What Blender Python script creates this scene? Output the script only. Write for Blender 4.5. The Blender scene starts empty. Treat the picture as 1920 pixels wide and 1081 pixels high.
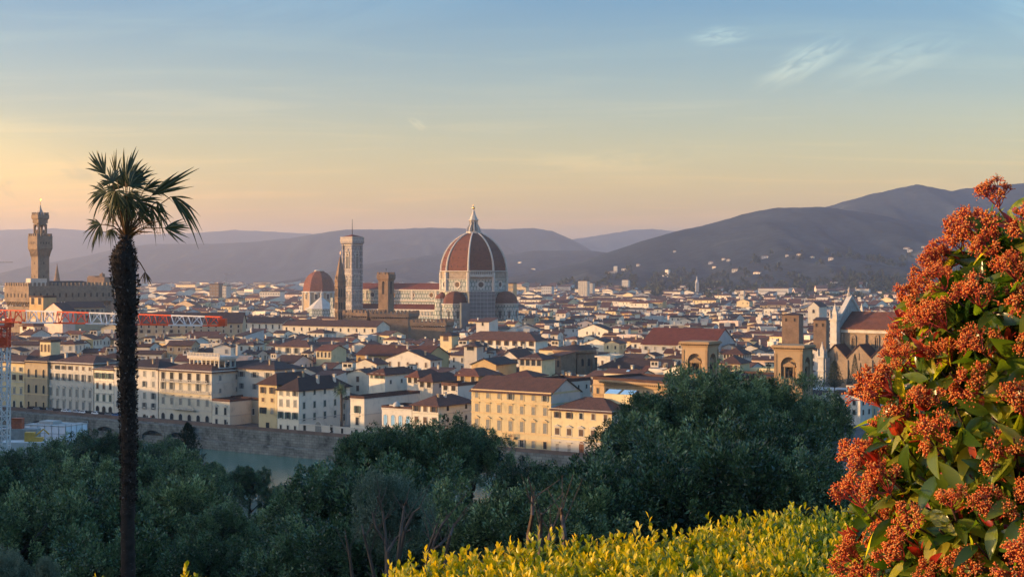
import bpy, math, random
import numpy as np
from mathutils import Vector, Matrix

# ------------------------------------------------------------------ camera, sky, sun, exposure
S = bpy.context.scene
COL = S.collection
F, HZ, ZC = 2850.0, 512.0, 55.0          # focal length and horizon row of the 1920 px photograph; eye height
SUN_EL, SUN_AZ = 7.5, 95.0               # degrees; azimuth measured from +Y towards -X
cam = bpy.data.objects.new("camera", bpy.data.cameras.new("camera"))
COL.objects.link(cam)
cam.location = (0, 0, ZC)
cam.rotation_euler = (math.radians(90), 0, 0)
cam.data.sensor_fit = 'HORIZONTAL'
cam.data.sensor_width = 36
cam.data.lens = 36 * F / 1920
cam.data.shift_y = -28.5 / 1920
cam.data.clip_start = 0.1
cam.data.clip_end = 60000
S.camera = cam

W = bpy.data.worlds.new("World")
S.world = W
W.use_nodes = True
nt = W.node_tree
nt.nodes.clear()
def wn(t, **k):
    n = nt.nodes.new(t)
    for a, b in k.items():
        setattr(n, a, b)
    return n
sky = wn('ShaderNodeTexSky', sky_type='NISHITA')
sky.sun_disc = False
sky.sun_elevation = math.radians(SUN_EL)
sky.sun_rotation = math.radians(-SUN_AZ)
sky.altitude = 100
sky.air_density = 1.0
sky.dust_density = 2.2
sky.ozone_density = 2.0
bg = wn('ShaderNodeBackground')
bg.inputs[1].default_value = 0.13
wout = wn('ShaderNodeOutputWorld')
# thin cirrus streaks: noise over the sky direction projected on a high flat layer
tc = wn('ShaderNodeTexCoord')
sep = wn('ShaderNodeSeparateXYZ')
nt.links.new(tc.outputs['Generated'], sep.inputs[0])
den = wn('ShaderNodeMath', operation='ADD'); den.inputs[1].default_value = 0.09
nt.links.new(sep.outputs[2], den.inputs[0])
dx = wn('ShaderNodeMath', operation='DIVIDE'); dy = wn('ShaderNodeMath', operation='DIVIDE')
nt.links.new(sep.outputs[0], dx.inputs[0]); nt.links.new(den.outputs[0], dx.inputs[1])
nt.links.new(sep.outputs[1], dy.inputs[0]); nt.links.new(den.outputs[0], dy.inputs[1])
comb = wn('ShaderNodeCombineXYZ')
nt.links.new(dx.outputs[0], comb.inputs[0]); nt.links.new(dy.outputs[0], comb.inputs[1])
def cloud_layer(rot, scale, nscale, lo, hi, det, dist):
    mp = wn('ShaderNodeMapping')
    mp.inputs['Rotation'].default_value = (0, 0, math.radians(rot))
    mp.inputs['Scale'].default_value = scale
    nt.links.new(comb.outputs[0], mp.inputs[0])
    no = wn('ShaderNodeTexNoise')
    no.inputs['Scale'].default_value = nscale
    no.inputs['Detail'].default_value = det
    no.inputs['Roughness'].default_value = 0.55
    no.inputs['Distortion'].default_value = dist
    nt.links.new(mp.outputs[0], no.inputs['Vector'])
    mr = wn('ShaderNodeMapRange', interpolation_type='SMOOTHSTEP')
    mr.inputs[1].default_value = lo; mr.inputs[2].default_value = hi
    nt.links.new(no.outputs[0], mr.inputs[0])
    return mr
c1 = cloud_layer(40, (0.6, 2.1, 1), 1.5, 0.47, 0.70, 7, 0.8)
c2 = cloud_layer(-18, (0.22, 1.5, 1), 0.7, 0.50, 0.80, 5, 0.8)
cs = wn('ShaderNodeMath', operation='ADD'); cs.use_clamp = True
nt.links.new(c1.outputs[0], cs.inputs[0]); nt.links.new(c2.outputs[0], cs.inputs[1])
cmul = wn('ShaderNodeMath', operation='MULTIPLY'); cmul.inputs[1].default_value = 0.34
nt.links.new(cs.outputs[0], cmul.inputs[0])
hs = wn('ShaderNodeHueSaturation')
hs.inputs['Saturation'].default_value = 1.25
hs.inputs['Value'].default_value = 1.0
nt.links.new(sky.outputs[0], hs.inputs['Color'])
# sunset tint by elevation of the sky direction: peach low down, grey blue above it, zenith boosted as added fill light
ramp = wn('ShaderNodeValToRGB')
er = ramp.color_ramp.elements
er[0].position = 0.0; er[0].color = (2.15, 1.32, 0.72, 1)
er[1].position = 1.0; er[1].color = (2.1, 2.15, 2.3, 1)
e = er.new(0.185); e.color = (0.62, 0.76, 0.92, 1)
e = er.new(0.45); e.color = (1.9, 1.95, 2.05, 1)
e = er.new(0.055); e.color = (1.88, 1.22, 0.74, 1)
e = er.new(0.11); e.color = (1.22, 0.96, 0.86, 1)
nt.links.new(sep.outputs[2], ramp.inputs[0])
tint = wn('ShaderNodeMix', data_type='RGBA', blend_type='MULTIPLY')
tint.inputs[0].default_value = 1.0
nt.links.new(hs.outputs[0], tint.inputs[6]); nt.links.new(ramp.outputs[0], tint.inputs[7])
bright = wn('ShaderNodeMix', data_type='RGBA', blend_type='MULTIPLY')
bright.inputs[0].default_value = 1.0
bright.inputs[7].default_value = (1.50, 1.28, 1.08, 1)
nt.links.new(tint.outputs[2], bright.inputs[6])
cm = wn('ShaderNodeMix', data_type='RGBA')
nt.links.new(cmul.outputs[0], cm.inputs[0])
nt.links.new(tint.outputs[2], cm.inputs[6]); nt.links.new(bright.outputs[2], cm.inputs[7])
# a few brushed wisps at their own places in the sky, and a soft bright veil low towards the sun
inv = wn('ShaderNodeMath', operation='DIVIDE'); nt.links.new(sep.outputs[0], inv.inputs[0]); nt.links.new(sep.outputs[1], inv.inputs[1])
inv2 = wn('ShaderNodeMath', operation='DIVIDE'); nt.links.new(sep.outputs[2], inv2.inputs[0]); nt.links.new(sep.outputs[1], inv2.inputs[1])
fwd = wn('ShaderNodeMath', operation='GREATER_THAN'); fwd.inputs[1].default_value = 0.2; nt.links.new(sep.outputs[1], fwd.inputs[0])
cp = wn('ShaderNodeCombineXYZ'); nt.links.new(inv.outputs[0], cp.inputs[0]); nt.links.new(inv2.outputs[0], cp.inputs[1])
last = cm.outputs[2]
def wisp(cx, cy, ang, rx, ry, strength, nsc, hi=0.60, col=(1.75, 1.50, 1.28, 1)):
    global last
    sb = wn('ShaderNodeVectorMath', operation='SUBTRACT'); sb.inputs[1].default_value = (cx, cy, 0); nt.links.new(cp.outputs[0], sb.inputs[0])
    ro = wn('ShaderNodeMapping'); ro.inputs['Rotation'].default_value = (0, 0, -math.radians(ang)); nt.links.new(sb.outputs[0], ro.inputs[0])
    sc = wn('ShaderNodeVectorMath', operation='MULTIPLY'); sc.inputs[1].default_value = (1/rx, 1/ry, 1); nt.links.new(ro.outputs[0], sc.inputs[0])
    ln = wn('ShaderNodeVectorMath', operation='LENGTH'); nt.links.new(sc.outputs[0], ln.inputs[0])
    fo = wn('ShaderNodeMapRange', interpolation_type='SMOOTHERSTEP'); fo.inputs[1].default_value = 1.0; fo.inputs[2].default_value = 0.0; nt.links.new(ln.outputs['Value'], fo.inputs[0])
    st = wn('ShaderNodeVectorMath', operation='MULTIPLY'); st.inputs[1].default_value = (nsc, nsc*4.5, 1); nt.links.new(ro.outputs[0], st.inputs[0])
    no = wn('ShaderNodeTexNoise'); no.inputs['Scale'].default_value = 1; no.inputs['Detail'].default_value = 6; no.inputs['Distortion'].default_value = 1.2; nt.links.new(st.outputs[0], no.inputs['Vector'])
    nr = wn('ShaderNodeMapRange', interpolation_type='SMOOTHSTEP'); nr.inputs[1].default_value = 0.36; nr.inputs[2].default_value = hi; nt.links.new(no.outputs[0], nr.inputs[0])
    m1 = wn('ShaderNodeMath', operation='MULTIPLY'); nt.links.new(fo.outputs[0], m1.inputs[0]); nt.links.new(nr.outputs[0], m1.inputs[1])
    m2 = wn('ShaderNodeMath', operation='MULTIPLY'); nt.links.new(m1.outputs[0], m2.inputs[0]); nt.links.new(fwd.outputs[0], m2.inputs[1])
    m3 = wn('ShaderNodeMath', operation='MULTIPLY'); m3.inputs[1].default_value = strength; nt.links.new(m2.outputs[0], m3.inputs[0])
    br = wn('ShaderNodeMix', data_type='RGBA', blend_type='MULTIPLY'); br.inputs[0].default_value = 1; br.inputs[7].default_value = col; nt.links.new(last, br.inputs[6])
    mx = wn('ShaderNodeMix', data_type='RGBA'); nt.links.new(m3.outputs[0], mx.inputs[0]); nt.links.new(last, mx.inputs[6]); nt.links.new(br.outputs[2], mx.inputs[7])
    last = mx.outputs[2]
wisp(.137, .156, 6, .030, .010, .9, 40)
wisp(.194, .140, 28, .050, .015, 1.0, 26)
wisp(.255, .142, 18, .070, .020, .55, 20)
wisp(.36, .165, -20, .09, .03, .5, 16)
wisp(-.062, .098, -30, .010, .004, .8, 60)
wisp(.07, .075, 2, .10, .012, .25, 22)
wisp(-.40, .085, -17, .34, .060, .9, 5, .40, (1.40, 1.26, 1.04, 1))
wisp(-.30, .03, 0, .45, .05, .8, 4, .30, (1.22, 1.10, .90, 1))
wisp(-.10, .19, 8, .22, .05, .3, 8, .6)
nt.links.new(last, bg.inputs[0])
nt.links.new(bg.outputs[0], wout.inputs[0])

sl = bpy.data.lights.new("sun", 'SUN')
sl.energy = 4.0
sl.angle = math.radians(0.5)
sl.color = (1.0, 0.60, 0.28)
sun = bpy.data.objects.new("sun", sl)
COL.objects.link(sun)
_a, _e = math.radians(SUN_AZ), math.radians(SUN_EL)
sv = Vector((-math.sin(_a) * math.cos(_e), math.cos(_a) * math.cos(_e), math.sin(_e)))
sun.rotation_euler = sv.to_track_quat('Z', 'Y').to_euler()
sun.location = (-60, 0, 120)

S.view_settings.view_transform = 'Standard'
S.view_settings.look = 'None'
S.view_settings.gamma = 1
S.view_settings.exposure = 1.17
S.view_settings.use_curve_mapping = False
S.render.engine = 'CYCLES'
S.cycles.max_bounces = 6
S.cycles.diffuse_bounces = 3
S.cycles.glossy_bounces = 2
S.cycles.transmission_bounces = 4
S.cycles.volume_bounces = 1
S.cycles.use_denoising = True
S.cycles.sample_clamp_indirect = 4

# ------------------------------------------------------------------ helpers
R = math.radians
def PX(px, Y): return (px - 960) / F * Y
def PZ(py, Y): return ZC - (py - HZ) / F * Y
def GY(py, z=0.0): return F * (ZC - z) / (py - HZ)

class MB:
    """collects faces; build() links them as one mesh object"""
    def __init__(s): s.v = []; s.f = []; s.m = []; s.T = None; s.smooth = False
    def pt(s, p):
        p = Vector(p)
        if s.T is not None: p = s.T @ p
        s.v.append(tuple(p)); return len(s.v) - 1
    def poly(s, pts, mat=0):
        s.f.append([s.pt(p) for p in pts]); s.m.append(mat)
    def box(s, x0, x1, y0, y1, z0, z1, mat=0, bottom=True, top=True):
        a = [s.pt(p) for p in ((x0,y0,z0),(x1,y0,z0),(x1,y1,z0),(x0,y1,z0),(x0,y0,z1),(x1,y0,z1),(x1,y1,z1),(x0,y1,z1))]
        q = [(0,1,5,4),(1,2,6,5),(2,3,7,6),(3,0,4,7)]
        if top: q.append((4,5,6,7))
        if bottom: q.append((3,2,1,0))
        for k in q: s.f.append([a[i] for i in k]); s.m.append(mat)
    def loft(s, rings, mat=0, cap0=True, cap1=True, closed=True):
        idx = [[s.pt(p) for p in r] for r in rings]
        n = len(idx[0])
        for a, b in zip(idx, idx[1:]):
            for i in range(n if closed else n - 1):
                j = (i + 1) % n
                s.f.append([a[i], a[j], b[j], b[i]]); s.m.append(mat)
        if cap0 and closed: s.f.append(idx[0][::-1]); s.m.append(mat)
        if cap1 and closed: s.f.append(idx[-1]); s.m.append(mat)
    def prism(s, poly, z0, z1, mat=0, k=1.0, cap0=True):
        s.loft([[(x, y, z0) for x, y in poly], [(x*k, y*k, z1) for x, y in poly]], mat, cap0)
    def lathe(s, prof, n, phase=0.0, c=(0, 0), mat=0, cap0=True, cap1=True):
        s.loft([[(c[0] + r*math.cos(phase + 2*math.pi*i/n), c[1] + r*math.sin(phase + 2*math.pi*i/n), z) for i in range(n)] for r, z in prof], mat, cap0, cap1)
    def tube(s, pts, rad, n=6, mat=0, cap=True):
        pts = [Vector(p) for p in pts]
        rings = []
        up = None
        for i, p in enumerate(pts):
            d = (pts[min(i+1, len(pts)-1)] - pts[max(i-1, 0)])
            d = d.normalized() if d.length > 1e-9 else Vector((0, 0, 1))
            a = d.orthogonal().normalized() if up is None else (up - d * up.dot(d)).normalized()
            up = a
            b = d.cross(a)
            r = rad[i] if hasattr(rad, '__len__') else rad
            rings.append([p + (a*math.cos(2*math.pi*k/n) + b*math.sin(2*math.pi*k/n)) * r for k in range(n)])
        s.loft(rings, mat, cap, cap)
    def bar(s, p, q, w, mat=0): s.tube([p, q], w * 0.7071, 4, mat)
    def build(s, name, mats, parent=None, loc=(0, 0, 0), rotz=0.0):
        me = s.mesh(name, mats)
        return link(name, me, parent, loc, rotz)
    def mesh(s, name, mats):
        me = bpy.data.meshes.new(name)
        me.from_pydata(s.v, [], s.f)
        for m in (mats if isinstance(mats, (list, tuple)) else [mats]): me.materials.append(m)
        n = len(s.f)
        me.polygons.foreach_set('material_index', np.array(s.m, dtype=np.int32))
        if s.smooth: me.polygons.foreach_set('use_smooth', np.ones(n, dtype=bool))
        # wall coordinates in metres: u along the face, v up
        uv = me.uv_layers.new(name='UVMap')
        co = np.array(s.v, dtype=np.float64)
        out = np.zeros((sum(len(f) for f in s.f), 2), dtype=np.float32)
        k = 0
        for f in s.f:
            p = co[f]
            nn = np.zeros(3)
            for i in range(1, len(f) - 1): nn += np.cross(p[i] - p[0], p[i+1] - p[0])
            L = math.sqrt(float(nn @ nn)) or 1.0
            nn /= L
            h = math.hypot(nn[0], nn[1])
            if h > 0.2:
                tx, ty = -nn[1] / h, nn[0] / h
                out[k:k+len(f), 0] = p[:, 0]*tx + p[:, 1]*ty
                out[k:k+len(f), 1] = p[:, 2] / max(h, .25) if h < .98 else p[:, 2]
            else:
                out[k:k+len(f)] = p[:, :2]
            k += len(f)
        uv.data.foreach_set('uv', out.ravel())
        me.update()
        return me

def link(name, data, parent=None, loc=(0, 0, 0), rotz=0.0):
    o = bpy.data.objects.new(name, data)
    COL.objects.link(o)
    o.parent = parent
    o.location = loc
    o.rotation_euler = (0, 0, rotz)
    return o
def tag(o, label=None, cat=None, group=None, kind=None):
    if label: o['label'] = label
    if cat: o['category'] = cat
    if group: o['group'] = group
    if kind: o['kind'] = kind
    return o
def thing(name, label, cat, loc=(0, 0, 0), rotz=0.0, group=None):
    return tag(link(name, None, None, loc, rotz), label, cat, group)
def rect(w, d): return [(-w/2, -d/2), (w/2, -d/2), (w/2, d/2), (-w/2, d/2)]
def ngon(r, n, ph=0.0): return [(r*math.cos(ph + 2*math.pi*i/n), r*math.sin(ph + 2*math.pi*i/n)) for i in range(n)]
def fast_mesh(name, V, faces, mats, midx=None, attr=None, smooth=False):
    """numpy mesh of equal polygons: V (n,3), faces (m,k)"""
    me = bpy.data.meshes.new(name)
    m, k = faces.shape
    me.vertices.add(len(V)); me.vertices.foreach_set('co', V.astype(np.float32).ravel())
    me.loops.add(m*k); me.loops.foreach_set('vertex_index', faces.astype(np.int32).ravel())
    me.polygons.add(m)
    me.polygons.foreach_set('loop_start', np.arange(0, m*k, k, dtype=np.int32))
    me.polygons.foreach_set('loop_total', np.full(m, k, dtype=np.int32))
    for q in (mats if isinstance(mats, (list, tuple)) else [mats]): me.materials.append(q)
    if midx is not None: me.polygons.foreach_set('material_index', midx.astype(np.int32))
    if smooth: me.polygons.foreach_set('use_smooth', np.ones(m, dtype=bool))
    if attr is not None:
        at = me.attributes.new('tint', 'FLOAT', 'FACE'); at.data.foreach_set('value', attr.astype(np.float32))
    me.update(calc_edges=True)
    return me

# ------------------------------------------------------------------ materials
MATS = {}
def mat(name):
    m = bpy.data.materials.new(name); m.use_nodes = True
    MATS[name] = m
    t = m.node_tree
    return m, t, t.nodes['Principled BSDF']
def N(t, typ, **k):
    n = t.nodes.new(typ)
    for a, b in k.items(): setattr(n, a, b)
    return n
def ramp_node(t, stops):
    r = N(t, 'ShaderNodeValToRGB')
    els = r.color_ramp.elements
    els[0].position, els[0].color = stops[0][0], (*stops[0][1], 1)
    els[1].position, els[1].color = stops[-1][0], (*stops[-1][1], 1)
    for p, c in stops[1:-1]:
        e = els.new(p); e.color = (*c, 1)
    return r
def mul(c, k): return tuple(min(1, x*k) for x in c)
def plain(name, c, rough=0.8, spec=0.2, metal=0.0, var=0.15, scale=1.5, coord='Object'):
    """one colour broken up by two scales of noise"""
    m, t, b = mat(name)
    tcn = N(t, 'ShaderNodeTexCoord')
    n1 = N(t, 'ShaderNodeTexNoise'); n1.inputs['Scale'].default_value = scale; n1.inputs['Detail'].default_value = 6
    t.links.new(tcn.outputs[coord], n1.inputs['Vector'])
    r = ramp_node(t, [(0.3, mul(c, 1 - var)), (0.5, c), (0.72, mul(c, 1 + var))])
    t.links.new(n1.outputs[0], r.inputs[0])
    t.links.new(r.outputs[0], b.inputs['Base Color'])
    b.inputs['Roughness'].default_value = rough
    b.inputs['Specular IOR Level'].default_value = spec
    b.inputs['Metallic'].default_value = metal
    return m
def plaster(name, c, dirt=0.35):
    """painted render with rain streaks and patches, tinted a little per house"""
    m, t, b = mat(name)
    tcn = N(t, 'ShaderNodeTexCoord')
    mp = N(t, 'ShaderNodeMapping'); mp.inputs['Scale'].default_value = (0.55, 0.12, 1)
    t.links.new(tcn.outputs['UV'], mp.inputs[0])
    n1 = N(t, 'ShaderNodeTexNoise'); n1.inputs['Scale'].default_value = 1.0; n1.inputs['Detail'].default_value = 7; n1.inputs['Roughness'].default_value = 0.65
    t.links.new(mp.outputs[0], n1.inputs['Vector'])
    n2 = N(t, 'ShaderNodeTexNoise'); n2.inputs['Scale'].default_value = 0.25; n2.inputs['Detail'].default_value = 4
    t.links.new(tcn.outputs['UV'], n2.inputs['Vector'])
    ad = N(t, 'ShaderNodeMath', operation='ADD'); t.links.new(n1.outputs[0], ad.inputs[0]); t.links.new(n2.outputs[0], ad.inputs[1])
    hf = N(t, 'ShaderNodeMath', operation='MULTIPLY'); hf.inputs[1].default_value = 0.5; t.links.new(ad.outputs[0], hf.inputs[0])
    r = ramp_node(t, [(0.30, mul((c[0]*.9, c[1]*.92, c[2]*.95), 1 - dirt)), (0.47, c), (0.65, mul(c, 1.08))])
    t.links.new(hf.outputs[0], r.inputs[0])
    oi = N(t, 'ShaderNodeObjectInfo')
    mr = N(t, 'ShaderNodeMapRange'); mr.inputs[3].default_value = 0.82; mr.inputs[4].default_value = 1.12
    t.links.new(oi.outputs['Random'], mr.inputs[0])
    hsv = N(t, 'ShaderNodeHueSaturation')
    t.links.new(mr.outputs[0], hsv.inputs['Value']); t.links.new(r.outputs[0], hsv.inputs['Color'])
    t.links.new(hsv.outputs[0], b.inputs['Base Color'])
    b.inputs['Roughness'].default_value = 0.9
    b.inputs['Specular IOR Level'].default_value = 0.1
    return m
def tiles(name, c):
    """clay roof tiles: rows across the slope, patchy replaced tiles and lichen"""
    m, t, b = mat(name)
    tcn = N(t, 'ShaderNodeTexCoord')
    br = N(t, 'ShaderNodeTexBrick'); br.inputs['Scale'].default_value = 1.0
    br.inputs['Brick Width'].default_value = 0.45; br.inputs['Row Height'].default_value = 0.5
    br.inputs['Mortar Size'].default_value = 0.05
    br.inputs['Color1'].default_value = (*c, 1); br.inputs['Color2'].default_value = (*mul((c[0]*1.35, c[1]*1.2, c[2]*1.1), 1.0), 1)
    br.inputs['Mortar'].default_value = (*mul(c, 0.45), 1)
    t.links.new(tcn.outputs['UV'], br.inputs['Vector'])
    n2 = N(t, 'ShaderNodeTexNoise'); n2.inputs['Scale'].default_value = 0.35; n2.inputs['Detail'].default_value = 8; n2.inputs['Roughness'].default_value = 0.7
    t.links.new(tcn.outputs['UV'], n2.inputs['Vector'])
    r = ramp_node(t, [(0.32, (0.55, 0.58, 0.6)), (0.5, (1, 1, 1)), (0.7, (1.3, 1.2, 1.1))])
    t.links.new(n2.outputs[0], r.inputs[0])
    mx = N(t, 'ShaderNodeMix', data_type='RGBA', blend_type='MULTIPLY'); mx.inputs[0].default_value = 0.85
    t.links.new(br.outputs[0], mx.inputs[6]); t.links.new(r.outputs[0], mx.inputs[7])
    oi = N(t, 'ShaderNodeObjectInfo')
    mr = N(t, 'ShaderNodeMapRange'); mr.inputs[3].default_value = 0.75; mr.inputs[4].default_value = 1.25
    t.links.new(oi.outputs['Random'], mr.inputs[0])
    hsv = N(t, 'ShaderNodeHueSaturation')
    t.links.new(mr.outputs[0], hsv.inputs['Value']); t.links.new(mx.outputs[2], hsv.inputs['Color'])
    t.links.new(hsv.outputs[0], b.inputs['Base Color'])
    b.inputs['Roughness'].default_value = 0.85
    b.inputs['Specular IOR Level'].default_value = 0.15
    return m
def masonry(name, c, c2, mortar, bw=0.9, rh=0.45, ms=0.04, var=0.4):
    m, t, b = mat(name)
    tcn = N(t, 'ShaderNodeTexCoord')
    br = N(t, 'ShaderNodeTexBrick'); br.inputs['Scale'].default_value = 1.0
    br.inputs['Brick Width'].default_value = bw; br.inputs['Row Height'].default_value = rh
    br.inputs['Mortar Size'].default_value = ms
    br.inputs['Color1'].default_value = (*c, 1); br.inputs['Color2'].default_value = (*c2, 1); br.inputs['Mortar'].default_value = (*mortar, 1)
    t.links.new(tcn.outputs['UV'], br.inputs['Vector'])
    n2 = N(t, 'ShaderNodeTexNoise'); n2.inputs['Scale'].default_value = 0.22; n2.inputs['Detail'].default_value = 8; n2.inputs['Roughness'].default_value = 0.7
    t.links.new(tcn.outputs['UV'], n2.inputs['Vector'])
    r = ramp_node(t, [(0.3, (1-var, 1-var, 1-var)), (0.52, (1, 1, 1)), (0.72, (1+var*.4, 1+var*.35, 1+var*.3))])
    t.links.new(n2.outputs[0], r.inputs[0])
    mx = N(t, 'ShaderNodeMix', data_type='RGBA', blend_type='MULTIPLY'); mx.inputs[0].default_value = 1
    t.links.new(br.outputs[0], mx.inputs[6]); t.links.new(r.outputs[0], mx.inputs[7])
    t.links.new(mx.outputs[2], b.inputs['Base Color'])
    b.inputs['Roughness'].default_value = 0.9
    b.inputs['Specular IOR Level'].default_value = 0.1
    return m
def leafmat(name, cols, trans=0.35, rough=0.5, spec=0.3, tcol=None, vary=0):
    """leaf: colour picked per leaf from the tint attribute, with light coming through the blade"""
    m, t, b = mat(name)
    at = N(t, 'ShaderNodeAttribute'); at.attribute_name = 'tint'
    k = len(cols)
    r = ramp_node(t, [(i/(k-1), c) for i, c in enumerate(cols)])
    t.links.new(at.outputs['Fac'], r.inputs[0])
    if vary:
        oi = N(t, 'ShaderNodeObjectInfo')
        mv = N(t, 'ShaderNodeMapRange'); mv.inputs[3].default_value = 1 - vary; mv.inputs[4].default_value = 1 + vary
        mh = N(t, 'ShaderNodeMapRange'); mh.inputs[1].default_value = 1; mh.inputs[2].default_value = 0; mh.inputs[3].default_value = .455; mh.inputs[4].default_value = .525
        t.links.new(oi.outputs['Random'], mv.inputs[0]); t.links.new(oi.outputs['Random'], mh.inputs[0])
        rr_ = r; r = N(t, 'ShaderNodeHueSaturation')
        t.links.new(rr_.outputs[0], r.inputs['Color']); t.links.new(mv.outputs[0], r.inputs['Value']); t.links.new(mh.outputs[0], r.inputs['Hue'])
    t.links.new(r.outputs[0], b.inputs['Base Color'])
    b.inputs['Roughness'].default_value = rough
    b.inputs['Specular IOR Level'].default_value = spec
    tr = N(t, 'ShaderNodeBsdfTranslucent')
    if tcol:
        mx = N(t, 'ShaderNodeMix', data_type='RGBA', blend_type='MULTIPLY'); mx.inputs[0].default_value = 1
        mx.inputs[7].default_value = (*tcol, 1)
        t.links.new(r.outputs[0], mx.inputs[6]); t.links.new(mx.outputs[2], tr.inputs[0])
    else:
        t.links.new(r.outputs[0], tr.inputs[0])
    ms = N(t, 'ShaderNodeMixShader'); ms.inputs[0].default_value = trans
    t.links.new(b.outputs[0], ms.inputs[1]); t.links.new(tr.outputs[0], ms.inputs[2])
    t.links.new(ms.outputs[0], t.nodes['Material Output'].inputs[0])
    return m

WALLS = {
    'white': plaster('plaster_white', (0.51, 0.465, 0.385)),
    'cream': plaster('plaster_cream', (0.60, 0.54, 0.42)),
    'pale yellow': plaster('plaster_pale_yellow', (0.60, 0.48, 0.27)),
    'ochre': plaster('plaster_ochre', (0.46, 0.32, 0.15)),
    'grey': plaster('plaster_grey', (0.42, 0.41, 0.38)),
    'pinkish': plaster('plaster_pink', (0.58, 0.45, 0.36)),
    'tan': plaster('plaster_tan', (0.42, 0.32, 0.2)),
}
ROOFS = {
    'brown': tiles('tiles_brown', (0.085, 0.046, 0.034)),
    'dark': tiles('tiles_dark', (0.058, 0.038, 0.032)),
    'russet': tiles('tiles_russet', (0.12, 0.052, 0.034)),
}
M_RED_TILE = tiles('tiles_red', (0.135, 0.042, 0.026))
M_DOME = tiles('dome_tiles', (0.145, 0.06, 0.038))
M_STONE = masonry('sandstone', (0.29, 0.215, 0.14), (0.245, 0.18, 0.115), (0.17, 0.125, 0.085), 0.9, 0.45, 0.03)
M_PALACE = masonry('palace_stone', (0.235, 0.185, 0.13), (0.20, 0.155, 0.11), (0.14, 0.11, 0.08), 0.9, 0.45, 0.03)
M_BROWNSTONE = masonry('brown_stone', (0.24, 0.165, 0.105), (0.20, 0.135, 0.085), (0.12, 0.08, 0.055), 0.8, 0.4, 0.03)
M_LIBRARY = plaster('golden_stone', (0.37, 0.26, 0.145), 0.35)
M_LIBRARY_TRIM = plaster('golden_stone_trim', (0.29, 0.195, 0.105), 0.35)
M_MARBLE = masonry('banded_marble', (0.40, 0.41, 0.37), (0.34, 0.36, 0.33), (0.07, 0.11, 0.09), 2.6, 3.4, 0.26, 0.25)
M_MARBLE_PINK = masonry('pink_marble', (0.37, 0.33, 0.30), (0.31, 0.275, 0.255), (0.12, 0.13, 0.115), 1.9, 2.6, 0.16, 0.25)
M_WHITE_STONE = plain('white_stone', (0.43, 0.40, 0.34), var=0.15, scale=0.6)
M_ROUGH = plain('rough_masonry', (0.24, 0.20, 0.15), var=0.3, scale=0.5)
M_GREYSTONE = plain('grey_stone', (0.30, 0.28, 0.25), var=0.2, scale=0.8)
M_PANE = plain('window_glass', (0.03, 0.035, 0.04), rough=0.15, spec=0.5, var=0.3)
M_DARK = plain('dark_opening', (0.03, 0.026, 0.022), rough=0.9, var=0.3)
M_SH_GREY = plain('shutter_grey', (0.19, 0.19, 0.17), rough=0.7, var=0.2)
M_SH_GREEN = plain('shutter_green', (0.055, 0.085, 0.065), rough=0.6, var=0.25)
M_SH_BROWN = plain('shutter_brown', (0.085, 0.05, 0.032), rough=0.6, var=0.25)
M_DOORWOOD = plain('door_wood', (0.16, 0.06, 0.025), rough=0.5, var=0.25)
M_TRIM = plain('trim_stone', (0.46, 0.42, 0.35), var=0.15)
M_TRIM_Y = plain('trim_yellow', (0.52, 0.38, 0.2), var=0.12)
M_LEAD = plain('lead_grey', (0.33, 0.33, 0.33), rough=0.6, var=0.15)
M_GOLD = plain('gilt_copper', (0.8, 0.5, 0.15), rough=0.3, metal=1.0, var=0.1)
M_NET = plain('scaffold_net', (0.10, 0.115, 0.12), rough=0.9, var=0.25, scale=0.15)
M_CRANE_RED = plain('crane_red', (0.75, 0.085, 0.018), rough=0.45, spec=0.4, var=0.12)
M_CRANE_WHITE = plain('crane_white', (0.66, 0.62, 0.58), rough=0.45, spec=0.4, var=0.1)
M_SHEET = plain('white_sheeting', (0.66, 0.68, 0.72), rough=0.6, var=0.12, scale=0.4)
M_RUST = plain('rust_paint', (0.36, 0.10, 0.045), rough=0.7, var=0.25)
M_SOLAR = plain('blue_glass', (0.25, 0.45, 0.62), rough=0.15, spec=0.6, var=0.1)
# ------------------------------------------------------------------ ground, river, terrain, hills
BN = Vector((-0.572, -0.820))            # from the city towards the river
BP = Vector((-3.3, 475.0))               # a point on the top of the embankment
BD = Vector((0.820, -0.572))             # along the bank, to the right
def tb(x, y): return (x - BP.x) * BN.x + (y - BP.y) * BN.y
def bank(s, t): return BP + BD * s + BN * t
def sstep(a, b, x):
    x = min(1, max(0, (x - a) / (b - a))); return x*x*(3 - 2*x)
def pw(x, pts):
    for (x0, y0), (x1, y1) in zip(pts, pts[1:]):
        if x <= x1: return y0 + (y1 - y0) * max(0, (x - x0)) / (x1 - x0)
    return pts[-1][1]
def terrain_h(x, y):
    t = tb(x, y)
    h = pw(t, [(90, -12), (112, -5), (125, 1), (170, 6), (250, 20), (300, 31), (335, 38), (362, 44), (377, 50.5), (384, 52.8), (420, 53.2), (900, 60)])
    # hill added west of the slope, unseen, its crest shaped to shade trees and bank
    cx = -(0.34 * max(y, 0) + 125)
    top = pw(y, [(-200, 60), (0, 62), (14, 66), (40, 86), (240, 82), (330, 55), (400, 42), (480, 34), (600, 30), (690, 24), (760, 4), (800, 0)])
    dxx = abs(x - cx)
    k = 1 - sstep(20, 105, dxx)
    if k > 0 and top > h: h = h + (top - h) * k
    return h

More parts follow.
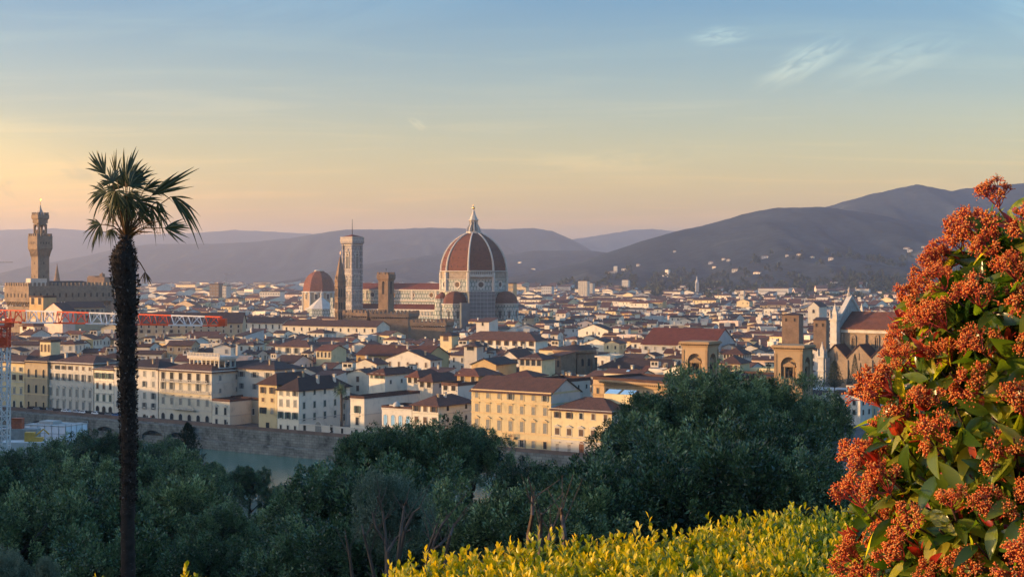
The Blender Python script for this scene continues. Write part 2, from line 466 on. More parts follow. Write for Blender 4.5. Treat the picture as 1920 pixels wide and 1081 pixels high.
m, t, b = mat('undergrowth')
tcn = N(t, 'ShaderNodeTexCoord')
n1 = N(t, 'ShaderNodeTexNoise'); n1.inputs['Scale'].default_value = 0.8; n1.inputs['Detail'].default_value = 9
t.links.new(tcn.outputs['Object'], n1.inputs['Vector'])
r = ramp_node(t, [(0.35, (0.018, 0.028, 0.014)), (0.55, (0.04, 0.05, 0.022)), (0.75, (0.075, 0.065, 0.035))])
t.links.new(n1.outputs[0], r.inputs[0]); t.links.new(r.outputs[0], b.inputs['Base Color']); b.inputs['Roughness'].default_value = 0.95
M_TERRAIN = m

def height_grid(name, xs, ys, fn, mats, smooth=True):
    V = np.array([(x, y, fn(x, y)) for y in ys for x in xs], dtype=np.float32)
    nx, ny = len(xs), len(ys)
    i = np.arange(nx*(ny-1)).reshape(ny-1, nx)[:, :-1].ravel()
    fc = np.stack([i, i+1, i+1+nx, i+nx], 1)
    return link(name, fast_mesh(name, V, fc, mats, smooth=smooth))
ter = height_grid('hillside', list(np.arange(-520, 420, 9.0)), list(np.concatenate([np.arange(-120, 0, 12.0), np.arange(0, 30, 3.0), np.arange(30, 830, 9.0)])), terrain_h, [M_TERRAIN])
tag(ter, kind='structure')

M_STREET = plain('street_asphalt', (0.075, 0.068, 0.06), var=0.3, scale=0.05)
g = MB()
a0 = bank(-900, 0); a1 = bank(700, 0)
g.poly([(a0.x, a0.y, 0), (a1.x, a1.y, 0), (9000, 400, 0), (9000, 16500, 0), (-9000, 16500, 0), (-9000, 1400, 0)])
tag(g.build('city_ground', M_STREET), kind='structure')
m, t, b = mat('river_water')
b.inputs['Base Color'].default_value = (0.06, 0.14, 0.10, 1)
b.inputs['Roughness'].default_value = 0.18
b.inputs['Specular IOR Level'].default_value = 0.5
tcn = N(t, 'ShaderNodeTexCoord')
n1 = N(t, 'ShaderNodeTexNoise'); n1.inputs['Scale'].default_value = 0.6; n1.inputs['Detail'].default_value = 5
t.links.new(tcn.outputs['Object'], n1.inputs['Vector'])
bp = N(t, 'ShaderNodeBump'); bp.inputs['Strength'].default_value = 0.35; bp.inputs['Distance'].default_value = 0.3
t.links.new(n1.outputs[0], bp.inputs['Height']); t.links.new(bp.outputs[0], b.inputs['Normal'])
M_WATER = m
g = MB()
q = [bank(-500, -1), bank(600, -1), bank(600, 135), bank(-500, 135)]
g.poly([(p.x, p.y, -8) for p in reversed(q)])
tag(g.build('river', M_WATER), kind='structure')

# hills: long ridges with eroded flanks
def hillmat(name, dark, mid, field):
    m, t, b = mat(name)
    tcn = N(t, 'ShaderNodeTexCoord')
    n1 = N(t, 'ShaderNodeTexNoise'); n1.inputs['Scale'].default_value = 0.0035; n1.inputs['Detail'].default_value = 9; n1.inputs['Roughness'].default_value = 0.62
    t.links.new(tcn.outputs['Object'], n1.inputs['Vector'])
    n2 = N(t, 'ShaderNodeTexNoise'); n2.inputs['Scale'].default_value = 0.045; n2.inputs['Detail'].default_value = 6
    t.links.new(tcn.outputs['Object'], n2.inputs['Vector'])
    r = ramp_node(t, [(0.40, dark), (0.52, mid), (0.60, mid), (0.68, field)])
    t.links.new(n1.outputs[0], r.inputs[0])
    r2 = ramp_node(t, [(0.35, (0.55, 0.55, 0.55)), (0.65, (1.25, 1.25, 1.25))])
    t.links.new(n2.outputs[0], r2.inputs[0])
    mx = N(t, 'ShaderNodeMix', data_type='RGBA', blend_type='MULTIPLY'); mx.inputs[0].default_value = 1
    t.links.new(r.outputs[0], mx.inputs[6]); t.links.new(r2.outputs[0], mx.inputs[7])
    t.links.new(mx.outputs[2], b.inputs['Base Color'])
    b.inputs['Roughness'].default_value = 1; b.inputs['Specular IOR Level'].default_value = 0
    return m
M_HILL = hillmat('wooded_hill', (0.012, 0.021, 0.03), (0.025, 0.034, 0.042), (0.068, 0.075, 0.066))  # wood and field tones with the blue of distant haze mixed in
from mathutils import noise as mnoise
HILLS = {}
def hill(name, ridge, Yr, Yf, power=1.35, amp=0.10, back=2500, seed=0, n=220):
    pts = [(PX(px, Yr), PZ(py, Yr)) for px, py in ridge]
    def crest(x): return pw(x, pts)
    def h(x, y, rough=True):
        c = crest(x)
        if y <= Yr:
            v = max(0, (y - Yf) / (Yr - Yf)); hh = c * (0.25*v + 0.75*v**power*(2 - v)) / 1.0
        else:
            v = 1 - (y - Yr) / back; hh = c * (1 - (1 - max(v, 0))**2 * 0.9)
        if rough:
            k = math.sin(math.pi * min(1, max(0, v))) if y <= Yr else 0
            q = mnoise.fractal(Vector((x/700 + seed, y/1500, seed)), 1.0, 2.1, 5)
            rg_ = 1 - abs(mnoise.fractal(Vector((x/430 + seed*2, y/2600, seed + 8)), .9, 2.1, 4))*2.2
            hh += c * amp * (q*.8 + (rg_ - .5)*.9*(.3 + .7*min(1, max(0, 1.6 - 1.6*v)))) * k + c * 0.011 * mnoise.fractal(Vector((x/75, y/300, seed+3)), 0.7, 2.3, 5)
        return hh - 3 if y < Yf + 1 else hh
    HILLS[name] = h
    xs = list(np.linspace(pts[0][0], pts[-1][0], n))
    ys = list(np.linspace(Yf, Yr, 64)) + list(np.linspace(Yr, Yr + back, 8))[1:]
    o = height_grid(name, xs, ys, h, [M_HILL])
    tag(o, kind='structure')
    return h
hill('far_hill', [(-700, 425), (-200, 428), (0, 431), (100, 428), (150, 431), (250, 440), (360, 437), (440, 431), (560, 437), (620, 440), (800, 452), (1060, 460)], 12500, 10200, 1.2, .08, 1500, 1)
hill('notch_hill', [(900, 470), (1040, 456), (1072, 449), (1130, 440), (1185, 431), (1225, 429), (1262, 433), (1400, 440), (1700, 450)], 12000, 9600, 1.2, .08, 1500, 2)
hill('middle_hill', [(40, 540), (100, 508), (150, 485), (200, 470), (280, 457), (400, 457), (480, 453), (560, 444), (600, 437), (650, 430), (720, 430), (800, 427), (870, 428), (945, 430), (1000, 427), (1035, 433), (1075, 450), (1110, 470), (1200, 510), (1300, 540)], 9000, 7000, 1.3, .15, 1500, 3)
hill('low_hill', [(480, 545), (560, 524), (620, 510), (700, 492), (760, 484), (830, 475), (950, 477), (1000, 470), (1090, 469), (1130, 472), (1200, 480), (1330, 500), (1500, 530)], 6600, 4800, 1.4, .15, 1500, 4)
hill('long_hill', [(800, 545), (900, 527), (1000, 511), (1090, 490), (1160, 467), (1200, 453), (1250, 438), (1312, 424), (1387, 403), (1455, 389), (1537, 388), (1600, 394), (1680, 410), (1760, 425), (1900, 440), (2100, 450), (2500, 470)], 4900, 2700, 1.5, .17, 900, 5, 300)
hill('summit_hill', [(1350, 450), (1480, 405), (1556, 386), (1600, 373), (1650, 360), (1690, 352), (1717, 346), (1750, 351), (1785, 358), (1837, 350), (1920, 343), (2100, 335), (2500, 350)], 5700, 4300, 1.2, .15, 900, 6)

# ------------------------------------------------------------------ building kit
def roof_mb(w, d, kind, rise, ov=0.7, th=0.22):
    """roof over a w x d plan with eaves at z = 0"""
    mb = MB()
    if kind in ('gable', 'gable_y'):
        if kind == 'gable_y': mb.T = Matrix.Rotation(R(90), 4, 'Z'); w, d = d, w
        hw, hd = w/2 + ov*.6, d/2 + ov
        dr = rise * ov / (d/2)
        prof = [(-hd, -dr), (0, rise), (hd, -dr), (hd, -dr+th), (0, rise+th), (-hd, -dr+th)]
        mb.loft([[(-hw, y, z) for y, z in prof][::-1], [(hw, y, z) for y, z in prof][::-1]])
    elif kind == 'hip':
        dr = rise * ov / (min(w, d)/2)
        W2, D2 = w/2 + ov, d/2 + ov
        k = min(w, d)/2
        if w >= d: r0, r1 = (-(w/2-k)-.01, 0), ((w/2-k)+.01, 0)
        else: r0, r1 = (0, -(d/2-k)-.01), (0, (d/2-k)+.01)
        z = -dr
        c = [(-W2, -D2), (W2, -D2), (W2, D2), (-W2, D2)]
        mb.poly([(x, y, z) for x, y in c][::-1])
        for i in range(4):
            p, q = c[i], c[(i+1) % 4]
            mb.poly([(*p, z), (*q, z), (*q, z+th), (*p, z+th)])
        C = [(x, y, z+th) for x, y in c]
        A, B = (*r0, rise+th), (*r1, rise+th)
        if w >= d:
            mb.poly([C[0], C[1], B, A]); mb.poly([C[1], C[2], B]); mb.poly([C[2], C[3], A, B]); mb.poly([C[3], C[0], A])
        else:
            mb.poly([C[0], C[1], A]); mb.poly([C[1], C[2], B, A]); mb.poly([C[2], C[3], B]); mb.poly([C[3], C[0], A, B])
    elif kind == 'shed':
        hw, hd = w/2 + ov*.5, d/2 + ov
        prof = [(-hd, 0 - rise*ov/d), (hd, rise*(1 + ov/d)), (hd, rise*(1 + ov/d)+th), (-hd, th - rise*ov/d)]
        mb.loft([[(-hw, y, z) for y, z in prof][::-1], [(hw, y, z) for y, z in prof][::-1]])
    else:                                   # flat terrace behind a parapet
        t = 0.3
        mb.box(-w/2-.12, w/2+.12, -d/2-.12, d/2+.12, 0.003, 0.3)
        for x0, x1, y0, y1 in ((-w/2-.1, w/2+.1, -d/2-.1, -d/2+t), (-w/2-.1, w/2+.1, d/2-t, d/2+.1), (-w/2-.1, -w/2+t, -d/2+t, d/2-t), (w/2-t, w/2+.1, -d/2+t, d/2-t)):
            mb.box(x0, x1, y0, y1, 0.3, 1.1)
    return mb
def walls_mb(w, d, h, kind, rise, mat=0):
    mb = MB()
    hw, hd = w/2, d/2
    e = 0.02
    if kind == 'gable':
        mb.poly([(-hw, -hd, 0), (hw, -hd, 0), (hw, -hd, h), (-hw, -hd, h)], mat)
        mb.poly([(hw, hd, 0), (-hw, hd, 0), (-hw, hd, h), (hw, hd, h)], mat)
        mb.poly([(hw, -hd, 0), (hw, hd, 0), (hw, hd, h), (hw, 0, h+rise+e), (hw, -hd, h)], mat)
        mb.poly([(-hw, hd, 0), (-hw, -hd, 0), (-hw, -hd, h), (-hw, 0, h+rise+e), (-hw, hd, h)], mat)
    elif kind == 'gable_y':
        mb.poly([(-hw, -hd, 0), (hw, -hd, 0), (hw, -hd, h), (0, -hd, h+rise+e), (-hw, -hd, h)], mat)
        mb.poly([(hw, hd, 0), (-hw, hd, 0), (-hw, hd, h), (0, hd, h+rise+e), (hw, hd, h)], mat)
        mb.poly([(hw, -hd, 0), (hw, hd, 0), (hw, hd, h), (hw, -hd, h)], mat)
        mb.poly([(-hw, hd, 0), (-hw, -hd, 0), (-hw, -hd, h), (-hw, hd, h)], mat)
    elif kind == 'shed':
        r = rise
        mb.poly([(-hw, -hd, 0), (hw, -hd, 0), (hw, -hd, h), (-hw, -hd, h)], mat)
        mb.poly([(hw, hd, 0), (-hw, hd, 0), (-hw, hd, h+r), (hw, hd, h+r)], mat)
        mb.poly([(hw, -hd, 0), (hw, hd, 0), (hw, hd, h+r), (hw, -hd, h)], mat)
        mb.poly([(-hw, hd, 0), (-hw, -hd, 0), (-hw, -hd, h), (-hw, hd, h+r)], mat)
    else:
        mb.box(-hw, hw, -hd, hd, 0, h, mat, bottom=False)
    return mb
WC = {}
def window_mesh(style, w, h, sh):
    """(surround mesh, inner mesh): both face -y, sill at z = 0"""
    key = (style, round(w, 1), round(h, 1), sh.name)
    if key in WC: return WC[key]
    a, b = MB(), MB()
    f, pr = 0.2, 0.10
    if style == 'arch':
        n = 7; rr = w/2
        inner = [(-rr, 0)] + [(-rr*math.cos(math.pi*i/n), h - rr + rr*math.sin(math.pi*i/n)) for i in range(n+1)] + [(rr, 0)]
        ro = rr + f
        outer = [(-ro, 0)] + [(-ro*math.cos(math.pi*i/n), h - rr + ro*math.sin(math.pi*i/n)) for i in range(n+1)] + [(ro, 0)]
        for (p, q, u, v) in zip(inner, inner[1:], outer, outer[1:]):
            a.poly([(p[0], -pr, p[1]), (q[0], -pr, q[1]), (v[0], -pr, v[1]), (u[0], -pr, u[1])][::-1])
            a.poly([(u[0], -pr, u[1]), (v[0], -pr, v[1]), (v[0], 0, v[1]), (u[0], 0, u[1])][::-1])
            a.poly([(p[0], -pr, p[1]), (p[0], 0, p[1]), (q[0], 0, q[1]), (q[0], -pr, q[1])][::-1])
        b.poly([(x, -0.03, z) for x, z in inner])
        b.bar((0, -.05, 0), (0, -.05, h - .05), .08)
    else:
        W2 = w/2
        for x0, x1, z0, z1 in ((-W2-f, -W2, 0, h), (W2, W2+f, 0, h), (-W2-f, W2+f, h, h+f*1.2)):
            a.box(x0, x1, -pr, 0, z0, z1)
        a.box(-W2-f-.1, W2+f+.1, -pr-.12, 0, -.2, 0)
        if style in ('pediment', 'hood'):
            o = 0.5
            a.box(-W2-f-.2, W2+f+.2, -o, 0, h+.45, h+.62)
            if style == 'pediment':
                zt = h + .62
                a.loft([[(-W2-f-.2, -o, zt), (W2+f+.2, -o, zt), (0, -o, zt+.55)], [(-W2-f-.2, 0, zt), (W2+f+.2, 0, zt), (0, 0, zt+.55)]])
        if style == 'open':                # pane with the two shutter leaves folded back
            b.box(-W2, W2, -.03, 0, 0, h, 1)
            b.box(-.04, .04, -.06, -.03, 0, h, 0)
            for sg in (-1, 1):
                x0, x1 = sorted((sg*(W2+.02), sg*(W2+w*.5)))
                b.box(x0, x1, -.19, -.13, .02, h-.02, 0)
        else:                              # closed shutters: two louvred leaves
            for sg in (-1, 1):
                x0, x1 = sorted((sg*.02, sg*W2))
                b.box(x0, x1, -.06, 0, 0, h, 0)
            k = int(h/.35)
            for i in range(k):
                b.box(-W2+.08, W2-.08, -.085, -.06, .1+i*h/k, .1+(i+.45)*h/k, 0)
    WC[key] = (a, b, {})
    return WC[key]
def add_window(root, x, y, z, face, style, w, h, sh, trim):
    a, b, cache = window_mesh(style, w, h, sh)
    if trim.name not in cache:
        cache[trim.name] = (a.mesh('window', [trim]), b.mesh('shutter', [sh, M_PANE]))
    ma, mb_ = cache[trim.name]
    o = link('window', ma, root, (x, y, z), 0 if face == 'front' else R(90))
    link('pane' if style in ('arch',) or sh is M_PANE else 'shutter', mb_, o)
    return o
def chimney_mb(h=1.6, s=0.55):
    mb = MB()
    mb.box(-s/2, s/2, -s/2, s/2, -1.0, h)
    mb.box(-s/2-.1, s/2+.1, -s/2-.1, s/2+.1, h, h+.12)
    for sg in (-1, 1): mb.box(sg*s/2-.1 if sg > 0 else -s/2, s/2 if sg > 0 else -s/2+.1, -s/2, s/2, h+.12, h+.45)
    mb.box(-s/2-.12, s/2+.12, -s/2-.12, s/2+.12, h+.45, h+.58)
    return mb
ME_CHIM = {}
def add_chimney(roof, x, y, z, wm, k=0):
    if (wm.name, k) not in ME_CHIM: ME_CHIM[(wm.name, k)] = chimney_mb(1.3 + .5*k, .6 + .25*k).mesh('chimney', [wm])
    return link('chimney', ME_CHIM[(wm.name, k)], roof, (x, y, z))

ANCH = []      # landmarks that labels can point to: (phrase, px, py)
def building(name, label, cat, P0, P1, depth, h, wall, roof, kind='hip', rise=None, ov=0.8, group=None, base=0.0, front=(), side=(), trim=None, bands=(), chim=0, seed=0):
    """a house from its two front corners; front / side = rows of (z of the sill, height, count, width, style, shutter material)"""
    P0, P1 = Vector(P0), Vector(P1)
    w = (P1 - P0).length; th = math.atan2(P1.y - P0.y, P1.x - P0.x)
    back = Vector((-math.sin(th), math.cos(th)))
    c = (P0 + P1) / 2 + back * depth / 2
    rg = random.Random(seed or len(label) * 7 + int(w * 10))
    root = thing(name, label, cat, (c.x, c.y, base), th, group)
    rise = rise if rise is not None else min(w, depth) * 0.16
    walls_mb(w, depth, h, kind, rise).build('wall', wall, root)
    rf = roof_mb(w, depth, kind, rise, ov).build('roof', roof, root, (0, 0, h))
    trim = trim or M_TRIM
    if bands:
        bm = MB()
        for z, t in bands:
            bm.box(-w/2-.14, w/2+.14, -depth/2-.14, -depth/2+.02, z, z+t)
            bm.box(w/2-.02, w/2+.14, -depth/2+.02, depth/2, z+.001, z+t-.001)
        bm.build('cornice', trim, root)
    for z, wh, n, ww, st, sh in front:
        for i in range(n):
            add_window(root, -w/2 + (i+.5)*w/n, -depth/2, z, 'front', ('open' if st == 'plain' and wh < 3 and sh not in (M_DARK, M_PANE) and rg.random() < .35 else st), ww, wh, (M_PANE if st == 'plain' and sh is not M_DARK and rg.random() < .15 else sh), trim)
    for z, wh, n, ww, st, sh in side:
        for i in range(n):
            add_window(root, w/2, -depth/2 + (i+.5)*depth/n, z, 'side', st, ww, wh, sh, trim)
    for i in range(chim):
        add_chimney(rf, rg.uniform(-w*.36, w*.36), rg.uniform(-depth*.3, depth*.3), rise*.55, WALLS['white'] if i % 2 else WALLS['tan'], i % 2)
    return root
def bldg_px(name, label, cat, pxl, pxr, Yl, Yr, eave_py, depth, wall, roof, **k):
    h = PZ(eave_py, Yl) - k.get('base', 0.0)
    def rows(rr): return [(PZ(py, Yl) - k.get('base', 0.0) - wh/2, wh, n, ww, st, sh) for py, wh, n, ww, st, sh in rr]
    for key in ('front', 'side'):
        if key in k: k[key] = rows(k[key])
    if 'bands' in k: k['bands'] = [(PZ(py, Yl) - k.get('base', 0.0), t) for py, t in k['bands']]
    ANCH.append((k.pop('anchor', None), (pxl+pxr)/2, eave_py))
    return building(name, label, cat, (PX(pxl, Yl), Yl), (PX(pxr, Yr), Yr), depth, h, wall, roof, **k)
def merlons(mb, w, d, z, mw=1.4, gap=1.2, mh=1.7, t=0.6, swallow=False):
    for ax in (0, 1):
        L = w if ax == 0 else d
        n = max(2, int(L / (mw + gap)))
        for s in (-1, 1):
            for i in range(n):
                u = -L/2 + (i + .5) * L / n
                for du, dz in (((-mw/2, 0), mh),) if not swallow else (((-mw/2, -mw*.1), mh), ((mw*.1, mw/2), mh)):
                    a, b = u + du[0], u + (mw/2 if not swallow else du[1])
                    if ax == 0:
                        y0, y1 = (-d/2, -d/2+t) if s < 0 else (d/2-t, d/2)
                        mb.box(a, b, y0, y1, z, z+dz)
                    else:
                        x0, x1 = (-w/2, -w/2+t) if s < 0 else (w/2-t, w/2)
                        if abs(u) < L/2 - t - mw/2: mb.box(x0, x1, a, b, z, z+dz)
                if swallow and ax == 0: mb.box(u-mw*.1, u+mw*.1, (-d/2 if s < 0 else d/2-t), (-d/2+t if s < 0 else d/2), z, z+mh*.55)
def corbels(mb, w, d, z0, z1, out, step=1.5, cw=0.5):
    """row of brackets carrying a wider storey"""
    for ax in (0, 1):
        L = w if ax == 0 else d
        n = max(2, int(L/step))
        for s in (-1, 1):
            for i in range(n + 1):
                u = -L/2 + cw/2 + i*(L-cw)/n
                if ax == 0:
                    y = s*d/2; a, b2 = (y-out, y) if s < 0 else (y, y+out)
                    yy = (y, y - .05) if s < 0 else (y, y + .05)
                    mb.loft([[(u-cw/2, yy[0], z0), (u+cw/2, yy[0], z0), (u+cw/2, yy[1], z0), (u-cw/2, yy[1], z0)][::(1 if s > 0 else -1)],
                             [(u-cw/2, y, z1), (u+cw/2, y, z1), (u+cw/2, y+s*out, z1), (u-cw/2, y+s*out, z1)][::(1 if s > 0 else -1)]])
                else:
                    x = s*w/2
                    mb.loft([[(x, u-cw/2, z0), (x, u+cw/2, z0), (x+s*.05, u+cw/2, z0), (x+s*.05, u-cw/2, z0)],
                             [(x, u-cw/2, z1), (x, u+cw/2, z1), (x+s*out, u+cw/2, z1), (x+s*out, u-cw/2, z1)]])
def arch_wall(mb, w, y, z0, z1, ow, oz0, spring, depth, mat=0, mback=1, n=10):
    """wall face at y (facing -y), from z0 to z1, with an arched recess of the given depth"""
    r = ow/2
    arc = [(-r*math.cos(math.pi*i/n), spring + r*math.sin(math.pi*i/n)) for i in range(n+1)]
    out = [(-r, oz0)] + arc + [(r, oz0)]
    P = lambda x, z, yy=y: (x, yy, z)
    mb.poly([P(-w/2, z0), P(w/2, z0), P(w/2, oz0), P(-w/2, oz0)], mat)
    mb.poly([P(-w/2, oz0), P(-r, oz0), P(-r, spring), P(-w/2, spring)], mat)
    mb.poly([P(r, oz0), P(w/2, oz0), P(w/2, spring), P(r, spring)], mat)
    top = [(-w/2 + w*i/n, z1) for i in range(n+1)]
    mb.poly([P(-w/2, spring), P(-r, spring), P(*top[0])], mat)
    mb.poly([P(r, spring), P(w/2, spring), P(*top[-1])], mat)
    for i in range(n): mb.poly([P(*arc[i]), P(*arc[i+1]), P(*top[i+1]), P(*top[i])], mat)
    for p, q in zip(out, out[1:] + out[:1]):
        mb.poly([P(*p), P(*p, y+depth), P(*q, y+depth), P(*q)], mat)
    mb.poly([P(x, z, y+depth) for x, z in reversed(out)], mback)
# ------------------------------------------------------------------ landmarks
# --- cathedral: octagonal dome, drum, tribunes, nave
DY = 1270.0; ds = DY / F
dc = Vector((PX(888, DY), DY))
def dz(py): return PZ(py, DY)
duomo = thing('cathedral', 'huge cathedral with ribbed red octagonal dome and striped marble walls', 'cathedral', (dc.x, dc.y, 0))
ANCH.append(('the cathedral dome', 888, 560))
def octo(r, z, ph=-7.5): # vertex angles measured from the camera side
    return [(r*math.sin(R(ph + 45*k)), -r*math.cos(R(ph + 45*k)), z) for k in range(8)]
RD = 61.5*ds
zs, zt = dz(508), dz(437)
def dome_r(k, px0=61.5, px1=13.0, H=71.0):
    Rc = (H*H + px0*px0 - px1*px1) / 2 / (px0 - px1) if False else (H*H + (px0-px1)**2) / (2*(px0-px1))
    z = k*H
    return (math.sqrt(max(0, Rc*Rc - z*z)) - (Rc - px0)) * ds
mb = MB()
NR = 16
mb.loft([octo(dome_r(i/NR), zs + (zt-zs)*i/NR) for i in range(NR+1)], 0, cap0=False)
mb.build('dome', M_DOME, duomo)
for k in range(8):
    ph = R(-7.5 + 45*k)
    mb = MB()
    mb.tube([((dome_r(i/NR)+.12)*math.sin(ph), -(dome_r(i/NR)+.12)*math.cos(ph), zs + (zt-zs)*i/NR) for i in range(NR+1)], [.98 - .32*i/NR for i in range(NR+1)], 6)
    mb.build('rib', M_WHITE_STONE, duomo)
VENT = MB(); VENT.tube([(0, .6, 0), (0, -.35, 0)], [.45, .45], 8); VENT = VENT.mesh('dome_vent', [M_DARK])
for k in range(8):                                   # small round ventilation holes in three rows on each sail
    pm = R(-7.5 + 45*k + 22.5)
    for kk, zz in ((.12, 3), (.34, 3), (.56, 3)):
        rr = dome_r(kk) * math.cos(R(22.5))
        for u in (-.28, 0, .28):
            t2 = Vector((math.cos(pm), math.sin(pm), 0)); nrm = Vector((math.sin(pm), -math.cos(pm), 0))
            p = nrm*(rr + .02) + t2*(u*2*rr*math.tan(R(22.5))) + Vector((0, 0, zs + (zt-zs)*kk))
            link('dome_vent', VENT, duomo, p, pm)
# drum
mb = MB()
mb.loft([octo(RD+.3, dz(545)), octo(RD+.3, dz(523))], 0, False, False)
mb.loft([octo(RD+.1, dz(523)), octo(RD+.1, zs)], 1, False, True)
mb.loft([octo(RD-.2, -2), octo(RD-.2, dz(545))], 0, False, False)
for za, zb, o in ((dz(547), dz(545), 1.6), (dz(524), dz(522.5), 1.5), (dz(509.5), dz(507.5), 1.3)):
    mb.loft([octo(RD+.1, za), octo(RD+o, za+.3), octo(RD+o, zb), octo(RD, zb+.05)], 2, False, True)
for k in range(8):                                   # corner pilasters of the drum
    ph = R(-7.5+45*k)
    p = ((RD+.3)*math.sin(ph), -(RD+.3)*math.cos(ph))
    mb.lathe([(1.5, dz(545)), (1.5, dz(510))], 6, ph, p, 2)
mb.build('drum', [M_MARBLE, M_ROUGH, M_WHITE_STONE], duomo)
for k in range(8):                                   # one round window in each side of the drum
    pm = R(-7.5 + 45*k + 22.5)
    o = MB(); i_ = MB()
    rr = (RD+.3)*math.cos(R(22.5))
    T = Matrix.Translation((rr*math.sin(pm), -rr*math.cos(pm), dz(533))) @ Matrix.Rotation(pm, 4, 'Z') @ Matrix.Rotation(R(90), 4, 'X')
    o.T = i_.T = T
    o.lathe([(2.2, -.2), (2.2, .15), (3.5, .5), (3.6, -.2)], 20, cap0=False, cap1=False)
    i_.lathe([(2.25, -.1), (2.25, .06)], 20)
    w_ = o.build('window', M_WHITE_STONE, duomo); i_.build('pane', M_PANE, w_)
# marble gallery on one side of the drum
mb = MB()
pm = R(15)
rr = (RD+.3)*math.cos(R(22.5)) + .1
L = 2*rr*math.tan(R(22.5))*.93
mb.T = Matrix.Rotation(pm, 4, 'Z') @ Matrix.Translation((0, -rr, 0))
za, zb = dz(517), dz(507)
mb.box(-L/2, L/2, -1.6, 0, za-.8, za); mb.box(-L/2, L/2, -1.7, 0, zb-.7, zb+.1); mb.box(-L/2, L/2, -1.5, -1.2, za, za+1.2)
for i in range(13):
    x = -L/2 + .5 + i*(L-1)/12
    mb.box(x-.28, x+.28, -1.5, -.9, za+1.2, zb-.7)
mb.build('gallery', M_WHITE_STONE, duomo)
# lantern
mb = MB()
def lz(py): return dz(py)
mb.lathe([(6.3, lz(438.5)), (6.6, lz(437)), (6.6, lz(434.5)), (5.9, lz(434))], 8, R(22.5), mat=0)
mb.lathe([(3.0, lz(435)), (3.0, lz(413))], 8, R(22.5), mat=0)
for k in range(8):
    a = R(45*k + 8)
    c_, s_ = math.cos(a), math.sin(a)
    mb.T = Matrix.Rotation(a, 4, 'Z')
    mb.loft([[(2.6, -.45, lz(434)), (6.0, -.45, lz(434)), (6.0, .45, lz(434)), (2.6, .45, lz(434))], [(2.6, -.45, lz(427)), (5.4, -.45, lz(427)), (5.4, .45, lz(427)), (2.6, .45, lz(427))], [(2.6, -.4, lz(420)), (3.6, -.4, lz(420)), (3.6, .4, lz(420)), (2.6, .4, lz(420))]])
    mb.box(2.75, 3.5, -.3, .3, lz(420), lz(413))
    mb.T = None
mb.lathe([(3.9, lz(414)), (4.4, lz(413)), (4.4, lz(411.5)), (3.4, lz(410.5)), (3.2, lz(408.5)), (2.0, lz(403)), (0.5, lz(392))], 8, R(22.5))
lt = mb.build('lantern', M_WHITE_STONE, duomo)
for k in range(8):
    a = R(45*k + 30.5)
    mb = MB(); mb.T = Matrix.Rotation(a + R(90), 4, 'Z') @ Matrix.Translation((0, -2.82, 0))
    mb.box(-.5, .5, -.08, .1, lz(432), lz(416.5))
    mb.build('window', M_DARK, lt)
mb = MB(); mb.smooth = True
mb.lathe([(0.01, lz(392.3))] + [(1.25*math.sin(math.pi*i/8), lz(389.8) - 1.25*math.cos(math.pi*i/8)) for i in range(1, 8)] + [(0.1, lz(387.0))], 12)
mb.bar((0, 0, lz(387.2)), (0, 0, lz(383)), .28); mb.bar((-.85, 0, lz(384.6)), (.85, 0, lz(384.6)), .24)
mb.build('ball_and_cross', M_GOLD, duomo)
# tribunes with their half domes, on three sides
def tribune(phi, dist, rad, py_top, py_eave, body):
    a = R(phi)
    cx, cy = dist*math.sin(a), -dist*math.cos(a)
    rt = link('tribune', None, duomo, (cx, cy, 0), a)
    mb = MB()
    ze, zt_ = dz(py_eave), dz(py_top)
    mb.lathe([(rad, -2), (rad, ze - 1.2)], 8, R(22.5), mat=0, cap1=False)
    mb.lathe([(rad, ze-1.2), (rad+.9, ze-.8), (rad+.9, ze), (rad-.4, ze+.02)], 8, R(22.5), mat=1, cap0=False)
    for k in range(8):
        mb.T = Matrix.Rotation(R(45*k), 4, 'Z')
        rr = rad*math.cos(R(22.5))
        # blind arch on each face
        n = 8; ra = 2.6
        zc_ = ze - 7.2
        for q in range(n):
            t0, t1 = math.pi*q/n, math.pi*(q+1)/n
            mb.loft([[(ra*math.cos(t0), -rr-.45, zc_+ra*math.sin(t0)), ((ra+.7)*math.cos(t0), -rr-.45, zc_+(ra+.7)*math.sin(t0)), ((ra+.7)*math.cos(t0), -rr+.05, zc_+(ra+.7)*math.sin(t0)), (ra*math.cos(t0), -rr+.05, zc_+ra*math.sin(t0))],
                     [(ra*math.cos(t1), -rr-.45, zc_+ra*math.sin(t1)), ((ra+.7)*math.cos(t1), -rr-.45, zc_+(ra+.7)*math.sin(t1)), ((ra+.7)*math.cos(t1), -rr+.05, zc_+(ra+.7)*math.sin(t1)), (ra*math.cos(t1), -rr+.05, zc_+ra*math.sin(t1))]], 1)
        mb.T = None
    mb.build('apse_wall', [body, M_WHITE_STONE], duomo, (cx, cy, 0), a)
    for k in (-1, 0, 1, 2, 5, 6):
        w_ = MB(); w_.T = Matrix.Rotation(R(45*k), 4, 'Z') @ Matrix.Translation((0, -rad*math.cos(R(22.5)), 0))
        w_.box(-.8, .8, -.1, .1, dz(py_eave)-12, dz(py_eave)-6.6)
        w_.build('window', M_PANE, duomo, (cx, cy, 0), a)
    sd = MB(); H = zt_ - ze
    sd.lathe([((rad-.6)*math.cos(math.pi/2*i/8)**.9 + .0, ze + H*math.sin(math.pi/2*i/8)) for i in range(8)] + [(.4, zt_)], 8, R(22.5))
    sd.build('half_dome', M_DOME, duomo, (cx, cy, 0), a)
    bpy.data.objects.remove(rt)
tribune(-30, 29.0, 10.6, 545, 567.5, M_MARBLE)
tribune(62, 30.5, 10.6, 545, 567.5, M_MARBLE)
tribune(150, 30.5, 10.6, 545, 567.5, M_MARBLE)
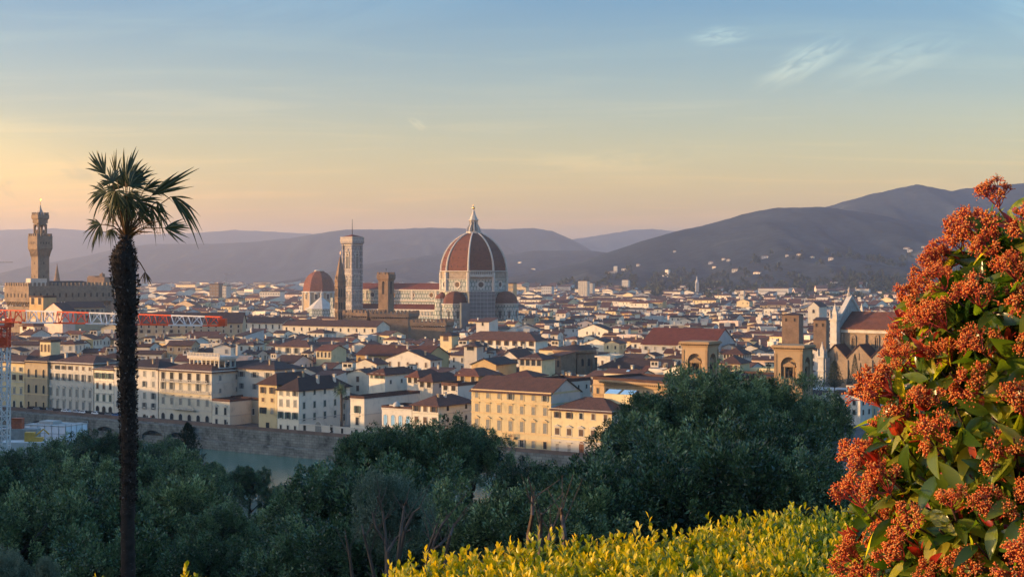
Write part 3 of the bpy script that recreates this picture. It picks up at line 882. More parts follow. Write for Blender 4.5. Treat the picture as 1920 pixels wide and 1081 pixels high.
for phi in (-75, 15, 105):                           # the small exedrae between them
    a = R(phi); rad = 6.2
    mb = MB()
    mb.lathe([(rad, -2), (rad, dz(562)), (rad+.6, dz(561)), (rad+.6, dz(559.5))], 12, mat=0)
    mb.lathe([(rad-.1, dz(559.4)), (rad*.75, dz(553.5)), (.2, dz(546.5))], 12, mat=1)
    mb.build('exedra', [M_MARBLE, M_LEAD if phi == 15 else M_DOME], duomo, (27.0*math.sin(a), -27.0*math.cos(a), 0), a)
# scaffold netting in front of the sixth side
a = R(12)
mb = MB(); mb.T = Matrix.Rotation(a, 4, 'Z')
mb.box(-10.4, 11.2, -36.5, -27.0, 2, dz(546)); mb.box(-17.5, -10.4, -40.0, -30.0, 2, dz(566))
for i in range(12): mb.box(-10.6, 11.4, -36.62, -36.5, 6+i*3.2, 6.25+i*3.2, 1)
for i in range(8): mb.box(-10.3+i*3.0, -10.15+i*3.0, -36.6, -36.5, 2, dz(545), 1)
o = mb.build('scaffold', [M_NET, M_LEAD]); o.location = (dc.x, dc.y, 0)
tag(o, 'tall scaffold wrapped in grey netting against the foot of the cathedral dome', 'scaffold')
# nave: runs away to the left from the dome
nv = Vector((-.866, .5)); nl = 110.0
nroot_rot = math.atan2(nv.y, nv.x) + math.pi         # local +x points from the facade to the dome; -y faces the camera side
nc = nv * (nl/2 + 10)
def nave_part(name, mats, fn):
    mb = MB(); fn(mb)
    return mb.build(name, mats, duomo, (nc.x, nc.y, 0), nroot_rot)
NLx = nl/2 + 10
zr, ze_, zc_, za_ = 46.5, 41.3, 31.8, 29.5
def clere(mb):
    mb.box(-NLx, NLx-12, -10, 10, 20, ze_-1.2, 0, bottom=False)
    mb.box(-NLx-.4, NLx-12, -10.9, 10.9, ze_-1.2, ze_, 1)
    for i in range(5): mb.box(-NLx + 2 + i*24, -NLx + 4 + i*24, -10.6, -10, zc_, ze_-1.2, 1)
    mb.box(-NLx, NLx-12, -10.5, -10, zc_-.5, zc_+.6, 1)
nave_part('clerestory_wall', [M_MARBLE, M_WHITE_STONE], clere)
def nroof(mb):
    prof = [(-11, ze_+.02), (11, ze_+.02), (0, zr)]
    mb.loft([[(-NLx+1, y, z) for y, z in prof], [(NLx-12, y, z) for y, z in prof]])
nave_part('nave_roof', [M_RED_TILE], nroof)
def aisle(mb):
    mb.box(-NLx, NLx-14, -21, -10.7, -2, za_-5, 0, bottom=False)
    mb.loft([[(x, -21.3, za_-5) , (x, -10.7, za_-5), (x, -10.7, za_-.6)] for x in (-NLx, NLx-14)], 2)
    mb.box(-NLx, NLx-14, -21.5, -21, za_-6.4, za_-4.7, 1)
    for i in range(34): mb.box(-NLx+1+i*3.0, -NLx+2.2+i*3.0, -21.5, -21, za_-9.5, za_-6.6, 1)
    mb.box(-NLx, NLx-14, -21.3, -21, za_-10.4, za_-9.6, 1)
nave_part('aisle', [M_MARBLE, M_WHITE_STONE, M_RED_TILE], aisle)
def facade(mb):
    mb.box(-NLx-3, -NLx, -21, 21, -2, 34, 0)
    mb.loft([[(x, -10.5, 34), (x, 10.5, 34), (x, 10.5, 44), (x, 0, 51), (x, -10.5, 44)] for x in (-NLx-3, -NLx)], 0)
    for s in (-1, 1):
        mb.loft([[(x, s*11, 44.02), (x, s*11, 45.2), (x, 0, 52.6), (x, 0, 51.05)][::s] for x in (-NLx-3.5, -NLx+.5)], 1)
    mb.tube([(-NLx-1.5, 0, 51), (-NLx-1.5, 0, 54)], [.5, .15], 6, 1)
nave_part('facade', [M_MARBLE, M_WHITE_STONE], facade)
for px in (698, 737, 772.5, 808.5):
    # where the sight line meets the clerestory wall
    lam = None
    for q in np.linspace(-NLx, NLx, 400):
        p = dc + nc + Vector((math.cos(nroot_rot)*q + math.sin(nroot_rot)*10.1, math.sin(nroot_rot)*q - math.cos(nroot_rot)*10.1))
        if p.x / p.y * F + 960 > px: lam = q; break
    o = MB(); i_ = MB()
    o.T = i_.T = Matrix.Translation((lam, -10.0, 36.6)) @ Matrix.Rotation(R(90), 4, 'X')
    o.lathe([(1.9, -.2), (1.9, .1), (2.7, .35), (2.8, -.2)], 18, cap0=False, cap1=False)
    i_.lathe([(1.95, -.1), (1.95, .05)], 18)
    w_ = o.build('window', M_WHITE_STONE, duomo, (nc.x, nc.y, 0), nroot_rot); i_.build('pane', M_PANE, w_)

# --- bell tower
BY = 1300.0; bs = BY/F
bx = PX(660.5, BY)
camp = thing('bell_tower', 'tall square marble bell tower with pinkish panels and a pole on top', 'bell tower', (bx, BY, 0), R(-39))
ANCH.append(('the marble bell tower', 660, 570))
def bz(py): return PZ(py, BY)
SW = 10.9
mb = MB()
lev = [-2, bz(600), bz(570), bz(543), bz(513), bz(459)]
mb.box(-SW/2, SW/2, -SW/2, SW/2, -2, bz(459), 0, bottom=False)
for z in lev[1:]: mb.box(-SW/2-.55, SW/2+.55, -SW/2-.55, SW/2+.55, z-.5, z+.4, 1)
for sx in (-1, 1):
    for sy in (-1, 1): mb.lathe([(1.3, -2), (1.3, bz(458))], 8, R(22.5), (sx*SW/2, sy*SW/2), 0)
mb.build('shaft', [M_MARBLE_PINK, M_WHITE_STONE], camp)
mb = MB()
o1 = SW/2 + 1.75
mb.loft([[(x*SW/2*1.08, y*SW/2*1.08, bz(459)) for x, y in ((-1,-1),(1,-1),(1,1),(-1,1))], [(x*o1, y*o1, bz(455.5)) for x, y in ((-1,-1),(1,-1),(1,1),(-1,1))], [(x*o1, y*o1, bz(445.5)) for x, y in ((-1,-1),(1,-1),(1,1),(-1,1))]], 0, False, True)
corbels(mb, SW+.6, SW+.6, bz(459.5), bz(456), 1.5, 1.2, .45)
mb.box(-o1-.3, o1+.3, -o1-.3, o1+.3, bz(451), bz(449.8), 1); mb.box(-o1-.25, o1+.25, -o1-.25, o1+.25, bz(445.4), bz(444.3), 1)
mb.build('cornice', [M_MARBLE_PINK, M_WHITE_STONE], camp)
mb = MB(); mb.loft([[(x*o1*.92, y*o1*.92, bz(444.2)) for x, y in ((-1,-1),(1,-1),(1,1),(-1,1))], [(x*.3, y*.3, bz(439.5)) for x, y in ((-1,-1),(1,-1),(1,1),(-1,1))]])
mb.build('roof', M_RED_TILE, camp)
mb = MB(); mb.tube([(0, 0, bz(440)), (0, 0, bz(411))], [.32, .15], 6); mb.build('flagpole', M_DARK, camp)
def lancet(root, face, x, z0, h, w, lights, gable, tm=None):
    """pointed window with mullions, seen from -y"""
    a, b = MB(), MB()
    zs_ = h - w*.62
    arc = [(-w/2, 0)] + [(-w/2 + w*.5*(1-math.cos(math.pi/2*i/5)), zs_ + (h-zs_)*math.sin(math.pi/2*i/5)) for i in range(6)]
    out = arc + [(-x_, z_) for x_, z_ in reversed(arc[:-1])]
    f = .55
    o2 = [(x_*(1 + 2*f/w), z_ + (f if i not in (0, len(out)-1) else 0)) for i, (x_, z_) in enumerate(out)]
    for p, q, u, v in zip(out, out[1:], o2, o2[1:]):
        a.poly([(p[0], -.5, p[1]), (u[0], -.5, u[1]), (v[0], -.5, v[1]), (q[0], -.5, q[1])])
        a.poly([(u[0], -.5, u[1]), (u[0], 0, u[1]), (v[0], 0, v[1]), (v[0], -.5, v[1])])
        a.poly([(p[0], -.5, p[1]), (q[0], -.5, q[1]), (q[0], 0, q[1]), (p[0], 0, p[1])])
    for i in range(1, lights): a.box(-w/2 + w*i/lights - .14, -w/2 + w*i/lights + .14, -.35, -.04, 0, zs_ + (h-zs_)*.45)
    a.box(-w/2, w/2, -.38, -.04, zs_, zs_+.45)
    if gable:
        for s in (-1, 1): a.loft([[(s*(w/2+f+.4), -.6, h-.5), (s*(w/2+f-.2), -.6, h-.5), (s*(w/2+f-.2), 0, h-.5), (s*(w/2+f+.4), 0, h-.5)], [(s*.3, -.6, h+gable), (-s*.1, -.6, h+gable), (-s*.1, 0, h+gable), (s*.3, 0, h+gable)]])
    b.poly([(p[0], -.03, p[1]) for p in out][::-1])
    rot = 0 if face == 'front' else R(90)
    loc = (x, -SW/2, z0) if face == 'front' else (SW/2, x, z0)
    o = a.build('window', tm or M_WHITE_STONE, root, loc, rot); b.build('opening', M_DARK, o)
for face in ('front', 'side'):
    lancet(camp, face, 0, bz(503), bz(476)-bz(503), 3.1, 3, 4.5)
    for x in (-2.3, 2.3):
        lancet(camp, face, x, bz(535), 6.4, 1.5, 2, 1.8)
        lancet(camp, face, x, bz(564), 6.4, 1.5, 2, 1.8)

# --- palace with the tall crenellated tower
VY = 1000.0
def vz(py): return PZ(py, VY)
vth = R(-41.5)
pal = thing('fortress_palace', 'brown crenellated town hall with a long dark side and slim tower at far left', 'palace', (PX(55.5, VY), VY, 0), vth)
ANCH.append(('the crenellated palace', 100, 575))
BW, BDp = 27.0, 62.0                                   # local x from -BW to 0, y from 0 back
zb0, zb1 = vz(575), vz(536)
mb = MB()
mb.box(-BW, 0, 0, BDp, -2, zb0, 0, bottom=False)
mb.T = Matrix.Translation((-BW/2, BDp/2, 0))
mb.box(-BW/2-1.6, BW/2+1.6, -BDp/2-1.6, BDp/2+1.6, zb0+3.2, zb1, 0)
corbels(mb, BW, BDp, zb0, zb0+3.2, 1.6, 2.2, .7)
merlons(mb, BW+3.2, BDp+3.2, zb1, 1.7, 1.3, 2.2, .7)
mb.build('wall', M_PALACE, pal)
for i in range(6): add_window(pal, -BW + (i+.5)*BW/6, -1.62, vz(557.5), 'front', 'arch', 1.1, 2.6, M_DARK, M_PALACE)
for i in range(13): add_window(pal, 1.62, (i+.5)*BDp/13, vz(557.5), 'side', 'arch', 1.2, 2.8, M_DARK, M_PALACE)
tx, ty = -3.6, 10.0                                    # the tower rises from the side of the palace
tw = link('tower', None, pal, (tx, ty, 0))
mb = MB(); a_ = 8.4
mb.box(-a_/2, a_/2, -a_/2, a_/2, 30, vz(472), 0)
mb.build('tower_shaft', M_PALACE, tw)
mb = MB(); g_ = a_ + 3.0
mb.loft([[(x*a_/2, y*a_/2, vz(480)) for x, y in ((-1,-1),(1,-1),(1,1),(-1,1))], [(x*g_/2, y*g_/2, vz(465)) for x, y in ((-1,-1),(1,-1),(1,1),(-1,1))], [(x*g_/2, y*g_/2, vz(442)) for x, y in ((-1,-1),(1,-1),(1,1),(-1,1))]])
corbels(mb, a_+.4, a_+.4, vz(481), vz(467), 1.35, 1.5, .5)
merlons(mb, g_, g_, vz(442), 1.1, .9, 1.7, .5, True)
mb.build('tower_gallery', M_PALACE, tw)
for face, k in (('front', 0), ('side', 1)):
    for x in (-3, -1, 1, 3):
        w_ = MB(); w_.box(-.3, .3, -.06, .05, 0, 1.4)
        w_.build('opening', M_DARK, tw, (x, -g_/2, vz(457)) if k == 0 else (g_/2, x, vz(457)), R(90)*k)
    for q in (547, 520, 495):
        w_ = MB(); w_.box(-.3, .3, -.06, .05, 0, 1.5)
        w_.build('opening', M_DARK, tw, (0, -a_/2, vz(q)) if k == 0 else (a_/2, 0, vz(q)), R(90)*k)
mb = MB(); c_ = 7.0
for sx in (-1, 1):
    for sy in (-1, 1): mb.tube([(sx*2.6, sy*2.6, vz(442)), (sx*2.6, sy*2.6, vz(419))], .85, 10)
for ax in (0, 1):
    for s in (-1, 1):                                  # arches between the four columns
        mb.T = Matrix.Rotation(R(90)*ax, 4, 'Z') @ Matrix.Translation((0, s*2.6, 0))
        n = 8; ra = 1.7
        arc = [(-ra*math.cos(math.pi*i/n), vz(425) + ra*math.sin(math.pi*i/n)) for i in range(n+1)]
        for p, q in zip(arc, arc[1:]):
            mb.loft([[(p[0], -.7, p[1]), (q[0], -.7, q[1]), (q[0], -.7, vz(417)), (p[0], -.7, vz(417))], [(p[0], .7, p[1]), (q[0], .7, q[1]), (q[0], .7, vz(417)), (p[0], .7, vz(417))]])
        mb.box(-.55, .55, -.5, .5, vz(437), vz(430))
        mb.T = None
mb.box(-c_/2, c_/2, -c_/2, c_/2, vz(417.5), vz(411))
mb.loft([[(x*c_/2, y*c_/2, vz(411)) for x, y in ((-1,-1),(1,-1),(1,1),(-1,1))], [(x*(c_+1.3)/2, y*(c_+1.3)/2, vz(408.5)) for x, y in ((-1,-1),(1,-1),(1,1),(-1,1))], [(x*(c_+1.3)/2, y*(c_+1.3)/2, vz(402)) for x, y in ((-1,-1),(1,-1),(1,1),(-1,1))]])
merlons(mb, c_+1.3, c_+1.3, vz(402), 1.0, .8, 1.7, .45, True)
mb.build('belfry', M_PALACE, tw)
mb = MB(); mb.lathe([(2.3, vz(402)), (2.4, vz(399)), (0.9, vz(391)), (0.25, vz(383))], 4, R(45)); mb.build('spire', M_GREYSTONE, tw)
mb = MB(); mb.tube([(0, 0, vz(383)), (0, 0, vz(368))], [.16, .08], 5)
mb.lathe([(.05, vz(381.2)), (.55, vz(380)), (.05, vz(378.8))], 8)
mb.loft([[(-.1, -.06, vz(375)), (1.0, -.06, vz(374)), (1.1, -.06, vz(371.5)), (.1, -.06, vz(372))], [(-.1, .06, vz(375)), (1.0, .06, vz(374)), (1.1, .06, vz(371.5)), (.1, .06, vz(372))]])
mb.build('weathervane', M_GOLD, tw)
mb = MB(); mb.box(-4.5, 1.2, 0, 12, zb1, zb1+5.0); mb.T = Matrix.Translation((0, 22, zb1+5)); 
mb.build('roof_room', WALLS['white'], pal)
mb = roof_mb(BW-3, BDp-3, 'hip', 4.5, .2); mb.build('roof', ROOFS['dark'], pal, (-BW/2, BDp/2, zb1-1.5))
# lower buildings at its foot
bldg_px('town_house', 'tan block with two tall dark openings at the foot of the crenellated palace', 'house', 55, 81, 960, 952, 557.5, 10, WALLS['ochre'], ROOFS['dark'], kind='flat', front=[(564, 4.2, 2, 3.0, 'plain', M_DARK)])
bldg_px('gabled_hall', 'sunlit hall with a pale gable end below the crenellated palace', 'hall', 83, 117, 930, 918, 581, 9, WALLS['pinkish'], ROOFS['dark'], kind='gable_y', rise=4.4, ov=.5, front=[(588, 1.8, 3, 1.0, 'plain', M_SH_BROWN), (598, 1.8, 3, 1.0, 'plain', M_SH_BROWN)])
bldg_px('town_house', 'long pale house with a dark roof between the gabled hall and the palm trunk', 'house', 132, 196, 960, 972, 576, 14, WALLS['tan'], ROOFS['dark'], kind='gable', rise=3.4, front=[(583, 1.9, 7, 1.0, 'plain', M_SH_BROWN), (594, 1.9, 7, 1.0, 'plain', M_SH_BROWN)])

# --- spires and towers
def z_at(py, Y): return PZ(py, Y)
Y = 1500.0
sp = thing('church_spire', 'slender brown church spire rising beside the crenellated palace', 'spire', (PX(107, Y), Y, 0))
mb = MB(); mb.box(-3, 3, -3, 3, 0, z_at(533, Y)); mb.build('belfry', M_BROWNSTONE, sp)
mb = MB(); mb.lathe([(3.7, z_at(534, Y)), (.15, z_at(494, Y))], 8, R(22.5)); mb.build('spire', M_BROWNSTONE, sp)
Y = 1420.0
oh = thing('grain_hall', 'square grey church block with a stepped top behind the palm trunk', 'church', (PX(189, Y), Y, 0), R(-20))
mb = MB(); mb.box(-9.5, 9.5, -8, 8, 0, z_at(519, Y)); mb.box(-9, -2, -7, 7, z_at(519, Y), z_at(517, Y)); mb.build('wall', M_BROWNSTONE, oh)
mb = MB(); mb.box(0, 3.2, -2, 2, z_at(519, Y), z_at(513, Y)); mb.lathe([(1.3, z_at(513, Y)), (.2, z_at(510.5, Y))], 6, 0, (1.6, 0)); mb.build('turret', M_BROWNSTONE, oh)

Y = 1090.0
ba = thing('hexagonal_bell_tower', 'slim brown hexagonal bell tower with a pointed spire in front of the marble bell tower', 'bell tower', (PX(638, Y), Y, 0))
zz = lambda p: PZ(p, Y)
mb = MB(); mb.lathe([(3.9, 0), (3.9, zz(527))], 6, R(10), mat=0, cap1=False)
for p in (560, 585, 538, 528): mb.lathe([(3.95, zz(p)), (4.35, zz(p)+.3), (4.35, zz(p)+.7), (3.9, zz(p)+.9)], 6, R(10), cap0=False, cap1=False)
mb.build('shaft', M_BROWNSTONE, ba)
mb = MB(); mb.lathe([(4.2, zz(527)), (.18, zz(478))], 6, R(10))
mb.build('spire', M_BROWNSTONE, ba)
mb = MB(); 
for k in range(6):
    a = R(60*k + 10 + 30); mb.T = Matrix.Rotation(a + R(90), 4, 'Z') @ Matrix.Translation((0, -3.55, 0))
    mb.loft([[(-1.5, -.2, zz(527)), (1.5, -.2, zz(527)), (0, -.2, zz(516))], [(-1.5, .5, zz(527)), (1.5, .5, zz(527)), (0, .5, zz(519))]])
mb.build('spire_gable', M_BROWNSTONE, ba)
mb = MB(); mb.lathe([(.05, zz(478.5)), (.35, zz(477.5)), (.05, zz(476.5))], 8); mb.tube([(0, 0, zz(479)), (0, 0, zz(471))], .1, 5); mb.build('finial', M_GOLD, ba)
for k in range(6):
    a = R(60*k + 10 + 30)
    for p0, hh in ((556, 6.5), (579, 5.5), (598, 5.5)):
        w_ = MB(); w_.T = Matrix.Rotation(a + R(90), 4, 'Z') @ Matrix.Translation((0, -3.9*math.cos(R(30)), zz(p0)))
        for x in (-.75, .75): w_.box(x-.42, x+.42, -.1, .1, 0, hh*.75); w_.lathe([(.42, hh*.75), (.3, hh*.85), (.05, hh*.9)], 6, 0, (x, 0))
        w_.build('window', M_DARK, ba)

Y = 1070.0
zz = lambda p: PZ(p, Y)
bg_t = thing('fortress', 'brown fortress with a crenellated tower and low battlemented walls left of the cathedral dome', 'fortress', (PX(724, Y), Y, 0), R(-27))
ANCH.append(('the battlemented fortress', 724, 595))
mb = MB(); a_ = 8.0
mb.box(-a_/2, a_/2, -a_/2, a_/2, 0, zz(526))
mb.loft([[(x*a_/2, y*a_/2, zz(526)) for x, y in ((-1,-1),(1,-1),(1,1),(-1,1))], [(x*(a_/2+.8), y*(a_/2+.8), zz(522)) for x, y in ((-1,-1),(1,-1),(1,1),(-1,1))], [(x*(a_/2+.8), y*(a_/2+.8), zz(514)) for x, y in ((-1,-1),(1,-1),(1,1),(-1,1))]])
merlons(mb, a_+1.6, a_+1.6, zz(514), 1.3, 1.0, 1.5, .5)
mb.build('tower', M_BROWNSTONE, bg_t)
for face, k in (('front', 0), ('side', 1)):
    w_ = MB(); w_.box(-.9, .9, -.06, .05, zz(551), zz(530)); w_.lathe([(.9, zz(530)), (.6, zz(528)), (.05, zz(527))], 8)
    w_.build('opening', M_DARK, bg_t, (0, -a_/2, 0) if k == 0 else (a_/2, 0, 0), R(90)*k)
mb = MB(); mb.tube([(0, 0, zz(512)), (0, 0, zz(503))], .1, 5); mb.lathe([(.1, zz(506)), (.6, zz(505)), (.1, zz(503.5))], 6); mb.build('weathervane', M_DARK, bg_t)
def walls_block(pxl, pxr, Yb, py, depth, th, mats=M_BROWNSTONE):
    mb = MB()
    w = (pxr-pxl)*Yb/F/math.cos(th + 0.08); h = PZ(py, Yb)
    mb.box(-w/2, w/2, -depth/2, depth/2, 0, h-3.4)
    mb.box(-w/2-.7, w/2+.7, -depth/2-.7, depth/2+.7, h-2.2, h)
    corbels(mb, w, depth, h-3.4, h-2.2, .7, 1.6, .5)
    merlons(mb, w+1.4, depth+1.4, h, 1.4, 1.2, 1.7, .6)
    c = Vector((PX((pxl+pxr)/2, Yb), Yb)) + Vector((-math.sin(th), math.cos(th)))*depth/2
    lc = Matrix.Rotation(-R(-27), 4, 'Z') @ Vector((c.x - bg_t.location.x, c.y - bg_t.location.y, 0))
    return mb.build('battlemented_wall', mats, bg_t, (lc.x, lc.y, 0), th - R(-27))
walls_block(642, 690, 1050, 586, 26, R(-27)); walls_block(694, 766, 1040, 588, 34, R(-8)); walls_block(770, 836, 1000, 604, 20, R(-12))

# --- ribbed dome of the domed chapel, with eight sides
Y = 1620.0; s_ = Y/F
zz = lambda p: PZ(p, Y)
ch = thing('domed_chapel', 'smaller red octagonal dome with a flat white cap left of the bell tower', 'chapel', (PX(598, Y), Y, 0))
ANCH.append(('the smaller red dome', 598, 560))
def och(r, z, ph=20): return [(r*math.sin(R(ph+45*k)), -r*math.cos(R(ph+45*k)), z) for k in range(8)]
RC = 30.5*s_
mb = MB(); mb.loft([och(RC*math.cos(math.asin(.97*i/10))**.85, zz(546) + (zz(509)-zz(546))*.97*i/10/.97) for i in range(10)] + [och(RC*.26, zz(508))], 0)
mb.build('dome', M_DOME, ch)
mb = MB(); mb.loft([och(RC*.3, zz(508.5)), och(RC*.33, zz(507)), och(RC*.22, zz(505.5))]); mb.build('lantern_cap', M_WHITE_STONE, ch)
mb = MB(); mb.loft([och(RC, 0), och(RC, zz(549))], 0, False, False); mb.loft([och(RC+.1, zz(549)), och(RC+1.2, zz(548)), och(RC+1.2, zz(546)), och(RC-.2, zz(545.5))], 1, False)
for k in range(8): mb.lathe([(1.0, 0), (1.0, zz(548))], 6, 0, ((RC)*math.sin(R(20+45*k)), -(RC)*math.cos(R(20+45*k))), 1)
mb.build('drum', [WALLS['tan'], M_WHITE_STONE], ch)
for k in range(8):
    pm = R(20+45*k+22.5)
    o = MB(); i_ = MB()
    T = Matrix.Rotation(pm, 4, 'Z') @ Matrix.Translation((0, -RC*math.cos(R(22.5)), zz(561)))
    o.T = i_.T = T
    o.box(-2.4, 2.4, -.4, 0, 0, 6.2); o.lathe([(2.4, 6.2), (2.0, 7.0), (1.0, 7.6), (.1, 7.8)], 10, 0, (0, 0))
    i_.box(-1.4, 1.4, -.5, -.4, .5, 5.6)
    w_ = o.build('window', M_WHITE_STONE, ch); i_.build('pane', M_PANE, w_)
# --- baptistery
Y = 1420.0; zz = lambda p: PZ(p, Y)
bt = thing('baptistery', 'white pyramid roofed octagonal baptistery with a small lantern beside the marble bell tower', 'baptistery', (PX(603, Y), Y, 0))
mb = MB(); mb.lathe([(13.2, 0), (13.2, zz(579)), (13.6, zz(578.5))], 8, R(10)); mb.build('wall', M_MARBLE, bt)
mb = MB(); mb.lathe([(13.8, zz(578.4)), (1.1, zz(557))], 8, R(10)); mb.build('roof', M_WHITE_STONE, bt)
mb = MB(); mb.lathe([(1.2, zz(558)), (1.2, zz(552)), (1.5, zz(551.6)), (.1, zz(546))], 8); mb.tube([(0, 0, zz(547)), (0, 0, zz(542))], .15, 5); mb.build('lantern', M_WHITE_STONE, bt)

# --- gothic church at right: nave, row of gabled chapels, tall facade screen
Y = 640.0; zz = lambda p: PZ(p, Y)
sth = R(-40)
P0 = Vector((PX(1576, Y), Y))
sc = thing('gothic_church', 'long brown stone church with three gables and a tall pointed facade beside the red bush', 'church', (P0.x, P0.y, 0), sth)
ANCH.append(('the long gothic church', 1600, 650))
L_ = 62.0
def Zr(py, x): # height of a picture row on the nave wall at local x
    yy = Y + x*math.sin(sth); return PZ(py, yy)
ze = Zr(617, 14); zrg = Zr(593, 12) + 1.5
mb = MB(); mb.box(0, L_, 0, 19, 0, ze-1.6, 0, bottom=False); mb.build('nave_wall', M_STONE, sc)
mb = MB(); mb.box(-.2, L_, -.6, 0, ze-1.6, ze); mb.box(0, L_, 0, 19, ze-1.6, ze, bottom=False); mb.build('cornice', M_WHITE_STONE, sc)
mb = MB(); mb.loft([[(x, -1.1, ze-.2), (x, 9.5, zrg), (x, 20.1, ze-.2), (x, 20.1, ze+.1), (x, 9.5, zrg+.35), (x, -1.1, ze+.1)][::-1] for x in (.5, L_)]); mb.build('nave_roof', ROOFS['russet'], sc)
for x in (1.2, 11.4, 22.2, 33, 44): 
    mb = MB(); mb.box(x-.55, x+.55, -.9, 0, 0, ze-2.2); mb.build('buttress', M_STONE, sc)
for x in (6.0, 16.6, 27.5, 38.5):
    SW_, SW = SW, 0.0
    lancet(sc, 'front', x, Zr(652, x), 5.0, 1.3, 2, 0, M_STONE)
    SW = SW_
ad = 9.5                                               # aisle chapels with transverse gables
for i in range(5):
    x0 = -3.0 + i*11.0
    mb = MB(); zv, zp = Zr(668, x0), Zr(645, x0+5.5)
    ys = -ad
    mb.loft([[(x0+.05, y, 0), (x0+10.95, y, 0), (x0+10.95, y, zv), (x0+5.5, y, zp), (x0+.05, y, zv)] for y in (ys, -.95)])
    mb.box(x0-.5, x0+.5, ys-.5, ys, 0, zv-1.0)
    mb.box(x0+5.3, x0+5.7, ys-.04, ys+.02, zv-1, zv+2.0, 1)
    mb.build('chapel', [M_STONE, M_DARK], sc)
    mb = MB()
    for s in (-1, 1):
        mb.loft([[(x0+5.5+s*5.55, y, zv-.1), (x0+5.5+s*5.55, y, zv+.3), (x0+5.5, y, zp+.42), (x0+5.5, y, zp+.02)][::s] for y in (ys-.5, -.95)])
    mb.build('chapel_roof', ROOFS['brown'], sc)
# the facade screen, seen from behind over the nave roof
mb = MB()
zt_ = PZ(557, Y+8)
zl = PZ(600, Y+2)
mb.loft([[(x, -1.2, 0), (x, 20.2, 0), (x, 20.2, zl), (x, 9.5, zt_), (x, -1.2, zl)] for x in (-1.4, .2)], 0)
for s in (-1, 1):
    mb.loft([[(x, 9.5+s*11.2, zl-.6), (x, 9.5+s*11.2, zl+.8), (x, 9.5, zt_+1.0), (x, 9.5, zt_-.4)][::s] for x in (-1.7, .5)], 1)
mb.box(-1.3, .1, -13, -1.3, 0, Zr(668, 0), 0)
mb.build('facade_screen', [M_GREYSTONE, M_WHITE_STONE], sc)
def pinnacle(x, y, zb, ztop, w):
    mb = MB(); mb.box(x-w, x+w, y-w, y+w, 0, zb); mb.box(x-w-.35, x+w+.35, y-w-.35, y+w+.35, zb, zb+.8); mb.box(x-w-.3, x+w+.3, y-w-.3, y+w+.3, zb*.72, zb*.72+.5)
    mb.box(x-w*.75, x+w*.75, y-w*.75, y+w*.75, zb+.8, zb+(ztop-zb)*.45)
    for sx in (-1, 1):
        for sy in (-1, 1): mb.lathe([(.35, zb+.8), (.35, zb+2.4), (.02, zb+4)], 4, R(45), (x+sx*w, y+sy*w))
    mb.lathe([(w*1.0, zb+(ztop-zb)*.45), (.12, ztop)], 4, R(45), (x, y)); mb.lathe([(.05, ztop-.3), (.35, ztop), (.05, ztop+.4)], 6, 0, (x, y))
    mb.build('pinnacle', M_WHITE_STONE, sc)
pinnacle(-1.2, -2.6, Zr(600, -1), Zr(570, -1), 1.5)
pinnacle(-2.0, -12.2, Zr(668, -3), Zr(640, -3), 1.3)
pinnacle(-1.2, 21.5, Zr(600, 2), Zr(572, 2), 1.4)
mb = MB(); mb.lathe([(1.0, zt_+.4), (.8, zt_+1.8), (.5, zt_+2.0), (.65, zt_+3.2), (.35, zt_+3.8), (.3, zt_+4.3), (.05, zt_+4.6)], 8, 0, (-1, 9.5)); mb.build('statue', M_GREYSTONE, sc)
# terrace wall in front of the church
mb = MB(); mb.box(0, 62, 0, 14, 0, 8.2); mb.box(-.3, 62.3, -.3, 14.3, 8.2, 8.6)
o = mb.build('cloister_range', WALLS['grey']); o.location = (PX(1500, 600), 612, 0); o.rotation_euler = (0, 0, R(-27))
tag(o, 'long low grey flat roofed range below the gables of the gothic church', 'outbuilding')

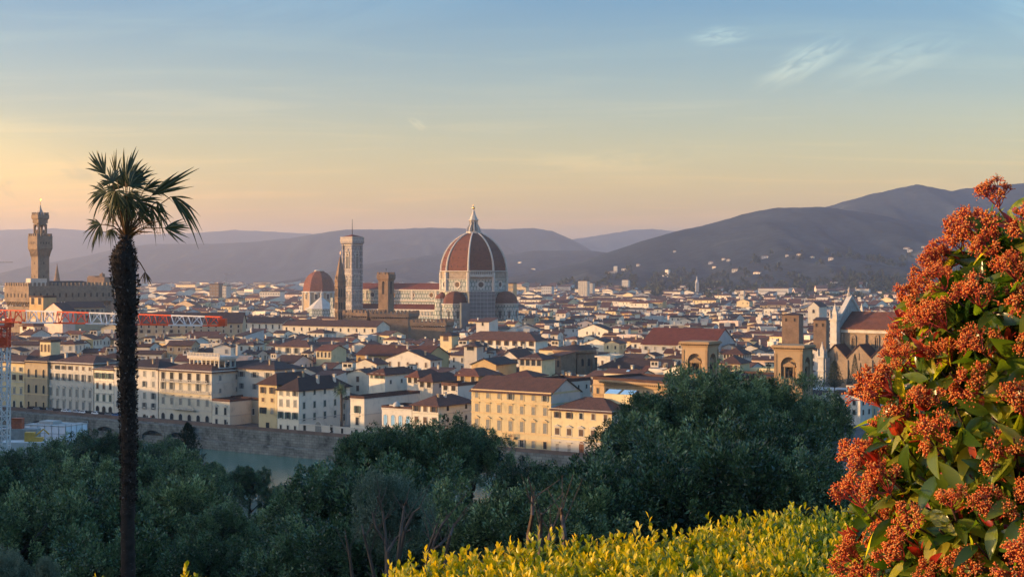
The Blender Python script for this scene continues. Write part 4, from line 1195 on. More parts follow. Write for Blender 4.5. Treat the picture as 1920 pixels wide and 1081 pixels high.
# --- library: two golden loggia towers joined by a long block
def loggia(px, Yt, py_top, label, aw=9.0):
    th = R(-30.5)
    rt = thing('loggia_tower', label, 'tower', (PX(px, Yt), Yt, 0), th)
    zz = lambda p: PZ(p, Yt)
    H = zz(py_top + 9)
    mb = MB()
    for k in range(4):
        mb.T = Matrix.Rotation(R(90)*k, 4, 'Z')
        arch_wall(mb, aw, -aw/2, 0, H, aw*.55, H-9.2, H-4.6, 1.5, 0, 0)
        for s in (-1, 1):
            mb.box(s*aw/2-.75 if s > 0 else -aw/2, aw/2 if s > 0 else -aw/2+.75, -aw/2-.16, -aw/2-.002, 0, H-1.0, 1)
        mb.box(-aw/2+.75, aw/2-.75, -aw/2-.12, -aw/2-.002, H-9.8, H-9.2, 1)
    mb.T = None
    mb.poly([(x, y, H-.05) for x, y in rect(aw, aw)], 0)
    mb.build('wall', [M_LIBRARY, M_LIBRARY_TRIM], rt)
    mb = MB()
    mb.box(-aw/2-.25, aw/2+.25, -aw/2-.25, aw/2+.25, H, H+.45)
    o = aw/2 + .9
    corbels(mb, aw+.5, aw+.5, H+.45, H+.95, .6, .75, .3)
    mb.box(-aw/2-.24, aw/2+.24, -aw/2-.24, aw/2+.24, H+.45, H+.95)
    mb.box(-o, o, -o, o, H+.95, H+1.5)
    mb.box(-o+.3, o-.3, -o+.3, o-.3, H+1.5, H+1.75)
    mb.build('cornice', M_LIBRARY_TRIM, rt)
    for k in range(4):                                 # small columned aedicule with a statue in each arch
        T = Matrix.Rotation(R(90)*k, 4, 'Z')
        mb = MB(); mb.T = T
        y = -aw/2 + .75; zb = H-9.2
        for x in (-1.5, 1.5): mb.tube([(x, y, zb), (x, y, zb+4.0)], .28, 8)
        mb.box(-2.0, 2.0, y-.4, y+.5, zb+4.0, zb+4.5)
        mb.loft([[(-2.1, yy, zb+4.5), (2.1, yy, zb+4.5), (0, yy, zb+5.7)] for yy in (y-.45, y+.5)])
        mb.box(-.9, .9, y-.3, y+.4, zb, zb+.5)
        ae = mb.build('aedicule', M_LIBRARY_TRIM, rt)
        mb = MB(); mb.T = T @ Matrix.Translation((0, -aw/2+.8, zb+.5)); mb.smooth = True
        mb.lathe([(.45, 0), (.5, .5), (.42, 1.3), (.5, 1.9), (.42, 2.25), (.14, 2.4), (.22, 2.6), (.2, 2.8), (.03, 2.95)], 10)
        mb.tube([(.4, 0, 2.1), (.62, -.1, 1.6), (.35, -.3, 1.3)], [.13, .1, .08], 6); mb.tube([(-.4, 0, 2.1), (-.6, .05, 1.5), (-.5, -.2, 1.0)], [.13, .1, .08], 6)
        mb.build('statue', M_DARK, ae)
        mb = MB(); mb.T = T
        mb.box(-1.15, 1.15, -aw/2+1.38, -aw/2+1.49, H-9.1, H-5.4); mb.build('opening', M_DARK, rt)
    return rt
loggia(1313, 500, 640, 'golden stone tower with an arched loggia, the one standing behind the big oak crown')
loggia(1488, 490, 647, 'golden stone tower with an arched loggia, the one beside the gothic church', 9.4)
ANCH.append(('the golden loggia towers', 1400, 690))
YL = 507.0
lib = bldg_px('library', 'long golden stone library block with a sunlit dentil cornice between the loggia towers', 'library', 1112, 1285, 520, 490, 711, 24, M_LIBRARY, ROOFS['brown'], kind='flat', trim=M_LIBRARY_TRIM, bands=[(741, .8), (722, .5)], front=[(732, 2.2, 9, 1.1, 'plain', M_PANE)])
mb = MB(); wl = 34.0
hz_ = PZ(711, 520)
mb.box(-17, 17, -12.9, -12.3, hz_-.9, hz_-.35); mb.box(-17, 17, -13.5, -12.2, hz_-.35, hz_+.25)
for i in range(40): mb.box(-16.8+i*.85, -16.4+i*.85, -13.2, -12.9, hz_-.85, hz_-.35)
mb.build('dentil_cornice', M_LIBRARY_TRIM, lib)
bldg_px('library_wing', 'low golden stone wing with a flat roof linking the two loggia towers', 'library', 1335, 1465, 505, 490, 706, 18, M_LIBRARY, ROOFS['dark'], kind='flat', trim=M_LIBRARY_TRIM, bands=[(712, .6)], front=[(722, 2.0, 6, 1.1, 'plain', M_PANE)])

# --- round brick church tribune
Y = 660.0; zz = lambda p: PZ(p, Y)
dr = thing('round_church', 'squat round brick church drum with a heavy cornice among the houses', 'church', (PX(1078, Y), Y+8, 0), R(10))
ANCH.append(('the round brick drum', 1075, 670))
mb = MB(); mb.lathe([(9.0, 0), (9.0, zz(663))], 16, 0, mat=0, cap1=False); mb.lathe([(9.05, zz(663)), (9.7, zz(661)), (9.8, zz(656.5)), (9.0, zz(656))], 16, 0, mat=0, cap0=False)
for k in range(8): mb.T = Matrix.Rotation(R(45*k), 4, 'Z'); mb.box(-1.0, 1.0, -10.2, -8.6, 0, zz(672)); mb.T = None
mb.build('wall', M_BROWNSTONE, dr)
mb = MB(); mb.lathe([(9.3, zz(656)), (1.0, zz(647))], 16); mb.build('roof', ROOFS['dark'], dr)
mb = MB(); mb.lathe([(1.2, zz(648)), (1.2, zz(642)), (.1, zz(639))], 8); mb.build('lantern', M_BROWNSTONE, dr)
for k in range(16):
    w_ = MB(); w_.T = Matrix.Rotation(R(22.5*k+11.25), 4, 'Z') @ Matrix.Translation((0, -8.83, zz(686))); w_.box(-.7, .7, -.08, .1, 0, 2.6); w_.lathe([(.7, 2.6), (.4, 3.1), (.05, 3.3)], 8)
    w_.build('window', M_DARK, dr)
bldg_px('church_wing', 'low brick church wing with round niches against the round drum', 'church wing', 1031, 1052, 655, 650, 666, 9, M_BROWNSTONE, ROOFS['brown'], kind='shed', rise=1.5, front=[(680, 3.0, 2, 1.4, 'arch', M_DARK)], trim=M_BROWNSTONE)

# --- medieval tower houses
def tower_house(label, px, wpx, Yt, py, wall, d=9, rk='hip'):
    w = wpx*Yt/F
    return bldg_px('tower_house', label, 'tower house', px-wpx/2, px+wpx/2*.6, Yt, Yt-w*.3, py, d, wall, ROOFS['dark'], kind=rk, rise=1.0, ov=.4, front=[(py+9, 1.6, 2, .9, 'plain', M_DARK)], trim=M_BROWNSTONE)
tower_house('broad brown medieval tower house with a low roof room behind the golden towers', 1486, 40, 760, 590, M_BROWNSTONE, 11)
tower_house('plain brown medieval tower house beside the white pinnacle of the gothic church', 1540, 30, 740, 600, M_BROWNSTONE, 8, 'shed')
tower_house('pale square tower standing alone among far roofs', 1392, 8.5, 1900, 544, WALLS['cream'], 6)
# --- far tall blocks
def block(label, px0, px1, Yt, py, wall, name='apartment_tower', rows=9, cols=5, d=14):
    Yr = Yt - (px1-px0)*Yt/F*.35
    h = PZ(py, Yt)
    o = building(name, label, 'apartment block', (PX(px0, Yt), Yt), (PX(px1, Yr), Yr), d, h, wall, ROOFS['dark'], kind='flat')
    w = (Vector((PX(px1, Yr), Yr)) - Vector((PX(px0, Yt), Yt))).length
    for i in range(cols):
        mb = MB(); x = -w/2 + (i+.5)*w/cols
        for k in range(rows): mb.box(x - w/cols*.28, x + w/cols*.28, -d/2-.1, -d/2, h*.25 + (k+.3)*h*.72/rows, h*.25 + (k+.8)*h*.72/rows)
        mb.build('window_column', M_SH_GREY, o)
    return o
block('tall pale apartment tower with vertical bays right of the cathedral dome', 1084, 1101, 2600, 527, WALLS['cream'])
block('second pale tower slab set back behind the tallest apartment tower', 1100, 1111, 2660, 531, WALLS['white'], cols=3)
block('white slab block on the horizon before the dark wood', 1166, 1178, 3200, 525, WALLS['white'], cols=3)
block('grey white slab of flats left of the small red dome', 487, 525, 2100, 547, WALLS['white'], cols=8, rows=5)
block('brownish tower block far behind the palm trunk', 393, 410, 2300, 533, M_BROWNSTONE, cols=3, rows=6)
block('pale narrow tower block far behind the palm trunk', 417, 424, 2200, 536, WALLS['white'], cols=2, rows=6)
block('orange lit block of flats beside the right edge of the cathedral', 951, 962, 1900, 532, WALLS['ochre'], cols=3, rows=5)
block('grey flats with a flat roof between the dome and the pale tower', 1015, 1034, 2500, 537, WALLS['grey'], cols=5, rows=5)
# pale church front among far roofs, and slim spire before the hill
Y = 1250.0
o = bldg_px('gabled_church', 'sunlit pale church front with a broad gable among the far roofs', 'church', 1515, 1536, Y, Y-4, 575, 26, WALLS['cream'], ROOFS['brown'], kind='gable_y', rise=4.0, ov=.4, front=[(583, 3.0, 1, 2.0, 'arch', M_DARK)])
Y = 2700.0
sp = thing('church_spire', 'slim pale campanile with a needle spire before the dark wood', 'spire', (PX(1307, Y), Y, 0))
mb = MB(); mb.box(-3, 3, -3, 3, 0, PZ(530, Y)); mb.box(-3.4, 3.4, -3.4, 3.4, PZ(530.5, Y), PZ(530, Y)); mb.build('belfry', WALLS['grey'], sp)
mb = MB(); mb.lathe([(3.2, PZ(530, Y)), (.2, PZ(517, Y))], 8, R(22.5)); mb.build('spire', WALLS['grey'], sp)
# ------------------------------------------------------------------ embankment and riverside palaces
M_EMB = masonry('embankment_stone', (0.21, 0.205, 0.18), (0.16, 0.155, 0.135), (0.10, 0.10, 0.085), 2.2, .9, .06, .75)
M_PARAPET = plain('parapet_brick', (0.15, 0.10, 0.08), var=0.25, scale=0.3)
mb = MB()
p0, p1 = bank(-420, 0), bank(520, 0)
th_b = math.atan2(BD.y, BD.x)
mb.box(-420, 520, -1.6, 0, -9, 0.0, 0); mb.box(-420, 520, -3.2, -1.6, -9, -4.8, 0); mb.box(-420, 520, -1.65, -1.6, -.5, -.1, 0)
o = mb.build('embankment_wall', M_EMB); o.location = (BP.x, BP.y, 0); o.rotation_euler = (0, 0, th_b)
tag(o, 'long weathered stone embankment wall standing in the green river', 'embankment wall')
mb = MB()
mb.box(-420, 520, -1.5, -1.0, 0.0, .95); mb.box(-420, 520, -1.6, -.9, .95, 1.1)
o = mb.build('river_parapet', M_PARAPET); o.location = (BP.x, BP.y, 0); o.rotation_euler = (0, 0, th_b)
tag(o, 'low brick parapet running along the top of the embankment', 'parapet')
# shallow arches carrying the street at the left end
mb = MB()
for i in range(9):
    x0 = -252 + i*13.0
    n = 8
    arc = [(x0 + 6.5 - 6.3*math.cos(math.pi*k/n), -6.2 + 3.4*math.sin(math.pi*k/n)) for k in range(n+1)]
    top = [(x0 + 13*k/n, -.4) for k in range(n+1)]
    for k in range(n):
        mb.poly([(arc[k][0], -4.2, arc[k][1]), (arc[k+1][0], -4.2, arc[k+1][1]), (top[k+1][0], -4.2, top[k+1][1]), (top[k][0], -4.2, top[k][1])])
        mb.poly([(arc[k][0], -4.2, arc[k][1]), (arc[k][0], -1.62, arc[k][1]), (arc[k+1][0], -1.62, arc[k+1][1]), (arc[k+1][0], -4.2, arc[k+1][1])])
    mb.poly([(top[0][0], -4.2, -.4), (top[-1][0], -4.2, -.4), (top[-1][0], -1.62, -.4), (top[0][0], -1.62, -.4)])
o = mb.build('street_arcade', M_EMB); o.location = (BP.x, BP.y, 0); o.rotation_euler = (0, 0, th_b)
tag(o, 'row of shallow arches carrying the street above the river at far left', 'arcade')

PG = 'palaces along the river'
def on_bank(px, t=0.0):
    """depth of the bank line (set back t metres from the wall) on the ray of column px"""
    k = (px - 960) / F
    # point (kY, Y): tb = -t
    return (-t + BP.x*BN.x + BP.y*BN.y) / (k*BN.x + BN.y)
def palace(label, pxl, pxr, eave, depth, wall, roof, t=9.0, **k):
    Yl, Yr = on_bank(pxl, t), on_bank(pxr, t)
    return bldg_px('riverside_house', label, 'house', pxl, pxr, Yl, Yr, eave, depth, WALLS[wall] if isinstance(wall, str) else wall, ROOFS[roof], group=PG, **k)
G, GR, BRN, PN, DK = M_SH_GREY, M_SH_GREEN, M_SH_BROWN, M_PANE, M_DARK
palace('yellowish riverside house with an arched door at the left edge, under the crane', -30, 46, 676, 15, 'pale yellow', 'brown', chim=2, bands=[(676.5, .5), (712, .3), (735, .3)],
    front=[(688, 1.6, 6, 1.2, 'plain', G), (703, 2.2, 6, 1.2, 'open', BRN), (728, 2.3, 6, 1.2, 'hood', G), (752, 2.6, 6, 1.3, 'arch', DK)])
palace('brown stone riverside house with paired arched windows left of the white palace', 47, 89, 677, 18, 'tan', 'dark', t=8, chim=1, bands=[(678, .6), (708, .4), (738, .4)], trim=M_TRIM_Y,
    front=[(698, 3.4, 3, 1.5, 'arch', PN), (727, 3.4, 3, 1.5, 'arch', PN), (756, 2.2, 3, 1.2, 'plain', DK)])
palace('white riverside palace with seven pedimented windows in each row', 90, 175, 679, 17, 'white', 'brown', chim=3, anchor='the white riverside palace', bands=[(680, .7), (695, .35), (721, .4), (745, .35)],
    front=[(687, 1.5, 7, 1.4, 'plain', BRN), (704.5, 2.7, 7, 1.4, 'open', G), (733, 3.0, 7, 1.4, 'pediment', G), (756, 3.2, 7, 1.4, 'hood', G)])
palace('narrow cream riverside house with green shutters and a grey ground storey', 177, 213, 691, 15, 'cream', 'brown', chim=1, bands=[(692, .5), (714, .3), (737, .3), (753, .5)],
    front=[(703, 2.2, 3, 1.7, 'plain', GR), (722, 2.4, 3, 1.3, 'plain', BRN), (745, 2.8, 3, 1.4, 'hood', GR), (769, 4.0, 3, 2.0, 'arch', DK)])
palace('white plastered riverside house partly behind the palm trunk', 214, 296, 687, 16, 'white', 'dark', chim=2, bands=[(688, .5), (722, .3), (760, .4)],
    front=[(697, 2.0, 5, 1.3, 'plain', G), (716, 2.3, 5, 1.3, 'plain', G), (737, 2.3, 5, 1.3, 'plain', G), (756, 2.4, 5, 1.3, 'open', G), (779, 3.2, 5, 1.8, 'arch', DK)])
rt = palace('cream riverside palace with long balconies and a pillared roof loggia', 298, 397, 693, 17, 'cream', 'brown', chim=2, anchor='the balconied riverside palace', bands=[(694, .7), (714, .4), (743, .4), (765, .5)],
    front=[(704, 3.2, 6, 1.9, 'plain', DK), (722, 2.8, 6, 1.4, 'plain', G), (748, 3.0, 6, 1.4, 'hood', G), (781, 3.6, 6, 1.9, 'arch', PN)], side=[(704, 1.8, 2, 1.2, 'plain', G), (727, 1.6, 2, 1.1, 'plain', G)])
# its balconies and roof loggia
Yb = on_bank(298, 9.0); Wb = (Vector((PX(397, on_bank(397, 9)), on_bank(397, 9))) - Vector((PX(298, Yb), Yb))).length
for py, fr in ((733, .96), (764, .4), (714, .9)):
    z = PZ(py, Yb); mb = MB(); L = Wb*fr
    mb.box(-L/2, L/2, -1.1, 0, z, z+.22); mb.box(-L/2, L/2, -1.1, -.95, z+1.0, z+1.15)
    n = int(L/.9)
    for i in range(n+1): mb.box(-L/2+i*(L-.16)/n, -L/2+.16+i*(L-.16)/n, -1.07, -.97, z+.22, z+1.0)
    mb.build('balcony', M_TRIM, rt, (0, -8.55, 0))
z = PZ(691, Yb); zl_ = PZ(663, Yb)
mb = MB(); 
mb.box(-8, 8.5, -5, 4, z-1, z+.9); mb.box(-8.4, 8.9, -5.4, 4.4, zl_-1.6, zl_-.6); mb.box(-7.9, 8.4, -4.9, 3.9, zl_-2.2, zl_-1.6)
for i in range(8):
    for y in (-4.6, 3.6): mb.box(-7.8+i*2.2, -7.3+i*2.2, y-.25, y+.25, z+.9, zl_-2.2)
for y in (-1.8, .9): mb.box(8.0, 8.45, y-.25, y+.25, z+.9, zl_-2.2)
mb.box(-4, 4, -1, 3, z+.9, zl_-2.2)
for i in range(22): mb.box(-8.3+i*.8, -7.9+i*.8, -5.35, -5.1, zl_-.6, zl_+.5)
mb.box(-8.4, 8.9, -5.4, -5.05, zl_+.5, zl_+.7)
mb.build('roof_loggia', M_TRIM, rt, (3.0, 3, 0))
palace('small two storey cream riverside house with white ground floor windows', 398, 431, 752, 12, 'cream', 'brown', t=5, kind='flat', bands=[(753, .4), (778, .4)],
    front=[(769, 2.6, 2, 1.2, 'pediment', PN), (791, 2.6, 2, 1.2, 'plain', PN)])
palace('white house with a plain side wall behind the small cream one', 402, 440, 690, 18, 'white', 'dark', t=24, chim=1, kind='gable_y', rise=2.5, front=[(706, 1.8, 1, 1.4, 'plain', G), (726, 1.2, 1, 1.0, 'plain', G)])
palace('bluish white house with a drain pipe behind the low brown riverside house', 441, 515, 689, 16, 'white', 'dark', t=22, chim=2, kind='hip', rise=2.6,
    front=[(700, 2.0, 3, 1.8, 'open', G), (722, 2.0, 3, 1.3, 'open', G)])
palace('low brown riverside house with a walled garden in front', 433, 484, 747, 13, 'tan', 'brown', t=16, kind='flat', front=[(768, 2.2, 3, 1.1, 'plain', PN)])
palace('tall ochre riverside house with brown shutters', 485, 519, 717, 22, 'pale yellow', 'brown', t=4, chim=3, kind='hip', rise=3.2, trim=M_TRIM_Y,
    front=[(730, 2.2, 2, 1.4, 'plain', BRN), (748, 1.4, 2, 1.4, 'plain', BRN), (768, 2.2, 2, 1.6, 'plain', G), (797, 2.6, 1, 1.7, 'plain', BRN)])
palace('cream riverside corner house with a long white garden side', 520, 560, 728, 27, 'cream', 'dark', t=3.5, chim=4, kind='hip', rise=3.6, anchor='the cream corner house', bands=[(784, .3)],
    front=[(735, 1.8, 3, 1.3, 'plain', G), (754, 2.4, 3, 1.3, 'plain', G), (777, 2.4, 3, 1.3, 'open', GR), (800, 1.7, 3, .9, 'plain', DK)],
    side=[(735, 1.7, 5, 1.0, 'plain', GR), (758, 2.2, 5, 1.1, 'plain', GR), (780, 2.4, 5, 1.2, 'plain', GR)])
# garden wall with its gate
Yl, Yr = on_bank(560, 3.5), on_bank(702, 3.5)
gw0, gw1 = Vector((PX(561, Yl), Yl)), Vector((PX(702, Yr), Yr))
wl = (gw1-gw0).length; hgw = PZ(795, Yl)
gw = thing('garden_wall', 'long white garden wall with a dark arched gate beside the embankment', 'garden wall', ((gw0.x+gw1.x)/2, (gw0.y+gw1.y)/2, 0), th_b)
mb = MB(); mb.box(-wl/2, wl/2, 0, .6, 0, hgw); mb.box(-wl/2, wl/2, -.1, .7, hgw, hgw+.25); mb.build('wall', WALLS['white'], gw)
for px, w_, h_ in ((572, 1.2, 1.8), (623, 1.2, 3.2), (643, 1.0, 1.7), (661, .6, .9), (669, 1.2, 1.8)):
    x = -wl/2 + (px-561)/141*wl
    add_window(gw, x, 0, hgw*.5 - h_*.4, 'front', 'plain', w_, h_, DK, M_TRIM)
add_window(gw, -wl/2 + (598-561)/141*wl, 0, 0.05, 'front', 'arch', 2.8, 3.9, M_SH_GREY, M_TRIM)
palace('cream low range with green shutters behind the garden palm', 596, 650, 743, 10, 'white', 'dark', t=27, kind='hip', front=[(758, 2.0, 5, 1.1, 'plain', GR), (778, 2.4, 5, 1.2, 'plain', GR)])
palace('narrow cream tower house with a brick parapet beside the garden wall', 657, 683, 747, 30, 'cream', 'brown', t=4, kind='flat', front=[(766, 2.4, 1, 1.4, 'open', GR), (788, 2.6, 1, 1.4, 'hood', PN)], bands=[(748, .4), (776, .3)])
pf = palace('small white palace front with four pointed arch windows and a carved crest', 716, 772, 765, 12, 'white', 'brown', t=4, kind='flat', anchor='the small white arched palace', bands=[(766, .5), (801, .5)],
    front=[(786, 3.6, 4, 1.5, 'arch', M_SOLAR), (812, 2.4, 4, 1.4, 'arch', DK)])
mb = MB(); zc = PZ(765, on_bank(716, 4))
mb.lathe([(1.3, zc+1.0), (1.3, zc+1.4), (.9, zc+2.2), (.1, zc+2.6)], 10); mb.box(-3, 3, -.2, .2, zc+1.1, zc+1.5)
mb.build('crest', M_WHITE_STONE, pf, (0, -6, 0))
palace('cream riverside house with dark triple windows and a bare pinkish side wall', 773, 822, 757, 20, 'cream', 'brown', t=4, kind='hip', rise=2.6, chim=2, bands=[(774, .25), (795, .25)],
    front=[(764, 1.9, 3, 1.5, 'plain', BRN), (785, 1.9, 3, 1.5, 'plain', BRN), (805, 2.2, 3, 1.5, 'plain', BRN)], side=[(764, 1.6, 2, 1.2, 'arch', DK), (785, 1.6, 2, 1.2, 'arch', DK)])
pa = palace('large golden yellow palace with seven windows across and a wooden arched door', 884, 1033, 731, 17, 'pale yellow', 'brown', t=5, kind='gable', rise=4.2, anchor='the large yellow palace', trim=M_TRIM_Y, chim=0,
    bands=[(731.5, .6), (750, .35), (772, .35), (806, .6), (817, .35)],
    front=[(738, 2.1, 7, 1.3, 'plain', G), (763, 2.6, 7, 1.35, 'hood', G), (793, 3.2, 7, 1.4, 'pediment', G), (823, 2.5, 7, 1.3, 'plain', G)])
Ya = on_bank(884, 5)
mb = MB(); hp_ = PZ(731, Ya); wp_ = (Vector((PX(1033, on_bank(1033, 5)), on_bank(1033, 5))) - Vector((PX(884, Ya), Ya))).length/2
mb.loft([[(x, -8.3, .1), (x, 8.45, .1), (x, 8.45, hp_-.1), (x, 0, hp_+4.0), (x, -8.3, hp_-.1)] for x in (wp_-.1, wp_+.06)]); mb.build('side_wall', WALLS['pinkish'], pa)
add_window(pa, 0.0, -8.5, .15, 'front', 'arch', 1.9, 4.2, M_DOORWOOD, M_TRIM_Y)
mb = MB(); z = PZ(812, Ya)
mb.box(-2.2, 2.2, -1.3, 0, z-.2, z); mb.box(-2.2, 2.2, -1.3, -1.15, z+.9, z+1.05)
for i in range(9): mb.box(-2.2+i*.53, -2.06+i*.53, -1.28, -1.16, z, z+.9)
for s in (-1.6, 1.6): mb.box(s-.2, s+.2, -1.0, 0, z-.8, z-.2)
mb.build('balcony', M_TRIM_Y, pa, (0, -8.5, 0))
pb = palace('smaller yellow palace with a white ground storey and green tinted side', 1034, 1147, 766, 15, 'pale yellow', 'brown', t=5, kind='hip', rise=3.4, anchor='the smaller yellow palace', trim=M_TRIM,
    bands=[(766.5, .4), (818, .3)], front=[(776, 1.8, 5, 1.2, 'plain', BRN), (807, 2.0, 5, 1.6, 'pediment', BRN), (837, 2.4, 5, 1.3, 'hood', BRN)], side=[(779, 1.8, 3, 1.2, 'plain', BRN), (807, 2.0, 3, 1.2, 'plain', BRN)])
mb = MB(); mb.box(-26, 26, 0, 0, 0, 0) if False else None
w_ = PX(1147, on_bank(1147, 5))
Ys = on_bank(1034, 5); Wp = (Vector((PX(1147, on_bank(1147, 5)), on_bank(1147, 5))) - Vector((PX(1034, Ys), Ys))).length
mb = MB(); mb.box(-Wp/2-.08, Wp/2+.08, -7.58, -7.45, 0, PZ(822, Ys)); mb.box(Wp/2-.05, Wp/2+.08, -7.45, 7.5, 0, PZ(822, Ys)); mb.build('ground_storey', WALLS['white'], pb)
add_window(pb, .2, -7.58, .1, 'front', 'arch', 1.8, 3.6, M_DOORWOOD, M_TRIM)
mb = MB()
for x in (-1, 4.5):
    mb.loft([[(x, 2.4, PZ(747, 450)), (x+4.5, 2.4, PZ(747, 450)), (x+4.5, 5, PZ(747, 450)+1.1), (x, 5, PZ(747, 450)+1.1)], [(x, 2.4, PZ(747, 450)+.12), (x+4.5, 2.4, PZ(747, 450)+.12), (x+4.5, 5, PZ(747, 450)+1.22), (x, 5, PZ(747, 450)+1.22)]])
mb.build('skylight', M_SOLAR, pb, (4, -1, 0))
mb = MB(); mb.box(-1.4, 9.4, 2.6, 5.2, PZ(766, 450), PZ(747, 450)-.05); mb.build('attic_room', WALLS['pale yellow'], pb, (4, -1, 0))

# ------------------------------------------------------------------ larger houses of the middle distance, each placed by hand
MG = 'houses of the old town'
TH = R(-27)
def mid(label, pxl, wpx, Yc, eave, depth, wall, roof, kind='gable', th=TH, **k):
    """front left corner at column pxl; wpx = seen width of the front"""
    x0 = PX(pxl, Yc)
    # solve the front length so that its right corner falls on pxl + wpx
    d = Vector((math.cos(th), math.sin(th))); kk = (pxl + wpx - 960) / F
    L = (kk*Yc - x0) / (d.x - kk*d.y)
    p1 = Vector((x0, Yc)) + d*L
    return bldg_px('town_house', label, 'house', pxl, pxl+wpx, Yc, p1.y, eave, depth, WALLS[wall] if isinstance(wall, str) else wall, ROOFS[roof] if isinstance(roof, str) else roof, kind=kind, group=MG, **k)
mid('long ochre house with a sunlit row of arched loggia windows under the eaves', 668, 132, 690, 664, 20, 'ochre', 'russet', rise=4.0, anchor='the ochre loggia house', front=[(676, 3.6, 10, 1.5, 'arch', BRN)], trim=M_TRIM_Y, chim=2)
mid('very long cream range with one row of small windows below the brown bell tower', 530, 176, 1010, 609, 16, 'cream', 'brown', rise=3.5, front=[(616, 2.2, 12, 1.1, 'plain', DK)], anchor='the long cream range')
mid('cream range with narrow dark windows at the left end of a longer range', 456, 74, 1040, 604, 18, 'cream', 'brown', rise=3.6, front=[(611, 2.8, 6, 1.1, 'plain', DK)])
mid('long cream house with a wide brown hipped roof and nine shuttered windows', 866, 138, 830, 635, 15, 'cream', 'brown', 'hip', rise=4.0, front=[(641, 2.4, 9, 1.4, 'open', BRN)], chim=2, anchor='the wide hipped house')
mid('cream house with a walled roof terrace and a sunlit white corner', 516, 64, 735, 648, 13, 'cream', 'brown', 'hip', rise=2.6, front=[(656, 2.6, 4, 1.6, 'plain', G)], chim=1)
mid('small orange lit house with a pillared attic in front of the ochre loggia house', 593, 28, 675, 656, 12, 'pale yellow', 'russet', 'gable', rise=2.0, front=[(664, 2.4, 4, .9, 'arch', DK)])
mid('great red roofed hall standing broadside behind the golden towers', 1203, 135, 775, 644, 34, 'grey', M_RED_TILE, rise=7.5, anchor='the great red roof', front=[(652, 1.8, 8, 1.0, 'plain', G)])
mid('long dark roofed cream house before the great red roof', 1122, 155, 655, 687, 14, 'cream', 'dark', 'hip', rise=3.6, front=[(694, 2.0, 9, 1.0, 'plain', G)], chim=3)
mid('yellow house with three brown windows seen between the two golden towers', 1347, 40, 585, 679, 12, 'pale yellow', 'brown', 'hip', rise=2.4, front=[(688, 2.0, 3, 1.2, 'plain', BRN)])
mid('white house with a dark loggia in its top storey between the golden towers', 1356, 36, 640, 662, 12, 'white', 'brown', 'hip', rise=2.2, front=[(667, 1.9, 6, .9, 'plain', DK)], side=[(667, 1.7, 5, .8, 'plain', DK)])
mid('ochre gabled house end beside the ochre loggia house', 884, 46, 610, 682, 18, 'ochre', 'dark', 'gable_y', rise=2.2, front=[(694, 1.2, 1, .9, 'plain', DK)])
mid('ochre house with a shed roof and dark attic windows beside the large yellow palace', 857, 40, 530, 702, 15, 'ochre', 'russet', 'hip', rise=2.0, front=[(709, 2.0, 2, 1.5, 'plain', DK)], side=[(716, 1.2, 2, .9, 'plain', DK)], th=R(-30))
mid('cream house with a small red roof room and green shutters above the garden palm', 692, 30, 560, 700, 20, 'cream', 'russet', 'hip', rise=1.8, front=[(704, 1.6, 3, 1.1, 'plain', GR)], side=[(715, 1.3, 3, .9, 'plain', DK)], th=R(-33))
mid('white house with a long brown lean-to roof left of the ochre shed roof house', 785, 26, 545, 712, 17, 'white', 'brown', 'hip', rise=2.2, front=[(720, 1.9, 2, 1.8, 'plain', DK)], side=[(722, 1.5, 2, .9, 'plain', DK)], th=R(-36))
mid('white house with dark attic windows and a brown roof behind the cream triple window house', 763, 22, 552, 704, 14, 'white', 'russet', 'hip', rise=1.8, front=[(712, 1.9, 2, 1.6, 'plain', DK)], th=R(-34))
mid('white three storey house with a stepped balcony front', 828, 30, 520, 722, 12, 'white', 'brown', 'flat', front=[(726, 1.7, 2, 1.8, 'plain', DK), (741, 1.5, 3, .9, 'plain', DK)], th=R(-36))
mid('white house with a flat roof terrace behind the large yellow palace', 1010, 52, 505, 713, 13, 'white', 'brown', 'flat', front=[(722, 1.8, 2, 1.2, 'plain', PN)], side=[(724, 1.4, 3, .9, 'plain', DK)], th=R(-40))
mid('pale house with a sunlit yellow attic above the large yellow palace', 948, 50, 560, 704, 12, 'pale yellow', 'russet', 'hip', rise=1.8, front=[(709, 1.6, 4, 1.0, 'arch', DK)])
mid('white gabled house with dark windows left of the round brick drum', 935, 38, 640, 672, 16, 'white', 'brown', 'gable_y', rise=3.4, front=[(676, 2.0, 2, 1.6, 'open', DK)])
mid('cream house with wide blue glazed windows left of the round brick drum', 974, 42, 600, 672, 12, 'pale yellow', 'brown', 'hip', rise=2.0, front=[(678, 2.6, 4, 1.7, 'plain', PN)])
mid('slim white tower room rising from a dark roof', 870, 24, 650, 648, 6, 'white', 'dark', 'hip', rise=1.2, front=[(652, 1.8, 1, 1.6, 'plain', G)])
mid('small yellow turret with a sunlit side above the wide hipped house', 825, 22, 790, 628, 7, 'pale yellow', 'dark', 'hip', rise=1.6, front=[(634, 2.6, 1, 3.0, 'plain', BRN)])
mid('tan rooftop turret with three sunlit arches above the left riverside houses', 75, 20, 690, 641, 6, 'pale yellow', 'dark', 'flat', front=[(652, 3.4, 3, 1.1, 'arch', BRN)], trim=M_TRIM_Y)
mid('white house with a white gable facing the river right of the battlemented fortress', 893, 24, 950, 603, 12, 'white', 'brown', 'shed', rise=2.0, front=[(607, 2.0, 1, 1.3, 'plain', DK)])
mid('long dark gallery roof with a low wall just above the crane jib', 258, 196, 880, 605, 22, 'tan', 'dark', rise=5.5, th=R(4), front=[(612, 1.6, 14, 1.0, 'plain', DK), (621, 1.9, 14, 1.0, 'plain', BRN)], anchor='the long dark gallery roof')

